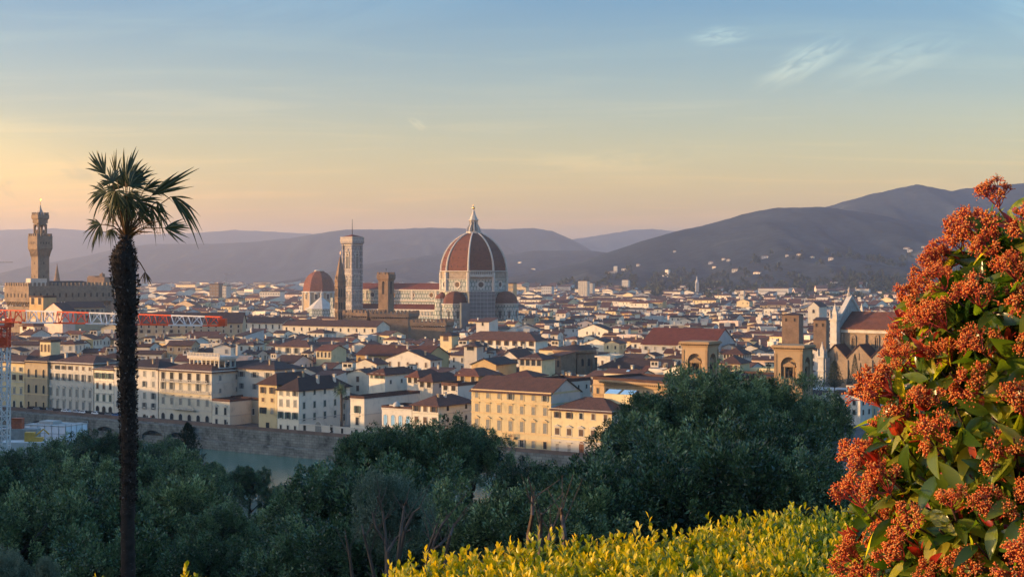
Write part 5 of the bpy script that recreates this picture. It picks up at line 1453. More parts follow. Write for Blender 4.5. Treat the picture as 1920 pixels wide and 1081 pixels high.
# ------------------------------------------------------------------ the rest of the town
rng = random.Random(7)
FOOT = [(PX(888, DY), DY, 62), (PX(760, 1310), 1310, 48), (PX(700, 1330), 1330, 40), (bx, BY, 20), (PX(90, 1030), 1035, 44), (PX(140, 1050), 1050, 34), (PX(638, 1090), 1090, 14), (PX(730, 1070), 1075, 50), (PX(800, 1000), 1005, 26), (PX(660, 1060), 1060, 24),
        (PX(598, 1620), 1620, 30), (PX(603, 1420), 1420, 24), (PX(1078, 660), 668, 20), (PX(1313, 500), 500, 16), (PX(1488, 490), 490, 16), (PX(107, 1500), 1500, 12), (PX(189, 1420), 1420, 16), (PX(1392, 1900), 1900, 14), (PX(1307, 2700), 2700, 10)]
def sc_clear(x, y):
    q = Vector((x - sc.location.x, y - sc.location.y)); c_, s_ = math.cos(sth), math.sin(sth)
    u, v = q.x*c_ + q.y*s_, -q.x*s_ + q.y*c_
    return -16 < u < 78 and -46 < v < 34
BOX = []
for o in list(COL.objects):
    if o.type == 'EMPTY' and o.parent is None and o.get('category') in ('house', 'library', 'tower house', 'church', 'church wing', 'apartment block', 'hall'):
        w_ = next((c for c in o.children if c.name.startswith('wall')), None)
        if w_ is not None:
            co = np.array([v.co[:2] for v in w_.data.vertices])
            BOX.append((o.location.x, o.location.y, o.rotation_euler.z, co[:, 0].min(), co[:, 0].max(), co[:, 1].min(), co[:, 1].max()))
def clear(x, y, rad):
    if tb(x, y) > -(30 + rad*.6): return False
    for fx, fy, fr in FOOT:
        if (x-fx)**2 + (y-fy)**2 < (fr + rad*.7)**2: return False
    if sc_clear(x, y): return False
    for bx_, by_, r_, x0, x1, y0, y1 in BOX:
        c_, s_ = math.cos(r_), math.sin(r_); qx, qy = x - bx_, y - by_
        u, v = qx*c_ + qy*s_, -qx*s_ + qy*c_
        if x0 - rad*.6 < u < x1 + rad*.6 and y0 - rad*.6 < v < y1 + rad*.6: return False
    return True
# heights of houses are held below the sight lines to the hand-placed ones behind them by keeping them modest
cands = []
Y = 560.0
while Y < 5200:
    s_ = 10.5 + Y/95.0
    n = int(0.78*Y/s_)
    for i in range(n):
        x = (-0.39 + 0.78*(i + rng.random())/n) * Y
        y = Y + rng.uniform(-.5, .5)*s_*1.1
        cands.append((x, y, s_))
    Y += s_*1.02
rng.shuffle(cands)
houses = []
GRID = {}
for x, y, s_ in cands:
    px = 960 + F*x/y
    if not (-60 < px < 1800): continue
    if y < 1700:
        w = rng.uniform(7.5, 15) if rng.random() < .78 else rng.uniform(15, 26)
        d = rng.uniform(7, 12); h = rng.triangular(9, 19, 14)
    elif y < 2600:
        w = rng.uniform(12, 40); d = rng.uniform(10, 18); h = rng.triangular(9, 22, 13)
    else:
        w = rng.uniform(18, 75); d = rng.uniform(12, 22); h = rng.triangular(7, 30, 12)
    rad = (w + d)/4
    if not clear(x, y, rad): continue
    gx, gy = int(x//40), int(y//40)
    bad = False
    for ax in (-1, 0, 1):
        for ay in (-1, 0, 1):
            for (u, v, rr) in GRID.get((gx+ax, gy+ay), ()):
                if (u-x)**2 + (v-y)**2 < ((rr+rad)*.80)**2: bad = True
    if bad: continue
    GRID.setdefault((gx, gy), []).append((x, y, rad))
    patch = mnoise.noise(Vector((x/160, y/160, 3.3)))
    th = R(-27 + (18 if patch > .25 else -14 if patch < -.25 else 0) + rng.gauss(0, 3.5))
    if rng.random() < .33: w, d = d, w
    wk = rng.choices(['white', 'cream', 'pale yellow', 'ochre', 'grey', 'pinkish', 'tan'], [44, 28, 5, 2, 11, 5, 5])[0]
    rk = rng.choices(['brown', 'dark', 'russet'], [54, 20, 26])[0]
    kd = rng.choices(['gable', 'gable_y', 'hip', 'shed', 'flat'], [40, 22, 20, 10, 8])[0]
    if w > d*1.4 and kd == 'gable_y' and rng.random() < .6: kd = 'gable'
    if 60 < px < 470 and 700 < y < 950: h += 4.5
    if 1490 < px < 1720 and y < 650:
        h = min(h, PZ(742, y))
        if h < 5: continue
    if h > PZ(548, y) and y < 1400 and 560 < px < 975: h = max(8, min(h, PZ(592, y)))       # keep the view to the cathedral open
    houses.append(dict(x=x, y=y, w=w, d=d, h=h, th=th, wall=wk, roof=rk, kind=kd, px=px, py=HZ + F*(ZC-h)/y))
houses.sort(key=lambda q: q['y'])
NEAR, FAR = houses[:255], houses[255:]

# near houses: each a thing of its own
ORD = ['', 'second', 'third', 'fourth', 'fifth', 'sixth', 'seventh', 'eighth', 'ninth', 'tenth', 'eleventh', 'twelfth']
def place_words(q):
    best = min((a for a in ANCH if a[0]), key=lambda a: (a[1]-q['px'])**2 + ((a[2]-q['py'])*1.6)**2)
    ddx, ddy = q['px']-best[1], q['py']-best[2]
    if abs(ddx) < 30: rel = 'below' if ddy > 0 else 'above'
    else: rel = ('right of' if ddx > 0 else 'left of')
    return rel, best[0], math.hypot(ddx, ddy)
KIND_W = {'gable': 'pitched roof', 'gable_y': 'gable end in front', 'hip': 'hipped roof', 'shed': 'lean-to roof', 'flat': 'flat roof terrace'}
cnt = {}
for q in NEAR:
    q['chim'] = rng.randint(1, 4) if q['kind'] != 'flat' else 0
    q['attic'] = rng.random() < .3 and min(q['w'], q['d']) > 8.0 and q['kind'] in ('gable', 'hip')
    rel, an, dist = place_words(q)
    size = 'wide ' if q['w'] > 20 else 'small ' if q['w']*q['d'] < 110 else ''
    rw = {'brown': 'brown ', 'dark': 'dark ', 'russet': 'reddish '}[q['roof']]
    if len(an.split()) > 5 and q['attic']: q['attic'] = False
    q['look'] = size + q['wall'] + ' house with ' + (rw if q['kind'] != 'gable_y' else '') + (KIND_W[q['kind']]) + (' and attic' if q['attic'] else '')
    q['rel'] = rel + ' ' + an
    q['dist'] = dist
    cnt.setdefault((q['look'], q['rel']), []).append(q)
for key, qs in cnt.items():
    qs.sort(key=lambda q: q['dist'])
    for i, q in enumerate(qs):
        q['label'] = (key[0] + ', ' + ((ORD[i] + ' ' if len(qs) > 1 and i > 0 else 'nearest ' if len(qs) > 1 else '') + key[1])).replace('  ', ' ')
SM = {}
def small_window(w, h, sh):
    k = (w, h, sh.name)
    if k not in SM:
        mb = MB()
        mb.box(-w/2, w/2, -.08, .02, 0, h, 0)
        mb.box(-w/2-.2, w/2+.2, -.16, .02, -.2, 0, 1); mb.box(-w/2-.2, w/2+.2, -.1, .02, h, h+.2, 1)
        for s in (-1, 1): mb.box(*sorted((s*w/2, s*(w/2+.2))), -.1, .02, 0, h, 1)
        SM[k] = mb.mesh('window', [sh, M_TRIM])
    return SM[k]
for q in NEAR:
    w, d, h, kd = q['w'], q['d'], q['h'], q['kind']
    rise = {'gable': d*.17, 'gable_y': w*.17, 'hip': min(w, d)*.17, 'shed': d*.16, 'flat': 0}[kd]
    root = thing('town_house', q['label'], 'house', (q['x'], q['y'], 0), q['th'], MG)
    wm = WALLS[q['wall']]
    walls_mb(w, d, h, kd, rise).build('wall', wm, root)
    rf = roof_mb(w, d, kd, rise, .65).build('roof', ROOFS[q['roof']] if kd != 'flat' else wm, root, (0, 0, h))
    for i in range(q['chim']):
        u, v = rng.uniform(-.38, .38), rng.uniform(-.32, .32)
        add_chimney(rf, u*w, v*d, rise*.45, WALLS[rng.choice(['white', 'tan', 'cream'])], i % 2)
    if q['attic']:
        mb = MB(); aw, ad_, ah = rng.uniform(3, 5), rng.uniform(2.6, 3.6), rng.uniform(2.4, 3.4)
        mb.box(-aw/2, aw/2, -ad_/2, ad_/2, -.5, ah, 0); mb.box(-aw/2+.5, -.2, -ad_/2-.04, -ad_/2, ah-1.7, ah-.5, 1); mb.box(.3, aw/2-.5, -ad_/2-.04, -ad_/2, ah-1.7, ah-.5, 1)
        mb.box(-aw/2-.3, aw/2+.3, -ad_/2-.3, ad_/2+.3, ah, ah+.2, 2)
        mb.build('attic_room', [WALLS[rng.choice(['white', 'cream'])], M_DARK, ROOFS['brown']], rf, (rng.uniform(-.2, .2)*w, 0, rise*.8))
    else:
        if kd in ('gable', 'hip') and rng.random() < .3:
            mb = MB(); mb.T = Matrix.Rotation(math.atan2(rise, d/2), 4, 'X'); mb.box(-.6, .6, -.5, .5, 0, .35); mb.build('skylight', M_SOLAR if rng.random() < .5 else M_PANE, rf, (rng.uniform(-.2, .2)*w, -d*.25, rise*.5 + .12))
    sh = rng.choice([GR, BRN, G, DK, DK, BRN])
    ww = rng.choice([.9, 1.0, 1.2]); hh = rng.choice([1.5, 1.8, 2.1])
    nrow = 2 if q['y'] < 760 else 1
    for face, L in (('front', w), ('side', d)):
        n = max(1, int(L / rng.uniform(3.2, 4.6)))
        for r_ in range(nrow):
            z = h - hh - 1.1 - r_*3.5
            for i in range(n):
                if rng.random() < .12: continue
                u = -L/2 + (i + .5)*L/n
                link('window', small_window(ww, hh, sh), root, (u, -d/2, z) if face == 'front' else (w/2, u, z), 0 if face == 'front' else R(90))

# far houses: past the three hundred nearest, one mass of rooftops
fm = MB()
WK = list(WALLS); RK = list(ROOFS)
FM = [WALLS[k] for k in WK] + [ROOFS[k] for k in RK] + [M_DARK]
def far_house(q):
    w, d, h, kd = q['w'], q['d'], q['h'], q['kind']
    rise = {'gable': d*.17, 'gable_y': w*.17, 'hip': min(w, d)*.17, 'shed': d*.16, 'flat': 0}[kd]
    if q['y'] > 2600 and kd != 'flat': rise *= .7
    T = Matrix.Translation((q['x'], q['y'], 0)) @ Matrix.Rotation(q['th'], 4, 'Z')
    wi = WK.index(q['wall']); ri = len(WK) + RK.index(q['roof'])
    for src, m_, T2 in ((walls_mb(w, d, h, kd, rise), wi, T), (roof_mb(w, d, kd, rise, .6), ri if kd != 'flat' else wi, T @ Matrix.Translation((0, 0, h)))):
        off = len(fm.v)
        fm.v += [tuple(T2 @ Vector(p)) for p in src.v]
        fm.f += [[i + off for i in f] for f in src.f]; fm.m += [m_]*len(src.f)
    fm.T = T
    if q['y'] < 2400:
        for L, fc in ((w, 0), (d, 1)):
            n = max(1, int(L/4.2))
            for r_ in range(2 if q['y'] < 1200 else 1):
                z = h - 2.9 - r_*3.4
                for i in range(n):
                    if rng.random() < .2: continue
                    u = -L/2 + (i+.5)*L/n
                    if fc == 0: fm.poly([(u-.5, -d/2-.05, z), (u+.5, -d/2-.05, z), (u+.5, -d/2-.05, z+1.8), (u-.5, -d/2-.05, z+1.8)], len(FM)-1)
                    else: fm.poly([(w/2+.05, u-.5, z), (w/2+.05, u+.5, z), (w/2+.05, u+.5, z+1.8), (w/2+.05, u-.5, z+1.8)], len(FM)-1)
        if kd != 'flat' and rng.random() < .6:
            x_, y_ = rng.uniform(-.35, .35)*w, rng.uniform(-.3, .3)*d
            fm.box(x_-.4, x_+.4, y_-.4, y_+.4, h, h+rise+1.3, rng.randrange(2))
        if rng.random() < .2:
            x_ = rng.uniform(-.2, .2)*w
            fm.box(x_-2, x_+2, -1.6, 1.6, h, h+rise+2.3, rng.randrange(2))
    else:
        k = max(1, int(h/3.4)); n = max(2, int(w/5))
        for r_ in range(min(k, 5)):
            z = h - 2.2 - r_*3.2
            fm.poly([(-w*.46, -d/2-.06, z), (w*.46, -d/2-.06, z), (w*.46, -d/2-.06, z+1.1), (-w*.46, -d/2-.06, z+1.1)], len(FM)-1) if rng.random() < .5 and h > 12 else None
    fm.T = None
for q in FAR:
    if q['wall'] == 'white' and rng.random() < .5: q['wall'] = rng.choice(['cream', 'cream', 'tan', 'pinkish', 'pale yellow'])
    far_house(q)
o = fm.build('distant_rooftops', FM)
tag(o, 'mass of small distant roofs and pale walls filling the plain up to the hills', 'rooftops', kind='stuff')
# ------------------------------------------------------------------ tower crane
CY = 330.0; cs_ = CY/F
cz = lambda p: PZ(p, CY)
cr = thing('tower_crane', 'red and white lattice tower crane reaching across the left side', 'crane', (PX(8, CY), CY, 0), R(-2))
def lattice(mb, p, q, w0, w1, panels, cw, tri=False, m=None, mats=(0, 0)):
    """four-chord (or triangular) truss from p to q"""
    p, q = Vector(p), Vector(q); d = (q-p).normalized()
    up = Vector((0, 0, 1)) if abs(d.z) < .9 else Vector((0, 1, 0))
    a = d.cross(up).normalized(); b = a.cross(d).normalized()
    offs = [(-.5, 0), (.5, 0), (0, 1.0)] if tri else [(-.5, -.5), (.5, -.5), (.5, .5), (-.5, .5)]
    def node(i, k):
        t_ = i/panels; w = w0 + (w1-w0)*t_
        return p + (q-p)*t_ + a*offs[k][0]*w + b*offs[k][1]*w
    K = len(offs)
    for i in range(panels):
        mm = mats[i % len(mats)] if m is None else m
        for k in range(K):
            mb.bar(node(i, k), node(i+1, k), cw, mm)
            k2 = (k+1) % K
            if i % 2: mb.bar(node(i, k), node(i+1, k2), cw*.6, mm)
            else: mb.bar(node(i, k2), node(i+1, k), cw*.6, mm)
            if not tri or k == 0: mb.bar(node(i, k), node(i, k2), cw*.6, mm)
mb = MB(); lattice(mb, (0, 0, -8), (0, 0, cz(650)), 1.9, 1.9, 22, .26); mb.build('mast', M_CRANE_WHITE, cr)
mb = MB(); lattice(mb, (0, 0, cz(650)), (0, 0, cz(612)), 1.9, 1.9, 3, .3)
mb.box(-.85, .85, -.85, .85, cz(648), cz(632)); mb.box(-1.3, 1.3, -1.3, 1.3, cz(614), cz(610)); mb.build('slewing_unit', M_CRANE_RED, cr)
jl = PX(426, CY-18) - PX(8, CY)
A = Vector((-2, 0, cz(603))); B = Vector((jl, -18, PZ(610, CY-18)))
seg = 14
for i in range(seg):
    mb = MB(); u0, u1 = i/seg, (i+1)/seg
    w0 = 2.6 - .8*u0; w1 = 2.6 - .8*u1
    lattice(mb, A + (B-A)*u0, A + (B-A)*u1, w0, w1, 3, .27, True)
    mb.build('jib_section', M_CRANE_WHITE if i in (2, 3, 6, 7, 8, 11, 12) else M_CRANE_RED, cr)
mb = MB(); mb.bar(B + Vector((-.3, 0, 0)), B + Vector((-.3, 0, 1.9)), .35); mb.box(B.x-.6, B.x+.8, B.y-.9, B.y+.9, B.z, B.z+1.5); mb.build('jib_tip', M_CRANE_RED, cr)
mb = MB(); lattice(mb, (-14, 0, cz(603)), (-2, 0, cz(603)), 2.4, 2.4, 8, .22, True); mb.build('counter_jib', M_CRANE_RED, cr)
mb = MB(); mb.box(1.0, 2.6, -2.6, -1.1, cz(612), cz(596)); mb.build('cab', M_CRANE_RED, cr)
tx_ = PX(46, CY-2) - PX(8, CY)
mb = MB(); mb.box(tx_-.8, tx_+.8, -2.6, -.6, cz(606), cz(603.4)); mb.bar((tx_-.3, -1.6, cz(606)), (tx_-.3, -1.6, cz(612)), .06); mb.bar((tx_+.3, -1.6, cz(606)), (tx_+.3, -1.6, cz(612)), .06)
mb.box(tx_-.4, tx_+.4, -1.8, -1.4, cz(616), cz(611.5)); mb.tube([(tx_, -1.6, cz(616)), (tx_+.2, -1.6, cz(618)), (tx_-.1, -1.6, cz(619)), (tx_-.35, -1.6, cz(617.6))], .1, 6)
mb.build('trolley_hook', M_CRANE_RED, cr)
# small cranes on the horizon
for px, py, Yc, L, lab in ((-6, 492, 1700, 18, 'tiny dark crane jib at the left edge beside the palace tower'), (424, 513, 2600, 16, 'tiny grey crane standing on the horizon right of the palm')):
    c_ = thing('distant_crane', lab, 'crane', (PX(px, Yc), Yc, 0))
    mb = MB(); mb.bar((0, 0, 0), (0, 0, PZ(py-2, Yc)), 1.0); mb.build('mast', M_GREYSTONE, c_)
    mb = MB(); mb.bar((-L*.3, 0, PZ(py, Yc)), (L, 0, PZ(py-.6, Yc)), .8); mb.bar((0, 0, PZ(py-2, Yc)), (L*.7, 0, PZ(py-.4, Yc)), .3); mb.build('jib', M_GREYSTONE, c_)

# ------------------------------------------------------------------ sheeted building works at the water's edge
Y0 = 455.0
ws = thing('sheeted_scaffold', 'building works wrapped in white sheeting on poles below the street', 'scaffold', (PX(92, Y0), Y0, -8), R(-22))
mb = MB(); zt_ = PZ(794, Y0) + 8
mb.box(-5, 10, -5, 5, 0, zt_); mb.box(-14, -5.01, -4, 6, 0, zt_-1.4)
mb.build('sheeting', M_SHEET, ws)
mb = MB()
for i in range(7): mb.tube([(-5 + i*2.5, -5.12, 0), (-5 + i*2.5, -5.12, zt_+.8)], .08, 5)
for i in range(5): mb.tube([(10.12, -5 + i*2.5, 0), (10.12, -5+i*2.5, zt_+.8)], .08, 5)
for z in (zt_-2.2, zt_-4.4, zt_+.7): mb.tube([(-5, -5.12, z), (10.1, -5.12, z), (10.12, 5, z)], .07, 5)
mb.build('scaffold_pole', M_LEAD, ws)
mb = MB(); mb.box(-5.2, 10.2, -5.2, 5.2, zt_, zt_+.12); mb.box(-2, 3, -2, 2, zt_+.12, zt_+1.0); mb.build('deck', WALLS['grey'], ws)
o = MB(); o.box(-1.5, 1.5, -1.2, 1.2, 0, 2.8); o.box(-1.6, 1.6, -1.3, 1.3, 2.8, 3.0); o.box(-.5, .5, -1.25, -1.2, .2, 2.2); o.bar((-1.3, -1.22, .2), (1.3, -1.22, 2.6), .12)
c_ = o.build('site_container', M_RUST); c_.location = (PX(42, 440), 436, PZ(800, 440)); tag(c_, 'rust red site container on the sheeted scaffold', 'container')
o = MB(); o.box(-6, 6, -2, 2, 0, PZ(800, 440)+8)
c_ = o.build('works_platform', M_GREYSTONE); c_.location = (PX(42, 440), 436, -8); tag(c_, 'grey works platform carrying the rust red container', 'platform')
o = MB(); o.box(-2.4, 2.4, -1, 1, 0, 1.2); o.box(-2.4, .2, -.9, .9, 1.2, 2.6); o.tube([(.5, 0, 1.6), (2.6, 0, 3.4), (4.2, 0, 2.0)], .25, 6)
c_ = o.build('excavator', plain('machine_yellow', (.5, .3, .06), rough=.5)); c_.location = (PX(66, 425), 424, PZ(826, 425)); tag(c_, 'small yellow excavator on the works platform under the crane', 'excavator')
o = MB(); o.box(-9, 9, -3, 3, 0, PZ(826, 425)+8); c_ = o.build('pontoon', WALLS['grey']); c_.location = (PX(60, 424), 424, -8); tag(c_, 'pale pontoon in the river carrying the yellow excavator', 'pontoon')

# ------------------------------------------------------------------ parked cars and people on the river street
def car_mesh():
    b, g_, w_ = MB(), MB(), MB()
    prof = [(-2.1, .35), (2.1, .35), (2.15, .75), (1.5, .95), (.75, 1.42), (-1.1, 1.45), (-1.9, 1.0), (-2.15, .9)]
    b.loft([[(x, y, z) for x, z in prof] for y in (-.82, .82)])
    b.box(-2.2, 2.2, -.8, .8, .35, .5)
    for s in (-1, 1):
        g_.loft([[(x, s*.835, z) for x, z in ((-1.65, 1.0), (1.15, 1.0), (.68, 1.36), (-1.05, 1.38))], [(x, s*.80, z) for x, z in ((-1.65, 1.0), (1.15, 1.0), (.68, 1.36), (-1.05, 1.38))]])
    g_.loft([[(1.42, y, 1.0) for y in (-.7, .7)] + [(.80, .62, 1.41), (.80, -.62, 1.41)], [(1.5, y, 1.0) for y in (-.7, .7)] + [(.86, .62, 1.43), (.86, -.62, 1.43)]])
    w_.T = Matrix.Rotation(R(90), 4, 'X'); w_.lathe([(.33, -.1), (.33, .1)], 14); w_.lathe([(.2, -.12), (.2, .12)], 10)
    return b, g_.mesh('window', [M_PANE]), w_.mesh('wheel', [M_DARK])
cb, cg, cw_ = car_mesh()
CARC = {'white': (.75, .75, .74), 'silver': (.45, .46, .48), 'black': (.02, .02, .022), 'grey': (.16, .17, .18), 'blue': (.06, .14, .3), 'red': (.35, .03, .03)}
CM = {k: cb.mesh('car_body', [plain('car_' + k, c, rough=.25, spec=.5, var=.05)]) for k, c in CARC.items()}
CARS = [(60, 'black'), (72, 'grey'), (84, 'black'), (96, 'grey'), (109, 'black'), (124, 'white'), (144, 'silver'), (158, 'white'), (170, 'black'), (181, 'white'), (194, 'black'), (206, 'grey'), (220, 'blue')]
seen = {}
for px, c in CARS:
    Yc = on_bank(px, 4.2)
    seen[c] = seen.get(c, 0) + 1
    n_ = {('black', 1): 'leftmost', ('black', 2): 'second', ('black', 3): 'third', ('black', 4): 'fourth', ('black', 5): 'last'}.get((c, seen[c]))
    lab = {'white': ['white parked car below the white palace door', 'white parked car, middle of three white ones in the row', 'white parked car just left of the palm trunk'],
           'silver': ['silver parked car between two white cars on the river street'], 'blue': ['blue parked car touching the palm trunk edge'],
           'grey': ['grey parked car near the left end of the river street row', 'grey parked car between two black ones below the white palace', 'grey parked car near the palm trunk end of the row'],
           'black': ['black parked car at the far left end of the row', 'black parked car, second black one from the left end', 'black parked car just left of the first white car', 'black parked car between two white cars', 'black parked car right of the last white car']}[c][seen[c]-1]
    o = thing('parked_car', lab, 'car', (PX(px, Yc), Yc, 0), th_b + R(rng.gauss(0, 3)), 'cars parked along the river street')
    link('car_body', CM[c], o); link('window', cg, o)
    for x in (-1.35, 1.35):
        for y in (-.78, .78): link('wheel', cw_, o, (x, y, .33))

def person_mesh(stride):
    me = bpy.data.meshes.new('person')
    V = [(0, 0, .95), (0, 0, 1.2), (0, 0, 1.42), (0, 0, 1.52), (0, -.01, 1.66), (0, -.01, 1.74),
         (.1, 0, .9), (.11, -stride*.5, .5), (.11, -stride*.3+.02, .06), (.11, -stride*.3-.14, .03),
         (-.1, 0, .9), (-.11, stride*.5, .5), (-.11, stride*.6, .08), (-.11, stride*.6-.14, .04),
         (.19, 0, 1.4), (.25, stride*.3, 1.12), (.24, stride*.1-.08, .9), (-.19, 0, 1.4), (-.25, -stride*.3, 1.12), (-.24, -stride*.3-.06, .9)]
    E = [(0, 1), (1, 2), (2, 3), (3, 4), (4, 5), (0, 6), (6, 7), (7, 8), (8, 9), (0, 10), (10, 11), (11, 12), (12, 13), (2, 14), (14, 15), (15, 16), (2, 17), (17, 18), (18, 19)]
    me.from_pydata(V, E, [])
    o = bpy.data.objects.new('tmp', me); COL.objects.link(o)
    md = o.modifiers.new('skin', 'SKIN'); o.modifiers.new('sub', 'SUBSURF').levels = 1
    rad = [.15, .14, .15, .06, .105, .08, .09, .065, .045, .04, .09, .065, .045, .04, .06, .045, .035, .06, .045, .035]
    for v, r_ in zip(me.skin_vertices[0].data, rad): v.radius = (r_, r_)
    me.skin_vertices[0].data[0].use_root = True
    dg = bpy.context.evaluated_depsgraph_get()
    nm = bpy.data.meshes.new_from_object(o.evaluated_get(dg))
    bpy.data.objects.remove(o)
    return nm
PM = []
for k, (top, leg) in enumerate((((.03, .03, .04), (.03, .035, .05)), ((.3, .05, .04), (.03, .03, .04)), ((.5, .48, .44), (.05, .06, .09)))):
    m, t, b = mat('clothing_%d' % k)
    tcn = N(t, 'ShaderNodeTexCoord'); sx_ = N(t, 'ShaderNodeSeparateXYZ'); t.links.new(tcn.outputs['Object'], sx_.inputs[0])
    r = ramp_node(t, [(0.0, leg), (.50, top), (.82, (.35, .2, .14)), (.9, (.03, .02, .015))]); r.color_ramp.interpolation = 'CONSTANT'
    mr = N(t, 'ShaderNodeMapRange'); mr.inputs[1].default_value = 0; mr.inputs[2].default_value = 1.84
    t.links.new(sx_.outputs[2], mr.inputs[0]); t.links.new(mr.outputs[0], r.inputs[0]); t.links.new(r.outputs[0], b.inputs['Base Color'])
    b.inputs['Roughness'].default_value = .9
    pm = person_mesh(.2 if k != 1 else .05); pm.materials.clear(); pm.materials.append(m); PM.append(pm)
for px, t_, k, lab in ((77, 3.0, 0, 'person in dark clothes standing at the parapet near the first black car'), (88, 2.4, 2, 'person in a pale top walking in front of the white palace'), (42, 3.0, 0, 'person in black walking below the brown stone house'), (52, 2.5, 1, 'person in a red top below the brown stone house'),
                       (276, 2.6, 0, 'person in dark clothes just right of the palm trunk'), (283, 3.0, 1, 'person in a red top standing by the embankment right of the palm trunk'), (426, 2.4, 0, 'person in black at the embankment below the small cream house'), (623, 2.2, 0, 'person in black walking beside the dark door of the garden wall'), (619, 2.6, 2, 'person in a pale top walking beside the garden wall door')):
    Yp = on_bank(px, t_)
    tag(link('person', PM[k], None, (PX(px, Yp), Yp, 0.0), R(rng.uniform(0, 360))), lab, 'person', 'people on the river street')

# ------------------------------------------------------------------ villas on the hills
VL = [(1248, 519, 'long_hill', 3300, 26, 'sunlit villa with a square tower on a low hill spur'), (1561, 532, 'long_hill', 3000, 36, 'long pinkish villa above the dark wood beside the red bush'),
      (1082, 503, 'low_hill', 6000, 44, 'pale hilltop village church right of the dome'), (1095, 503, 'low_hill', 6000, 30, 'white hillside house beside the hilltop church'), (1150, 512, 'long_hill', 3900, 30, 'white hillside house on the lower slope right of the pale tower'),
      (1140, 514, 'long_hill', 3800, 20, 'small white house on the slope left of the larger white one'), (1170, 507, 'long_hill', 4000, 20, 'small pale farmhouse higher on the slope'), (1197, 498, 'long_hill', 4200, 14, 'tiny white house on the bare shoulder of the long hill'),
      (1265, 473, 'long_hill', 4550, 12, 'lone white house high on the long hill'), (1333, 494, 'long_hill', 4300, 18, 'sunlit white house at mid slope of the long hill'), (1357, 487, 'long_hill', 4350, 14, 'small white house just above another at mid slope'),
      (1366, 490, 'long_hill', 4330, 14, 'small cream house beside a white one at mid slope'), (1435, 484, 'long_hill', 4400, 26, 'wide sunlit white villa in the middle of the long hill'), (1476, 481, 'long_hill', 4420, 12, 'small white house right of the wide villa'),
      (1498, 479, 'long_hill', 4430, 16, 'pale house right of the wide hillside villa'), (1523, 484, 'long_hill', 4400, 14, 'pale house on the lower slope toward the red bush'), (1558, 487, 'long_hill', 4380, 18, 'white farmhouse on the lower right slope'),
      (1700, 467, 'long_hill', 4500, 26, 'white hillside house close to the red bush'), (1706, 471, 'long_hill', 4480, 20, 'second white hillside house close to the red bush'), (1731, 464, 'long_hill', 4520, 14, 'tiny white house behind the red flower heads'),
      (1380, 508, 'long_hill', 3800, 30, 'low pale row of houses at the foot of the long hill'), (1420, 513, 'long_hill', 3600, 26, 'grey pale house at the foot of the long hill'), (1340, 502, 'long_hill', 4000, 16, 'small pale house below mid slope of the long hill'),
      (1000, 505, 'low_hill', 5800, 26, 'small pale house on the low hill right of the dome'), (975, 493, 'low_hill', 6100, 24, 'pale farmhouse on the low hill close to the dome')]
for px, py, hn, Yv, wv, lab in VL:
    # find the depth on that flank where the ground meets the sight line
    best, by_ = 1e9, Yv
    for yy in np.linspace(2720 if hn == 'long_hill' else 4820, 4880 if hn == 'long_hill' else 6580, 120):
        e_ = abs(HZ + F*(ZC - HILLS[hn](PX(px, yy), yy))/yy - py)
        if e_ < best: best, by_ = e_, yy
    Yv = by_; x = PX(px, Yv); z = HILLS[hn](x, Yv) - 3
    o = thing('hillside_villa', lab, 'villa', (x, Yv, z), R(rng.uniform(-40, -10)), 'villas scattered over the hills')
    w = wv*.62; h_ = rng.uniform(6, 8.5); d_ = max(7, w*.45)
    walls_mb(w, d_, h_, 'hip', 2).build('wall', WALLS['grey' if 'white' in lab else 'cream'], o)
    roof_mb(w, d_, 'hip', 2.4, .5).build('roof', M_RED_TILE if 'pinkish' in lab else ROOFS['brown'], o, (0, 0, h_))
    if 'tower' in lab or 'church' in lab and 'hilltop village' in lab:
        mb = MB(); mb.box(-4.5, 4.5, -4.5, 4.5, 0, h_+13); mb.build('tower', WALLS['cream'], o, (w*.3, 1, 0))
    for i in range(max(2, int(w/6))):
        mb = MB(); mb.box(-.9, .9, -.1, .05, h_-4.5, h_-2.2); mb.build('window', M_DARK, o, (-w/2 + (i+.5)*w/max(2, int(w/6)), -d_/2, 0))
# ------------------------------------------------------------------ vegetation
NR_ = np.random.default_rng(11)
def unit(n, g=NR_):
    v = g.normal(size=(n, 3)); return v / np.linalg.norm(v, axis=1, keepdims=True)
def leaf_quads(C, D, Nn, L, Wd):
    """pointed four-cornered leaves: base C, direction D, blade normal Nn"""
    side = np.cross(D, Nn); side /= np.maximum(np.linalg.norm(side, axis=1, keepdims=True), 1e-6)
    L = L[:, None]; Wd = Wd[:, None]
    up = np.cross(side, D)
    mid = C + D*L*.45 + up*L*.06
    V = np.stack([C, mid + side*Wd*.5, C + D*L, mid - side*Wd*.5], 1).reshape(-1, 3)
    n = len(C)
    return V, np.arange(4*n).reshape(n, 4)
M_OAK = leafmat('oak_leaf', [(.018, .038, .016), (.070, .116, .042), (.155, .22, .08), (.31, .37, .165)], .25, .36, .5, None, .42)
M_OLIVE = leafmat('olive_leaf', [(.085, .11, .065), (.15, .185, .115), (.25, .28, .19)], .25, .5, .3)
M_CYP = leafmat('cypress_leaf', [(.012, .022, .012), (.022, .034, .016), (.035, .048, .022)], .15, .6, .2)
M_BARK = plain('bark', (.055, .042, .032), var=.35, scale=3)
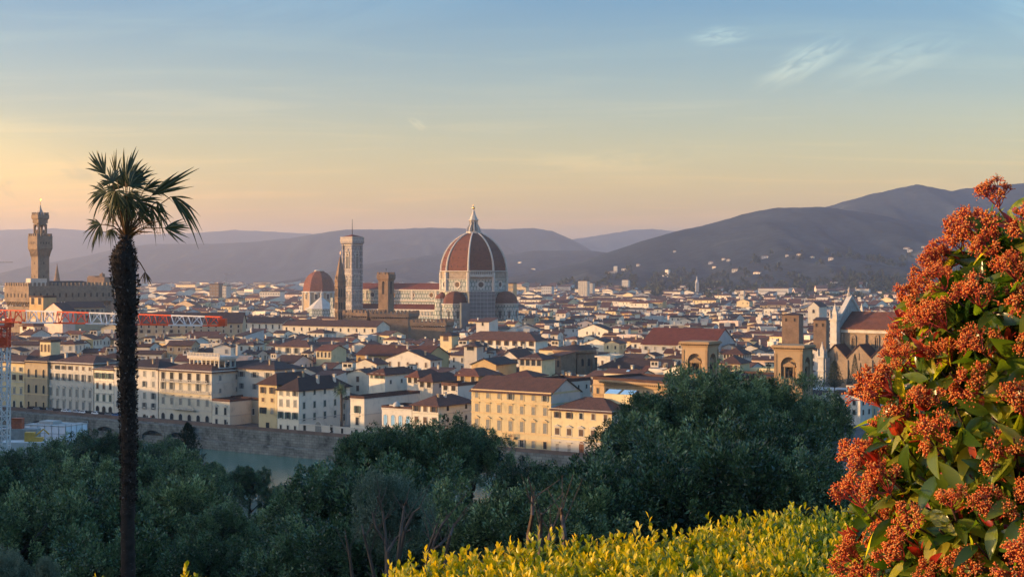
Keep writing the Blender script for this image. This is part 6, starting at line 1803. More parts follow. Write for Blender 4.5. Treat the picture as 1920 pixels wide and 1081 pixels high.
def crown_mesh(name, nclump, nleaf, leaf, rng_, lm, lobes=13, flat=.85):
    """crown inside the unit ball, base of the crown at z = -1: lobes -> sprays -> leaves"""
    lc, lr = [], []
    for i in range(lobes):
        v = unit(1, rng_)[0]; v[2] = abs(v[2])*1.0 - .30
        rr = rng_.uniform(.22, .40)
        lc.append(v * rng_.uniform(.50, .86)); lr.append(rr)
    lc.append(np.array([0, 0, .0])); lr.append(.5)
    lc, lr = np.array(lc), np.array(lr)
    pick = rng_.choice(len(lr), nclump, p=lr**2/np.sum(lr**2))
    cd = unit(nclump, rng_)
    cc = lc[pick] + cd * (lr[pick]*rng_.uniform(.86, 1.12, nclump))[:, None]
    cc[:, 2] *= flat
    cr_ = rng_.uniform(.05, .105, nclump)
    ctint = rng_.uniform(0, 1, nclump)
    # sprays: leaves on a cone of twigs pointing outward and up
    k = np.repeat(np.arange(nclump), nleaf); n = len(k)
    out = cd[k]*.7 + np.array([0, 0, .55])
    off = unit(n, rng_) * (cr_[k]*rng_.uniform(.15, 1.0, n)**.5)[:, None]
    off[:, 2] *= 1.15
    C = cc[k] + off
    D = off/np.maximum(np.linalg.norm(off, axis=1, keepdims=True), 1e-6)*.7 + out*.7 + unit(n, rng_)*.7
    D /= np.linalg.norm(D, axis=1, keepdims=True)
    Nn = unit(n, rng_) + np.array([0, 0, .6])
    L = leaf*rng_.uniform(.7, 1.35, n)
    C /= np.array([np.percentile(np.hypot(C[:, 0], C[:, 1]), 95)*.98]*2 + [np.percentile(C[:, 2], 99.3)])
    V, Fc = leaf_quads(C, D, Nn, L, L*.42)
    tint_ = np.clip(ctint[k]**1.6*.68 + rng_.uniform(0, 1, n)**2*.42, 0, 1)  # sprays tinted lighter at random stand in for lit clumps
    # sparse larger leaves inside, closing the crown, their dark tint standing in for deep shade
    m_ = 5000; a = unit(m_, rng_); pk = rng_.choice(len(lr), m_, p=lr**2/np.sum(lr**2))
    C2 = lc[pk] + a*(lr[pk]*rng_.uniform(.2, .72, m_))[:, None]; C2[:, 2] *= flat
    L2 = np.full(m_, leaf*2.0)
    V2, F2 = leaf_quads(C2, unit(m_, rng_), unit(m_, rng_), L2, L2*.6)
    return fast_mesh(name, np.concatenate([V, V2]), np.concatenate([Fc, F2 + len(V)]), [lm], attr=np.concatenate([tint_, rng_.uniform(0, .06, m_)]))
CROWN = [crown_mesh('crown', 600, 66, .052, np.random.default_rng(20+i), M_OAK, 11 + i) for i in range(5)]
CROWN_O = [crown_mesh('crown', 500, 70, .045, np.random.default_rng(40+i), M_OLIVE, 10) for i in range(2)]
def trunk_mb(h, r, spread, seed):
    g_ = random.Random(seed); mb = MB(); mb.smooth = True
    mb.tube([(0, 0, -1.5), (.02*h, 0, h*.35), (-.02*h, .02*h, h*.7), (0, 0, h)], [r*1.2, r, r*.8, r*.55], 8)
    for i in range(6):
        a = i*1.05 + g_.random(); z = h*g_.uniform(.55, .95)
        e_ = Vector((math.cos(a)*spread*.65, math.sin(a)*spread*.65, z + spread*g_.uniform(.3, .7)))
        mb.tube([(0, 0, z), e_*.5 + Vector((0, 0, z*.5 - .0)), e_], [r*.5, r*.32, r*.12], 6)
    return mb
def tree(label, px, top, wpx, Yt, idx, hk=.95, lm=None, name='evergreen_tree', group='evergreen trees on the slope', rot=None):
    s_ = Yt/F; r_ = wpx*s_/2; rz = r_*hk
    x = PX(px, Yt); zc_ = PZ(top, Yt) - rz*.93
    zg = terrain_h(x, Yt)
    o = thing(name, label, 'tree', (x, Yt, zg), 0, group)
    h = max(1.2, zc_ - zg)
    trunk_mb(h, max(.14, r_*.06), r_, idx*13 + int(px)).build('trunk', M_BARK, o)
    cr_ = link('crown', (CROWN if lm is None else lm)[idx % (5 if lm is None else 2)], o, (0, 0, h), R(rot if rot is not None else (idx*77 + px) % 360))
    cr_.scale = (r_, r_, rz)
    return o
TREES = [
 # far left belt by the river
 ('round green tree by the river left of the palm trunk, just below the sheeted works', 118, 822, 130, 215, 0), ('round green tree right behind the palm trunk with its top against the embankment', 190, 817, 120, 205, 1), ('low green tree at the left edge under the crane mast', 36, 848, 130, 205, 2),
 ('green tree right of the palm trunk against the embankment', 288, 832, 130, 195, 3), ('small green tree beside the dark conifer at the river', 395, 876, 100, 185, 4),
 # middle left
 ('broad dark tree at the left edge in the second row', 55, 884, 190, 130, 1), ('broad dark tree in the second row left of the palm trunk', 165, 868, 190, 128, 2), ('broad dark tree in the second row right of the palm trunk', 300, 858, 190, 132, 3), ('dark tree below the river bend in the second row', 395, 892, 140, 135, 0), ('dark round tree in front of the green river', 470, 880, 85, 140, 4), ('low dark tree between river and central oak mass', 530, 915, 90, 135, 2), ('very dark tree in the gap under the green river', 505, 955, 190, 100, 0), ('low dark tree under the river water', 560, 922, 120, 118, 1),
 # front left
 ('large shadowed tree filling the lower left corner', 20, 950, 260, 80, 3), ('large shadowed tree left of the palm trunk foot', 140, 928, 260, 84, 0), ('large shadowed tree right of the palm trunk foot', 310, 915, 270, 86, 4), ('shadowed tree at the dark gap left of the central oak mass', 415, 955, 150, 82, 2), ('low shadowed tree under the palm', 220, 1005, 260, 62, 1), ('low shadowed tree at the bottom left of the dark gap', 372, 1020, 180, 60, 3),
 # central mass
 ('tall grey green oak crowning the central mass', 815, 793, 170, 78, 0), ('grey green oak on the left shoulder of the central mass', 688, 819, 150, 76, 1), ('oak right of the tallest central crown, below the yellow palace', 888, 806, 130, 80, 4), ('big low oak at the left foot of the central mass', 606, 890, 225, 62, 2), ('oak filling the middle of the central mass', 760, 885, 290, 60, 3), ('oak below the large yellow palace door', 1000, 872, 170, 74, 0), ('dark oak between the central mass and the big right oak', 1085, 880, 170, 72, 2), ('low dark oak behind the left end of the hedge', 900, 930, 300, 50, 1), ('low dark oak behind the middle of the hedge', 1070, 930, 280, 48, 4), ('lowest oak at the bottom centre left', 560, 990, 220, 52, 0), ('lowest oak behind the bare twigs', 690, 985, 260, 50, 3),
 # right mass
 ('biggest dark oak with its crown against the golden loggia tower', 1312, 704, 240, 66, 3), ('dark oak beside the second golden loggia tower', 1468, 714, 170, 68, 1), ('dark oak on the left shoulder of the biggest oak, before the smaller yellow palace', 1180, 792, 150, 62, 2), ('dark oak at the edge of the red bush', 1538, 748, 120, 66, 0), ('oak filling the left flank of the biggest oak below the library cornice', 1232, 748, 170, 64, 4), ('oak filling the saddle between the two highest dark oaks', 1395, 742, 180, 64, 0), ('oak standing between two taller ones on top of the central mass', 742, 806, 160, 77, 2), ('low dark oak below the middle of the biggest oak', 1290, 800, 320, 56, 1), ('low dark oak left of the red bush', 1450, 800, 260, 56, 3),
 ('low dark oak behind the hedge under the left shoulder of the biggest oak', 1180, 880, 300, 50, 3), ('low dark oak in the middle under the biggest oak', 1340, 850, 340, 50, 4), ('low dark oak behind the hedge next to the red bush', 1500, 860, 260, 50, 2)]
for a in TREES: tree(*a)
tree('pale grey olive tree before the central oak mass, behind bare twigs', 735, 893, 150, 46, 0, 1.15, CROWN_O, 'olive_tree', 'olive trees')
tree('pale grey olive bush at the bottom left corner', 20, 1035, 110, 30, 1, .9, CROWN_O, 'olive_tree', 'olive trees')
tree('small pale grey olive bush left of the palm foot', 85, 1046, 55, 28, 0, 1.4, CROWN_O, 'olive_tree', 'olive trees')
# pointed conifers: leaves on a spindle
def spindle_mesh(name, n, fat, lm, seed, ragged=.15, leaf=.03):
    g_ = np.random.default_rng(seed)
    u = g_.uniform(0, 1, n)**1.25; a = g_.uniform(0, 2*np.pi, n)
    rr = np.minimum(u*7, 1)**.6*(1-u)**fat*(1 + ragged*np.sin(a*5 + u*40) + ragged*g_.normal(size=n)) * g_.uniform(.55, 1, n)**.4
    C = np.stack([rr*np.cos(a)*.5, rr*np.sin(a)*.5, u], 1)
    D = np.stack([np.cos(a)*.6, np.sin(a)*.6, np.full(n, .8)], 1) + unit(n, g_)*.5; D /= np.linalg.norm(D, axis=1, keepdims=True)
    L = leaf*g_.uniform(.6, 1.4, n)
    V, Fc = leaf_quads(C, D, unit(n, g_), L, L*.55)
    return fast_mesh(name, V, Fc, [lm], attr=g_.uniform(0, 1, n))
SPIN = [spindle_mesh('foliage', 5200, .75, M_CYP, 3, .12), spindle_mesh('foliage', 5200, .62, M_CYP, 4, .35, .045)]
def spire_tree(label, px, top, base, wpx, Yt, k, name='cypress', cat='tree', group='cypresses'):
    s_ = Yt/F; x = PX(px, Yt); z0 = PZ(base, Yt); h = PZ(top, Yt) - z0
    o = thing(name, label, cat, (x, Yt, z0), 0, group)
    f_ = link('foliage', SPIN[k], o, (0, 0, .0), R(px)); f_.scale = (wpx*s_, wpx*s_, h)
    mb = MB(); mb.tube([(0, 0, -6), (0, 0, h*.3)], [.3, .15], 6); mb.build('trunk', M_BARK, o)
spire_tree('tall cypress before the second gable of the gothic church', 1603, 664, 726, 20, 606, 0)
spire_tree('shorter cypress touching the tall one before the gothic church', 1614, 680, 726, 11, 604, 0)
spire_tree('thin cypress between two gables of the gothic church', 1592, 690, 726, 10, 604, 0)
spire_tree('ragged dark fir before the first gable of the gothic church', 1565, 677, 726, 26, 603, 1, 'fir_tree', 'tree', 'firs by the church')
spire_tree('cypress before the third gable beside the red bush', 1640, 680, 726, 12, 606, 0)
spire_tree('small cypress between the two golden towers', 1441, 680, 712, 12, 560, 0)
spire_tree('dark pointed conifer standing at the river right of the palm trunk', 352, 795, 905, 58, 215, 1, 'fir_tree', 'tree', 'firs by the river')
# dark wood at the foot of the hills
g_ = np.random.default_rng(8)
def wood(n, x0, x1, y0, y1):
    Vs, Fs, T_, off = [], [], [], 0
    for i in range(n):
        Yt = g_.uniform(y0, y1); px = g_.uniform(x0, x1); x = PX(px, Yt)
        z = max(0, HILLS['long_hill'](x, Yt)) - 1
        h = g_.uniform(12, 24); w = h*g_.uniform(.25, .9)
        k = 46
        d = unit(k, g_); d[:, 2] = np.abs(d[:, 2])
        C = np.array([x, Yt, z + h*.35]) + d*np.array([w/2, w/2, h*.62])*g_.uniform(.6, 1.05, (k, 1))
        L = np.full(k, h*.32)
        V, Fc = leaf_quads(C - d*L[:, None]*.3, d, unit(k, g_), L, L*.8)
        Vs.append(V); Fs.append(Fc + off); off += len(V); T_.append(np.clip(g_.uniform(0, 1) * .6 + g_.uniform(0, .4, k), 0, 1))
    return np.concatenate(Vs), np.concatenate(Fs), np.concatenate(T_)
V1, F1, T1 = wood(260, 1160, 1720, 2700, 3150); V2, F2, T2 = wood(170, 1000, 2000, 3150, 3700); V3, F3, T3 = wood(160, 1330, 1720, 2350, 2700)
V, Fc, tt = np.concatenate([V1, V2, V3]), np.concatenate([F1, F2 + len(V1), F3 + len(V1) + len(V2)]), np.concatenate([T1, T2, T3])
tag(link('wood', fast_mesh('wood', V, Fc, [M_CYP], attr=tt)), 'dark far-off wood of pines and cypresses along the foot of the hills', 'wood', kind='stuff')
# garden palm behind the white wall, and roof garden greenery
def date_palm():
    Yt = 523.0; x = PX(640, Yt)
    o = thing('date_palm', 'feathery date palm rising behind the white garden wall', 'palm', (x, Yt, 0))
    zt_ = PZ(733, Yt)
    mb = MB(); mb.tube([(0, 0, 0), (.1, 0, zt_*.5), (0, 0, zt_)], [.5, .38, .45], 8); mb.build('trunk', M_BARK, o)
    gg = np.random.default_rng(5); Cs, Ds, Ls = [], [], []
    for i in range(60):
        a = gg.uniform(0, 2*np.pi); el = gg.uniform(-.5, 1.4); ln = gg.uniform(2.6, 3.8)
        d = np.array([math.cos(a)*math.cos(el), math.sin(a)*math.cos(el), math.sin(el)])
        for t_ in np.linspace(.15, 1, 14):
            p = d*ln*t_ + np.array([0, 0, -1.3*t_*t_*math.cos(el)])
            for sg in (-1, 1):
                sd = np.cross(d, [0, 0, 1]); sd /= np.linalg.norm(sd) + 1e-6
                Cs.append(p); dd = d*.6 + sd*sg*.8 + np.array([0, 0, -.25]); Ds.append(dd/np.linalg.norm(dd)); Ls.append(.75*(1.1-t_*.6))
    C, D, L = np.array(Cs), np.array(Ds), np.array(Ls)
    V, Fc = leaf_quads(C, D, unit(len(C), gg), L, L*.22)
    link('frond', fast_mesh('frond', V, Fc, [M_OAK], attr=gg.uniform(.2, 1, len(C))), o, (0, 0, zt_))
date_palm()

# ------------------------------------------------------------------ windblown fan palm
PY = 25.0; ps = PY/F
M_PALM = leafmat('palm_leaf', [(.022, .036, .017), (.042, .062, .026), (.08, .092, .036)], .22, .4, .4, (1.5, 1.2, .5))
M_PALM_DEAD = leafmat('palm_dead', [(.10, .05, .025), (.17, .09, .04), (.2, .11, .05)], .3, .7, .1)
M_PTRUNK = plain('palm_trunk', (.03, .021, .017), var=.45, scale=9)
M_PFIBRE = leafmat('palm_fibre', [(.018, .012, .010), (.04, .028, .022), (.085, .064, .052), (.15, .13, .12)], .05, .9, .1)
px0 = PX(239, PY); zg = terrain_h(px0, PY)
fp = thing('fan_palm', 'tall windswept fan palm with a dark shaggy trunk rising in front of the view', 'palm', (px0, PY, zg - .5))
def pl(px, py, dy=0.0): return Vector((PX(px, PY) - px0, dy, PZ(py, PY) - (zg - .5)))
TP = [(440, 237, 9), (455, 236, 12), (466, 234, 19), (480, 231.5, 24), (500, 232, 26), (530, 234, 26), (560, 237, 23), (590, 237, 19.5), (640, 238, 18), (700, 239, 17.5), (760, 240, 17), (800, 241, 16.5), (850, 241.5, 16.5), (900, 241.5, 15.5), (950, 240, 15.5), (1000, 239.5, 15), (1081, 240.5, 16), (1200, 241, 18), (1900, 241, 22)]
mb = MB(); mb.smooth = True
pts, rad = [], []
for (a, b_) in zip(TP, TP[1:]):
    k = max(2, int((b_[0]-a[0])/8))
    for i in range(k):
        t_ = i/k; py = a[0] + (b_[0]-a[0])*t_
        pts.append(pl(a[1] + (b_[1]-a[1])*t_, py)); rad.append((a[2] + (b_[2]-a[2])*t_)*ps*(.86 + .07*math.sin(py*1.3)))
mb.tube(pts, rad, 16); mb.build('trunk', M_PTRUNK, fp)
# old leaf bases and fibre on the trunk
gg = np.random.default_rng(9)
C, D, Nn, L, Wd, T_ = [], [], [], [], [], []
def tr_at(py):
    for a, b_ in zip(TP, TP[1:]):
        if py <= b_[0]:
            t_ = (py-a[0])/(b_[0]-a[0]); return a[1] + (b_[1]-a[1])*t_, a[2] + (b_[2]-a[2])*t_
    return TP[-1][1], TP[-1][2]
for i in range(6500):
    py = gg.uniform(444, 960) if gg.random() < .85 else gg.uniform(940, 1200)
    cx_, rr = tr_at(py); a = gg.uniform(0, 2*np.pi)
    n_ = np.array([math.cos(a), math.sin(a), 0])
    p = np.array(pl(cx_, py)) + n_*rr*ps*.90
    up = 1 if py < 640 else (1 if gg.random() < .8 else -.6)
    ragged = .72 if py < 600 else .62
    d = n_*gg.uniform(.25, .95) + np.array([0, 0, up*gg.uniform(.3, 1.0)]) + gg.normal(size=3)*.28
    if py > 940: d = np.array([-n_[1], n_[0], .12])*(1 if gg.random() < .5 else -1) + n_*.12
    d /= np.linalg.norm(d)
    C.append(p); D.append(d); Nn.append(n_ + gg.normal(size=3)*.4)
    l_ = gg.uniform(.035, .10)*ragged
    L.append(l_); Wd.append(l_*gg.uniform(.18, .7) if py < 940 else l_*.15); T_.append(min(1, abs(gg.normal())*.42 + (.12 if py < 560 or py > 940 else 0)))
V, Fc = leaf_quads(np.array(C), np.array(D), np.array(Nn), np.array(L), np.array(Wd))
link('leaf_base', fast_mesh('leaf_base', V, Fc, [M_PFIBRE], attr=np.array(T_)), fp)
def fan(hub, ang, spread, rpx, dy, seed, tilt=0.0, base=(237, 446), nseg=None, dead=False, droop=.25, wind=.12):
    g2 = np.random.default_rng(seed)
    h = pl(*hub, dy); b0 = pl(*base)
    mid = (h + b0)/2 + Vector((0, dy*.1, .08 if hub[1] < 440 else .03))
    fr = MB(); fr.tube([b0, mid, h], [.012, .010, .008], 5)
    po = fr.build('petiole', M_PALM_DEAD if dead else M_BROWN_ST, fp)
    n = nseg or max(9, int(spread/6.2))
    V, Fs, tn = [], [], []
    r_ = rpx*ps
    e1, e2 = Vector((1, 0, 0)), Vector((0, 0, 1))
    nrm = Vector((math.sin(R(ang))*math.sin(tilt), math.cos(tilt), -math.cos(R(ang))*math.sin(tilt)))
    for i in range(n):
        a = R(ang + spread*((i+.5)/n - .5)) + g2.normal()*.055
        rr = r_*(1 - .3*abs((i+.5)/n - .5)*2)*g2.uniform(.68, 1.06)
        d = e1*math.cos(a) + e2*math.sin(a)
        dj = g2.uniform(.4, 2.0) if g2.random() < .85 else 3.2
        yk = g2.normal()*.12 + math.sin(tilt)*math.cos(a - R(ang) + .7)*.55
        sd = Vector((-math.sin(a), 0, math.cos(a)))
        w = rr*math.radians(min(9.0, spread/n*1.1))*g2.uniform(.50, .74)
        o0 = len(V)
        S_ = 6
        for j in range(S_+1):
            t_ = j/S_
            p = h + d*rr*t_ + Vector((0, 1, 0))*yk*rr*t_ + Vector((wind*rr*t_*t_, 0, -droop*rr*t_**2.6*dj))
            ww = w*(.12 + 1.0*min(1, t_/.5)) if t_ < .55 else w*1.12*(1 - ((t_-.55)/.45)**1.1*.94)
            V += [p - sd*ww*.5 + Vector((0, ww*.35, 0)), p, p + sd*ww*.5 + Vector((0, ww*.35, 0))]
        for j in range(S_):
            q = o0 + j*3
            Fs += [(q, q+1, q+4, q+3), (q+1, q+2, q+5, q+4)]; tn += [g2.uniform(0, 1)]*2
    link('fan_leaf', fast_mesh('fan_leaf', np.array([tuple(v) for v in V]), np.array(Fs), [M_PALM_DEAD if dead else M_PALM], attr=np.array(tn)), po)
M_BROWN_ST = plain('petiole', (.10, .055, .025), var=.2, rough=.5)
FANS = [((201, 328), 128, 62, 66, -.10, .2, .05), ((234, 340), 88, 46, 74, .05, .1, .02), ((214, 330), 100, 36, 58, .15, .3, .02), ((243, 345), 52, 70, 66, -.15, .3, .10), ((203, 362), 182, 110, 58, -.1, .5, .35), ((226, 360), 255, 230, 44, -.35, .9, .2), ((247, 366), 300, 210, 46, -.3, .9, .25),
        ((186, 420), 205, 150, 46, .1, .4, .25), ((215, 430), 262, 160, 26, -.2, .6, .2), ((286, 368), 35, 44, 98, -.1, .3, .05), ((318, 368), -28, 66, 74, .1, .3, .30), ((312, 428), -3, 96, 52, -.15, .3, .10), ((277, 384), -52, 84, 52, .2, .6, .3), ((262, 356), 22, 70, 56, .25, .4, .2), ((222, 350), 140, 100, 60, .3, .6, .15), ((240, 352), 75, 90, 58, .3, .5, .1), ((232, 386), 235, 150, 36, .25, .7, .3), ((300, 378), -70, 60, 38, -.2, .5, .35), ((256, 396), -35, 120, 38, .1, .6, .35), ((205, 385), 215, 90, 40, .3, .5, .35)]
FANS += [((220, 345), 118, 150, 50, -.3, .7, .2), ((238, 372), 275, 240, 46, -.25, .8, .25), ((252, 352), 60, 140, 48, -.3, .8, .25), ((212, 372), 200, 160, 46, .2, .8, .3), ((262, 378), -10, 130, 48, -.2, .7, .3), ((230, 350), 88, 120, 56, .2, .5, .1)]
for i, (hub, ang, spread, rpx, dy, tilt, droop) in enumerate(FANS): fan(hub, ang, spread, rpx, dy, 100+i, tilt, droop=droop)
fan((271, 509), 268, 76, 30, .05, 140, .5, base=(252, 482), dead=True, nseg=8, droop=.1)
mb = MB()
for i in range(34):                                    # bare stalks and torn strips below the crown
    a = gg.uniform(0, math.pi); ln = gg.uniform(.25, .8)
    p = pl(237 + gg.uniform(-5, 5), 446)
    q = p + Vector((math.cos(a)*ln*gg.uniform(.7, 1.2), gg.uniform(-.25, .25), math.sin(a)*ln*.75 + .05))
    m_ = (p+q)/2 + Vector((0, 0, .06))
    mb.tube([p, m_, q], [.010, .008, .004], 4)
mb.build('stalk', M_BROWN_ST, fp)

# ------------------------------------------------------------------ clipped yellow green hedge
def blade_mesh(L, Wd, fold=.25, curl=.15, seg=4, pw_=.8):
    """one real leaf: seg pairs of quads either side of a midrib; base at the origin, along +x, facing +z"""
    V, Fs = [], []
    for j in range(seg+1):
        t_ = j/seg
        w = Wd*.5*(math.sin(math.pi*min(1, t_**pw_*.96+.02)))
        if j == seg: w = Wd*.02
        z = -curl*L*t_*t_
        V += [(L*t_, -w, z + abs(w)*fold*2), (L*t_, 0, z), (L*t_, w, z + abs(w)*fold*2)]
    for j in range(seg):
        q = j*3; Fs += [(q, q+3, q+4, q+1), (q+1, q+4, q+5, q+2)]
    return np.array(V), np.array(Fs)
def scatter(base, Pos, Dir, Nrm, Scl):
    """copies of a blade: x along Dir, z near Nrm"""
    BV, BF = base
    X = Dir/np.linalg.norm(Dir, axis=1, keepdims=True)
    Yv = np.cross(Nrm, X); Yv /= np.maximum(np.linalg.norm(Yv, axis=1, keepdims=True), 1e-6)
    Z = np.cross(X, Yv)
    V = Pos[:, None, :] + Scl[:, None, None]*(BV[None, :, 0:1]*X[:, None, :] + BV[None, :, 1:2]*Yv[:, None, :] + BV[None, :, 2:3]*Z[:, None, :])
    n, m_ = len(Pos), len(BV)
    Fc = (BF[None] + (np.arange(n)*m_)[:, None, None]).reshape(-1, BF.shape[1])
    return V.reshape(-1, 3), Fc
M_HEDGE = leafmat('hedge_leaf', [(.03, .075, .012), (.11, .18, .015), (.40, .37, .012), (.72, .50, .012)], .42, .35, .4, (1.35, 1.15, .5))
def hedge(name, label, P, zfn, nshoot, seed, cat='hedge', depth=.75):
    g2 = np.random.default_rng(seed)
    P = np.array(P)                                    # P(n,2) shoot positions
    n = len(P)
    z = np.array([zfn(x, y) for x, y in P])
    hgt = g2.uniform(.0, .12, n) + (g2.random(n) < .02)*g2.uniform(.03, .10, n)
    lean = np.concatenate([g2.normal(size=(n, 2))*.22, np.ones((n, 1))], 1); lean /= np.linalg.norm(lean, axis=1, keepdims=True)
    pos, dr, nm, sc_, tn = [], [], [], [], []
    stint = np.clip(g2.normal(.62, .18, n) + np.array([.55*mnoise.fractal(Vector((x*4.5, y*4.5, 9.1)), 1, 2, 3) - .35*sstep(1.3, 1.75, x) for x, y in P]), 0, 1)  # patchy tint by noise; right end painted darker as shade of the bush
    for k in range(11):                                # whorls from the base of a shoot to its tip
        t_ = k/10
        a = g2.uniform(0, 2*np.pi, n) + k*2.4
        el = .15 + 1.0*t_**1.2 + g2.normal(size=n)*.15
        d = np.stack([np.cos(a)*np.cos(el), np.sin(a)*np.cos(el), np.sin(el)], 1)
        p = np.stack([P[:, 0], P[:, 1], z - .04], 1) + lean*((hgt + .04)*t_)[:, None]
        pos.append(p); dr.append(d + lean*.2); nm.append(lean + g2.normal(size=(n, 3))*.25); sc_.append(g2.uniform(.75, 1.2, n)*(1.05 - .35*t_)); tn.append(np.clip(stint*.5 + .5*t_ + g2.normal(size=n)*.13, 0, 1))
    pos, dr, nm, sc_, tn = map(np.concatenate, (pos, dr, nm, sc_, tn))
    # older, darker leaves filling the body below, their tint also painting shade into the gaps
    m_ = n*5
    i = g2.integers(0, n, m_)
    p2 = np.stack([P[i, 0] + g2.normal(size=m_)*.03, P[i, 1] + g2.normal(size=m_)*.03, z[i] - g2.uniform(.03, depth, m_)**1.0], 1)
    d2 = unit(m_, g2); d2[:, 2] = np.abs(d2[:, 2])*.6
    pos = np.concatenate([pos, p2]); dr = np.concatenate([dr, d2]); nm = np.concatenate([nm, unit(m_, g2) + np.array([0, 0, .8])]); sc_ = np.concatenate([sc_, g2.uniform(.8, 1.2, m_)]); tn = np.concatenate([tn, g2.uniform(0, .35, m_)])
    V, Fc = scatter(blade_mesh(.056, .027, .16, .10, 4, 1.35), pos, dr, nm, sc_)
    o = thing(name, label, cat, (P[:, 0].mean(), P[:, 1].mean(), z.mean() - depth))
    V -= np.array(o.location)
    link('foliage', fast_mesh('foliage', V, Fc, [M_HEDGE], attr=np.repeat(tn, 8)), o)
    mb = MB()
    for j in range(0, n, max(1, n//260)):
        b_ = Vector((P[j, 0], P[j, 1], z[j])) - o.location
        mb.tube([(b_.x*.97, b_.y*.97, -.5), b_ - Vector((0, 0, .35)), b_], [.012, .008, .003], 4)
    mb.build('stem', M_BARK, o)
    return o
HT = 53.425
g2 = np.random.default_rng(3)
pts = []
def hedge_far(px): return GY(pw(px, [(700, 1052), (760, 1042), (850, 1022), (925, 1006), (1040, 994), (1250, 988), (1330, 960), (1460, 938), (1570, 930), (1700, 928), (1800, 928)]) + 36, HT)
while len(pts) < 3300:
    Yh = g2.uniform(6.4, 10.2); px = g2.uniform(735, 1760)
    if Yh < hedge_far(px):
        x = PX(px, Yh)
        pts.append((x, Yh))
pts.sort(key=lambda p: p[0])
def hz_fn(x, y): return HT - .03 + .075*mnoise.fractal(Vector((x*2.6, y*2.6, 1.7)), 1, 2, 3)
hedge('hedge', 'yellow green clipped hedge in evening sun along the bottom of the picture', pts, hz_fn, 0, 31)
# dense inner body of the hedge so that no light passes through it
for lab, c0, w_, tall, name in (('small yellow flowered shrub beside the palm foot', 192, 46, 1118, 'young_shrub'), ('thin green sprout right of the palm foot', 348, 40, 1112, 'young_shrub')):
    Yh = 8.6; pp = [(PX(c0, Yh) + g2.normal()*w_*.3*Yh/F, Yh + g2.normal()*.06) for _ in range(22)]
    hedge(name, lab, pp, lambda x, y, q=tall: PZ(q, 8.6) + g2.uniform(-.06, .03), 0, int(c0), 'shrub', .4)
# ground under the hedge is the hillside; bare twigs stand behind the hedge
M_TWIG = plain('bare_twig', (.10, .07, .055), var=.25, scale=6)
def bare_shrub(label, stems, Yt):
    x0 = PX(stems[0][0][0], Yt); z0 = terrain_h(x0, Yt)
    o = thing('bare_shrub', label, 'shrub', (x0, Yt, z0), 0, 'bare shrubs behind the hedge')
    gg2 = random.Random(len(label))
    for st in stems:
        mb = MB(); pts_ = [Vector((PX(a, Yt) - x0, gg2.uniform(-.15, .15), PZ(b_, Yt) - z0)) for a, b_ in st]
        pts_ = [Vector((pts_[0].x*.6, 0, -.1))] + pts_
        n_ = len(pts_); mb.tube(pts_, [.030*(1-i/n_)*1.0 + .006 for i in range(n_)], 5)
        for k in range(4):
            i = gg2.randrange(1, n_ - 1) if n_ > 2 else 1
            p = pts_[i].lerp(pts_[i+1] if i+1 < n_ else pts_[i], gg2.random())
            mb.tube([p, p + Vector((gg2.uniform(-.25, .3), gg2.uniform(-.1, .1), gg2.uniform(.2, .5)))], [.009, .004], 4)
        mb.build('branch', M_TWIG, o)
bare_shrub('tall leafless shrub with forked grey branches before the olive tree', [[(728, 1081), (722, 1000), (716, 960), (708, 930)], [(700, 1081), (690, 1040), (682, 1000), (678, 985)], [(745, 1060), (752, 1000), (757, 950), (764, 935)], [(745, 1060), (760, 990), (775, 960), (788, 950)], [(724, 1020), (705, 990), (697, 960)], [(728, 1030), (742, 1010), (770, 990)], [(660, 1081), (655, 1030), (650, 1000)]], 22)
bare_shrub('small leafless shrub with thin branches at the left end of the hedge', [[(800, 1050), (815, 1015), (828, 985), (841, 968)], [(800, 1040), (812, 1005), (820, 980)], [(800, 1040), (825, 1018), (838, 1010)], [(836, 1035), (845, 1000), (851, 983)]], 20)
bare_shrub('row of thin bare shoots standing up behind the hedge', [[(992, 1005), (998, 960), (999, 930)], [(1013, 1000), (1014, 975), (1015, 958)], [(1058, 1000), (1054, 965), (1052, 950)], [(1030, 1005), (1036, 985)]], 16)

# ------------------------------------------------------------------ red flowering shrub at the right
PHY = 4.45                                              # depth of its axis
AXP = 2030.0
OUT = [(300, 1985), (318, 1955), (345, 1915), (380, 1872), (410, 1832), (430, 1802), (480, 1764), (520, 1722), (570, 1690), (620, 1662), (690, 1645), (720, 1632), (790, 1606), (830, 1592), (880, 1592), (940, 1572), (1000, 1562), (1081, 1566), (1200, 1560), (1400, 1600)]
AX = PX(AXP, PHY)
def rad_at(z):
    py = HZ + F*(ZC - z)/(PHY - .15)
    if py < 300: return .05
    return max(.06, AX - PX(pw(py, OUT), PHY - .15))
ph_root = thing('photinia_bush', 'tall red and green flowering shrub glowing in low sun at the right edge', 'shrub', (AX, PHY, terrain_h(AX, PHY)))
PO = np.array(ph_root.location)
M_PLEAF = leafmat('photinia_leaf', [(.022, .06, .012), (.07, .13, .018), (.22, .27, .03), (.44, .40, .05)], .55, .22, .5, (2.6, 2.2, .5))
M_PRED = leafmat('photinia_young', [(.22, .02, .012), (.34, .03, .015), (.40, .09, .03)], .4, .25, .5, (1.6, .9, .7))
M_BUD = leafmat('flower_bud', [(.74, .12, .022), (.84, .23, .04), (.86, .36, .08), (.82, .50, .17)], .42, .55, .3)
M_STALK = plain('flower_stalk', (.30, .045, .03), var=.25, scale=8, rough=.45)
M_PTWIG = plain('shrub_twig', (.06, .03, .02), var=.3, scale=8)
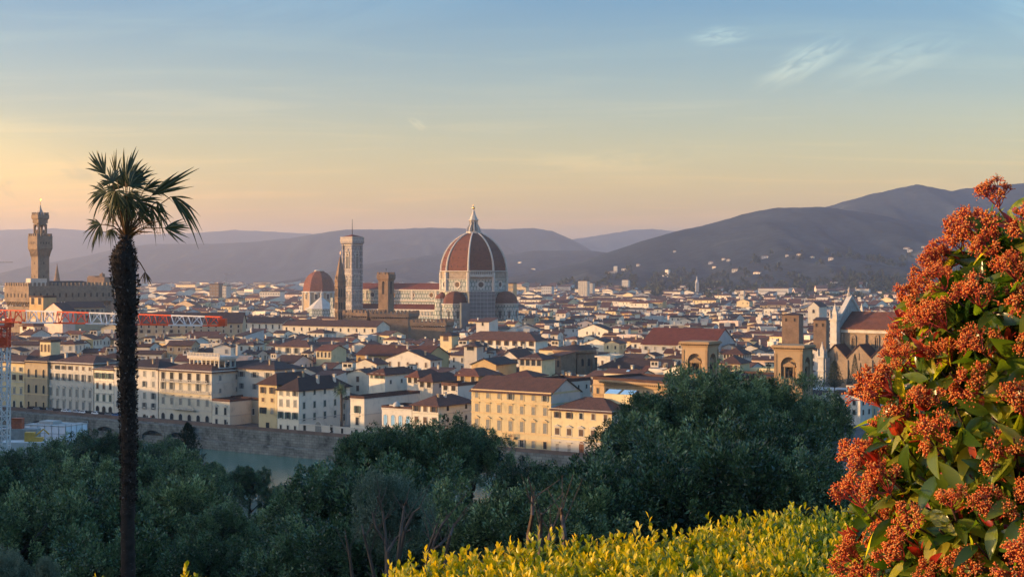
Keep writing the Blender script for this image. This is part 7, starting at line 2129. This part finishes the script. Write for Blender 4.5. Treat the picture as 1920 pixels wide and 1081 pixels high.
# bud: squashed octahedron with two rings
def bud_base():
    V = [(0, 0, -1)] + [(math.cos(a)*.9, math.sin(a)*.9, -.15) for a in np.arange(0, 6.2, 2*math.pi/6)][:6] + [(math.cos(a)*.55, math.sin(a)*.55, .75) for a in np.arange(.5, 6.7, 2*math.pi/6)][:6] + [(0, 0, .9)]
    Fs = []
    for i in range(6):
        j = (i+1) % 6
        Fs += [(0, 1+j, 1+i), (1+i, 1+j, 7+i), (1+j, 7+j, 7+i), (7+i, 7+j, 13)]
    return np.array(V), np.array(Fs)
def corymb(seed, radius):
    gq = np.random.default_rng(seed); mb = MB(); B, T_ = [], []
    for i in range(9):
        a = i*2.4 + gq.normal()*.2; el = R(gq.uniform(28, 80)); ln = radius*gq.uniform(.75, 1.1)
        d = Vector((math.cos(a)*math.cos(el), math.sin(a)*math.cos(el), math.sin(el)))
        q = Vector((0, 0, radius*.1*gq.random())); e_ = q + d*ln*.62
        mb.tube([q, q + d*ln*.3 + Vector((0, 0, -.004)), e_], [.0022, .0017, .0014], 4)
        for k in range(7):
            dd = (d*1.1 + Vector(gq.normal(size=3))*.62 + Vector((0, 0, .35))).normalized()
            f_ = e_ + dd*ln*.30*gq.uniform(.7, 1.2)
            mb.tube([e_ - d*ln*.12*gq.random(), f_], [.0012, .0009], 3)
            for m_ in range(8):
                g3 = (dd + Vector(gq.normal(size=3))*.75).normalized()
                h_ = f_ + g3*ln*.17*gq.uniform(.5, 1.35)
                mb.tube([f_, h_], [.0009, .0007], 3)
                B.append(tuple(h_)); T_.append(gq.uniform(0, 1))
    st = mb.mesh('stalk', [M_STALK])
    B = np.array(B); n = len(B)
    V, Fc = scatter(bud_base(), B, unit(n, gq), unit(n, gq), gq.uniform(.0014, .0029, n))
    return st, fast_mesh('flower_cluster', V, Fc, [M_BUD], attr=np.repeat(np.array(T_), 24), smooth=True)
CORY = [corymb(60+i, r_) for i, r_ in enumerate((.086, .078, .094, .07))]
gp = np.random.default_rng(21)
LP, LD, LN, LS, LT = [], [], [], [], []                 # green leaves
RP, RDr, RN, RS, RT = [], [], [], [], []                # young red leaves
tw = MB()
tips = []
tries = 0
while len(tips) < 300 and tries < 80000:
    tries += 1
    z = gp.uniform(53.85, 55.20); psi = gp.uniform(R(-205), R(-102))   # angle about the axis; -90 faces the camera
    r_ = max(.03, rad_at(z - .03) - .098)*gp.uniform(.82, 1.0)
    p = Vector((AX + r_*math.cos(psi), PHY + r_*.85*math.sin(psi), z))
    if any((p-q).length < .050 for q in tips): continue
    tips.append(p)
ncl = 0
flw = []
nfront = len(tips)
while len(tips) < nfront + 60:                          # leafy shoots on the side away from the view
    z = gp.uniform(53.85, 55.1); psi = gp.uniform(R(-96), R(-20)); r_ = max(.03, rad_at(z) - .1)*gp.uniform(.8, 1.0)
    tips.append(Vector((AX + r_*math.cos(psi), PHY + r_*.85*math.sin(psi), z)))
for it, p in enumerate(tips):
    outd = Vector(((p.x-AX), (p.y-PHY), .0)); rr = outd.length; outd.normalize()
    d = (outd*gp.uniform(.55, .9) + Vector((0, 0, gp.uniform(.35, .8))) + Vector(gp.normal(size=3))*.15).normalized()
    b0 = Vector((AX + outd.x*rr*.15, PHY + outd.y*rr*.15, p.z - rr*.55 - .05)); m_ = p - d*.16
    tw.tube([tuple(Vector(b0) - Vector(PO)), tuple(m_ - Vector(PO)), tuple(p - Vector(PO))], [.009, .005, .003], 5)
    hasflower = it < nfront and ncl < 99 and all((p-q).length > (.088 if p.z > 54.8 else .108) for q in flw)
    n_ = gp.integers(5, 9)
    for k in range(n_):
        a = k*2.4 + gp.random(); s0 = d.orthogonal().normalized(); s1 = d.cross(s0)
        ld = (s0*math.cos(a) + s1*math.sin(a))*gp.uniform(.8, 1.2) + d*gp.uniform(-.2, .9) + Vector((0, 0, gp.uniform(-.5, .15)))
        q = p - d*gp.uniform(.01, .16)
        red = gp.random() < .18
        (RP if red else LP).append(tuple(q)); (RDr if red else LD).append(tuple(ld)); (RN if red else LN).append(tuple(d + Vector(gp.normal(size=3))*.35)); (RS if red else LS).append(gp.uniform(.65, 1.15)*(.8 if red else 1)); (RT if red else LT).append(gp.uniform(0, 1))
    if gp.random() < .16:                              # a new shoot of upright red leaves
        for k in range(5):
            a = k*2.4; s0 = d.orthogonal().normalized(); s1 = d.cross(s0)
            RP.append(tuple(p)); RDr.append(tuple(d*1.3 + (s0*math.cos(a) + s1*math.sin(a))*.55)); RN.append(tuple(gp.normal(size=3))); RS.append(gp.uniform(.55, .85)); RT.append(gp.uniform(0, 1))
    if hasflower:
        ncl += 1; flw.append(p)
        st, fl = CORY[ncl % 4]
        q = Vector((d.x, d.y, d.z + .35)).normalized().to_track_quat('Z', 'Y')
        o = link('flower_cluster', fl, ph_root, p - Vector(PO)); o.rotation_euler = (q @ Matrix.Rotation(gp.uniform(0, 6), 3, 'Z').to_quaternion()).to_euler()
        s_ = gp.uniform(.85, 1.2); o.scale = (s_, s_, s_)
        link('stalk', st, o)
# inner leaves
for i in range(1900):
    z = gp.uniform(53.6, 55.1); psi = gp.uniform(R(-215), R(-50)); r_ = max(.02, rad_at(z - .03) - .11)*gp.uniform(.5, .96)
    LP.append((AX + r_*math.cos(psi), PHY + r_*.85*math.sin(psi), z)); v = unit(1, gp)[0]; LD.append((v[0] + .5*math.cos(psi), v[1] + .5*math.sin(psi), v[2])); LN.append(tuple(unit(1, gp)[0] + np.array([0, 0, .6]))); LS.append(gp.uniform(.7, 1.15)); LT.append(gp.uniform(0, .7))
blade = blade_mesh(.112, .043, .16, .22, 7)
V, Fc = scatter(blade, np.array(LP) - PO, np.array(LD), np.array(LN), np.array(LS))
link('foliage', fast_mesh('foliage', V, Fc, [M_PLEAF], attr=np.repeat(np.array(LT), 14), smooth=True), ph_root)
V, Fc = scatter(blade_mesh(.095, .027, .2, .2, 6), np.array(RP) - PO, np.array(RDr), np.array(RN), np.array(RS))
o = link('young_foliage', fast_mesh('young_foliage', V, Fc, [M_PRED], attr=np.repeat(np.array(RT), 12), smooth=True), ph_root); o['label'] = 'young red leaves of the shrub'
for k in range(5):
    a = k*1.3; tw.tube([(.05*math.cos(a), .05*math.sin(a), -.4), (.1*math.cos(a), .1*math.sin(a), .5), (.06*math.cos(a+.6), .08*math.sin(a), 1.2), (.03*math.cos(a), .04*math.sin(a), 1.9)], [.022, .018, .012, .006], 7)
tw.build('branch', M_PTWIG, ph_root)

# ------------------------------------------------------------------ evening air
HAZE_D = 7.5e-5
m = bpy.data.materials.new('haze'); m.use_nodes = True
t = m.node_tree; t.nodes.remove(t.nodes['Principled BSDF'])
pv = N(t, 'ShaderNodeVolumePrincipled')
pv.inputs['Color'].default_value = (.89, .89, .96, 1)
pv.inputs['Density'].default_value = HAZE_D
pv.inputs['Anisotropy'].default_value = 0.55
t.links.new(pv.outputs[0], t.nodes['Material Output'].inputs['Volume'])
mb = MB(); mb.box(-9500, 9500, -600, 17000, -16, 490)
tag(mb.build('haze', m), kind='stuff')
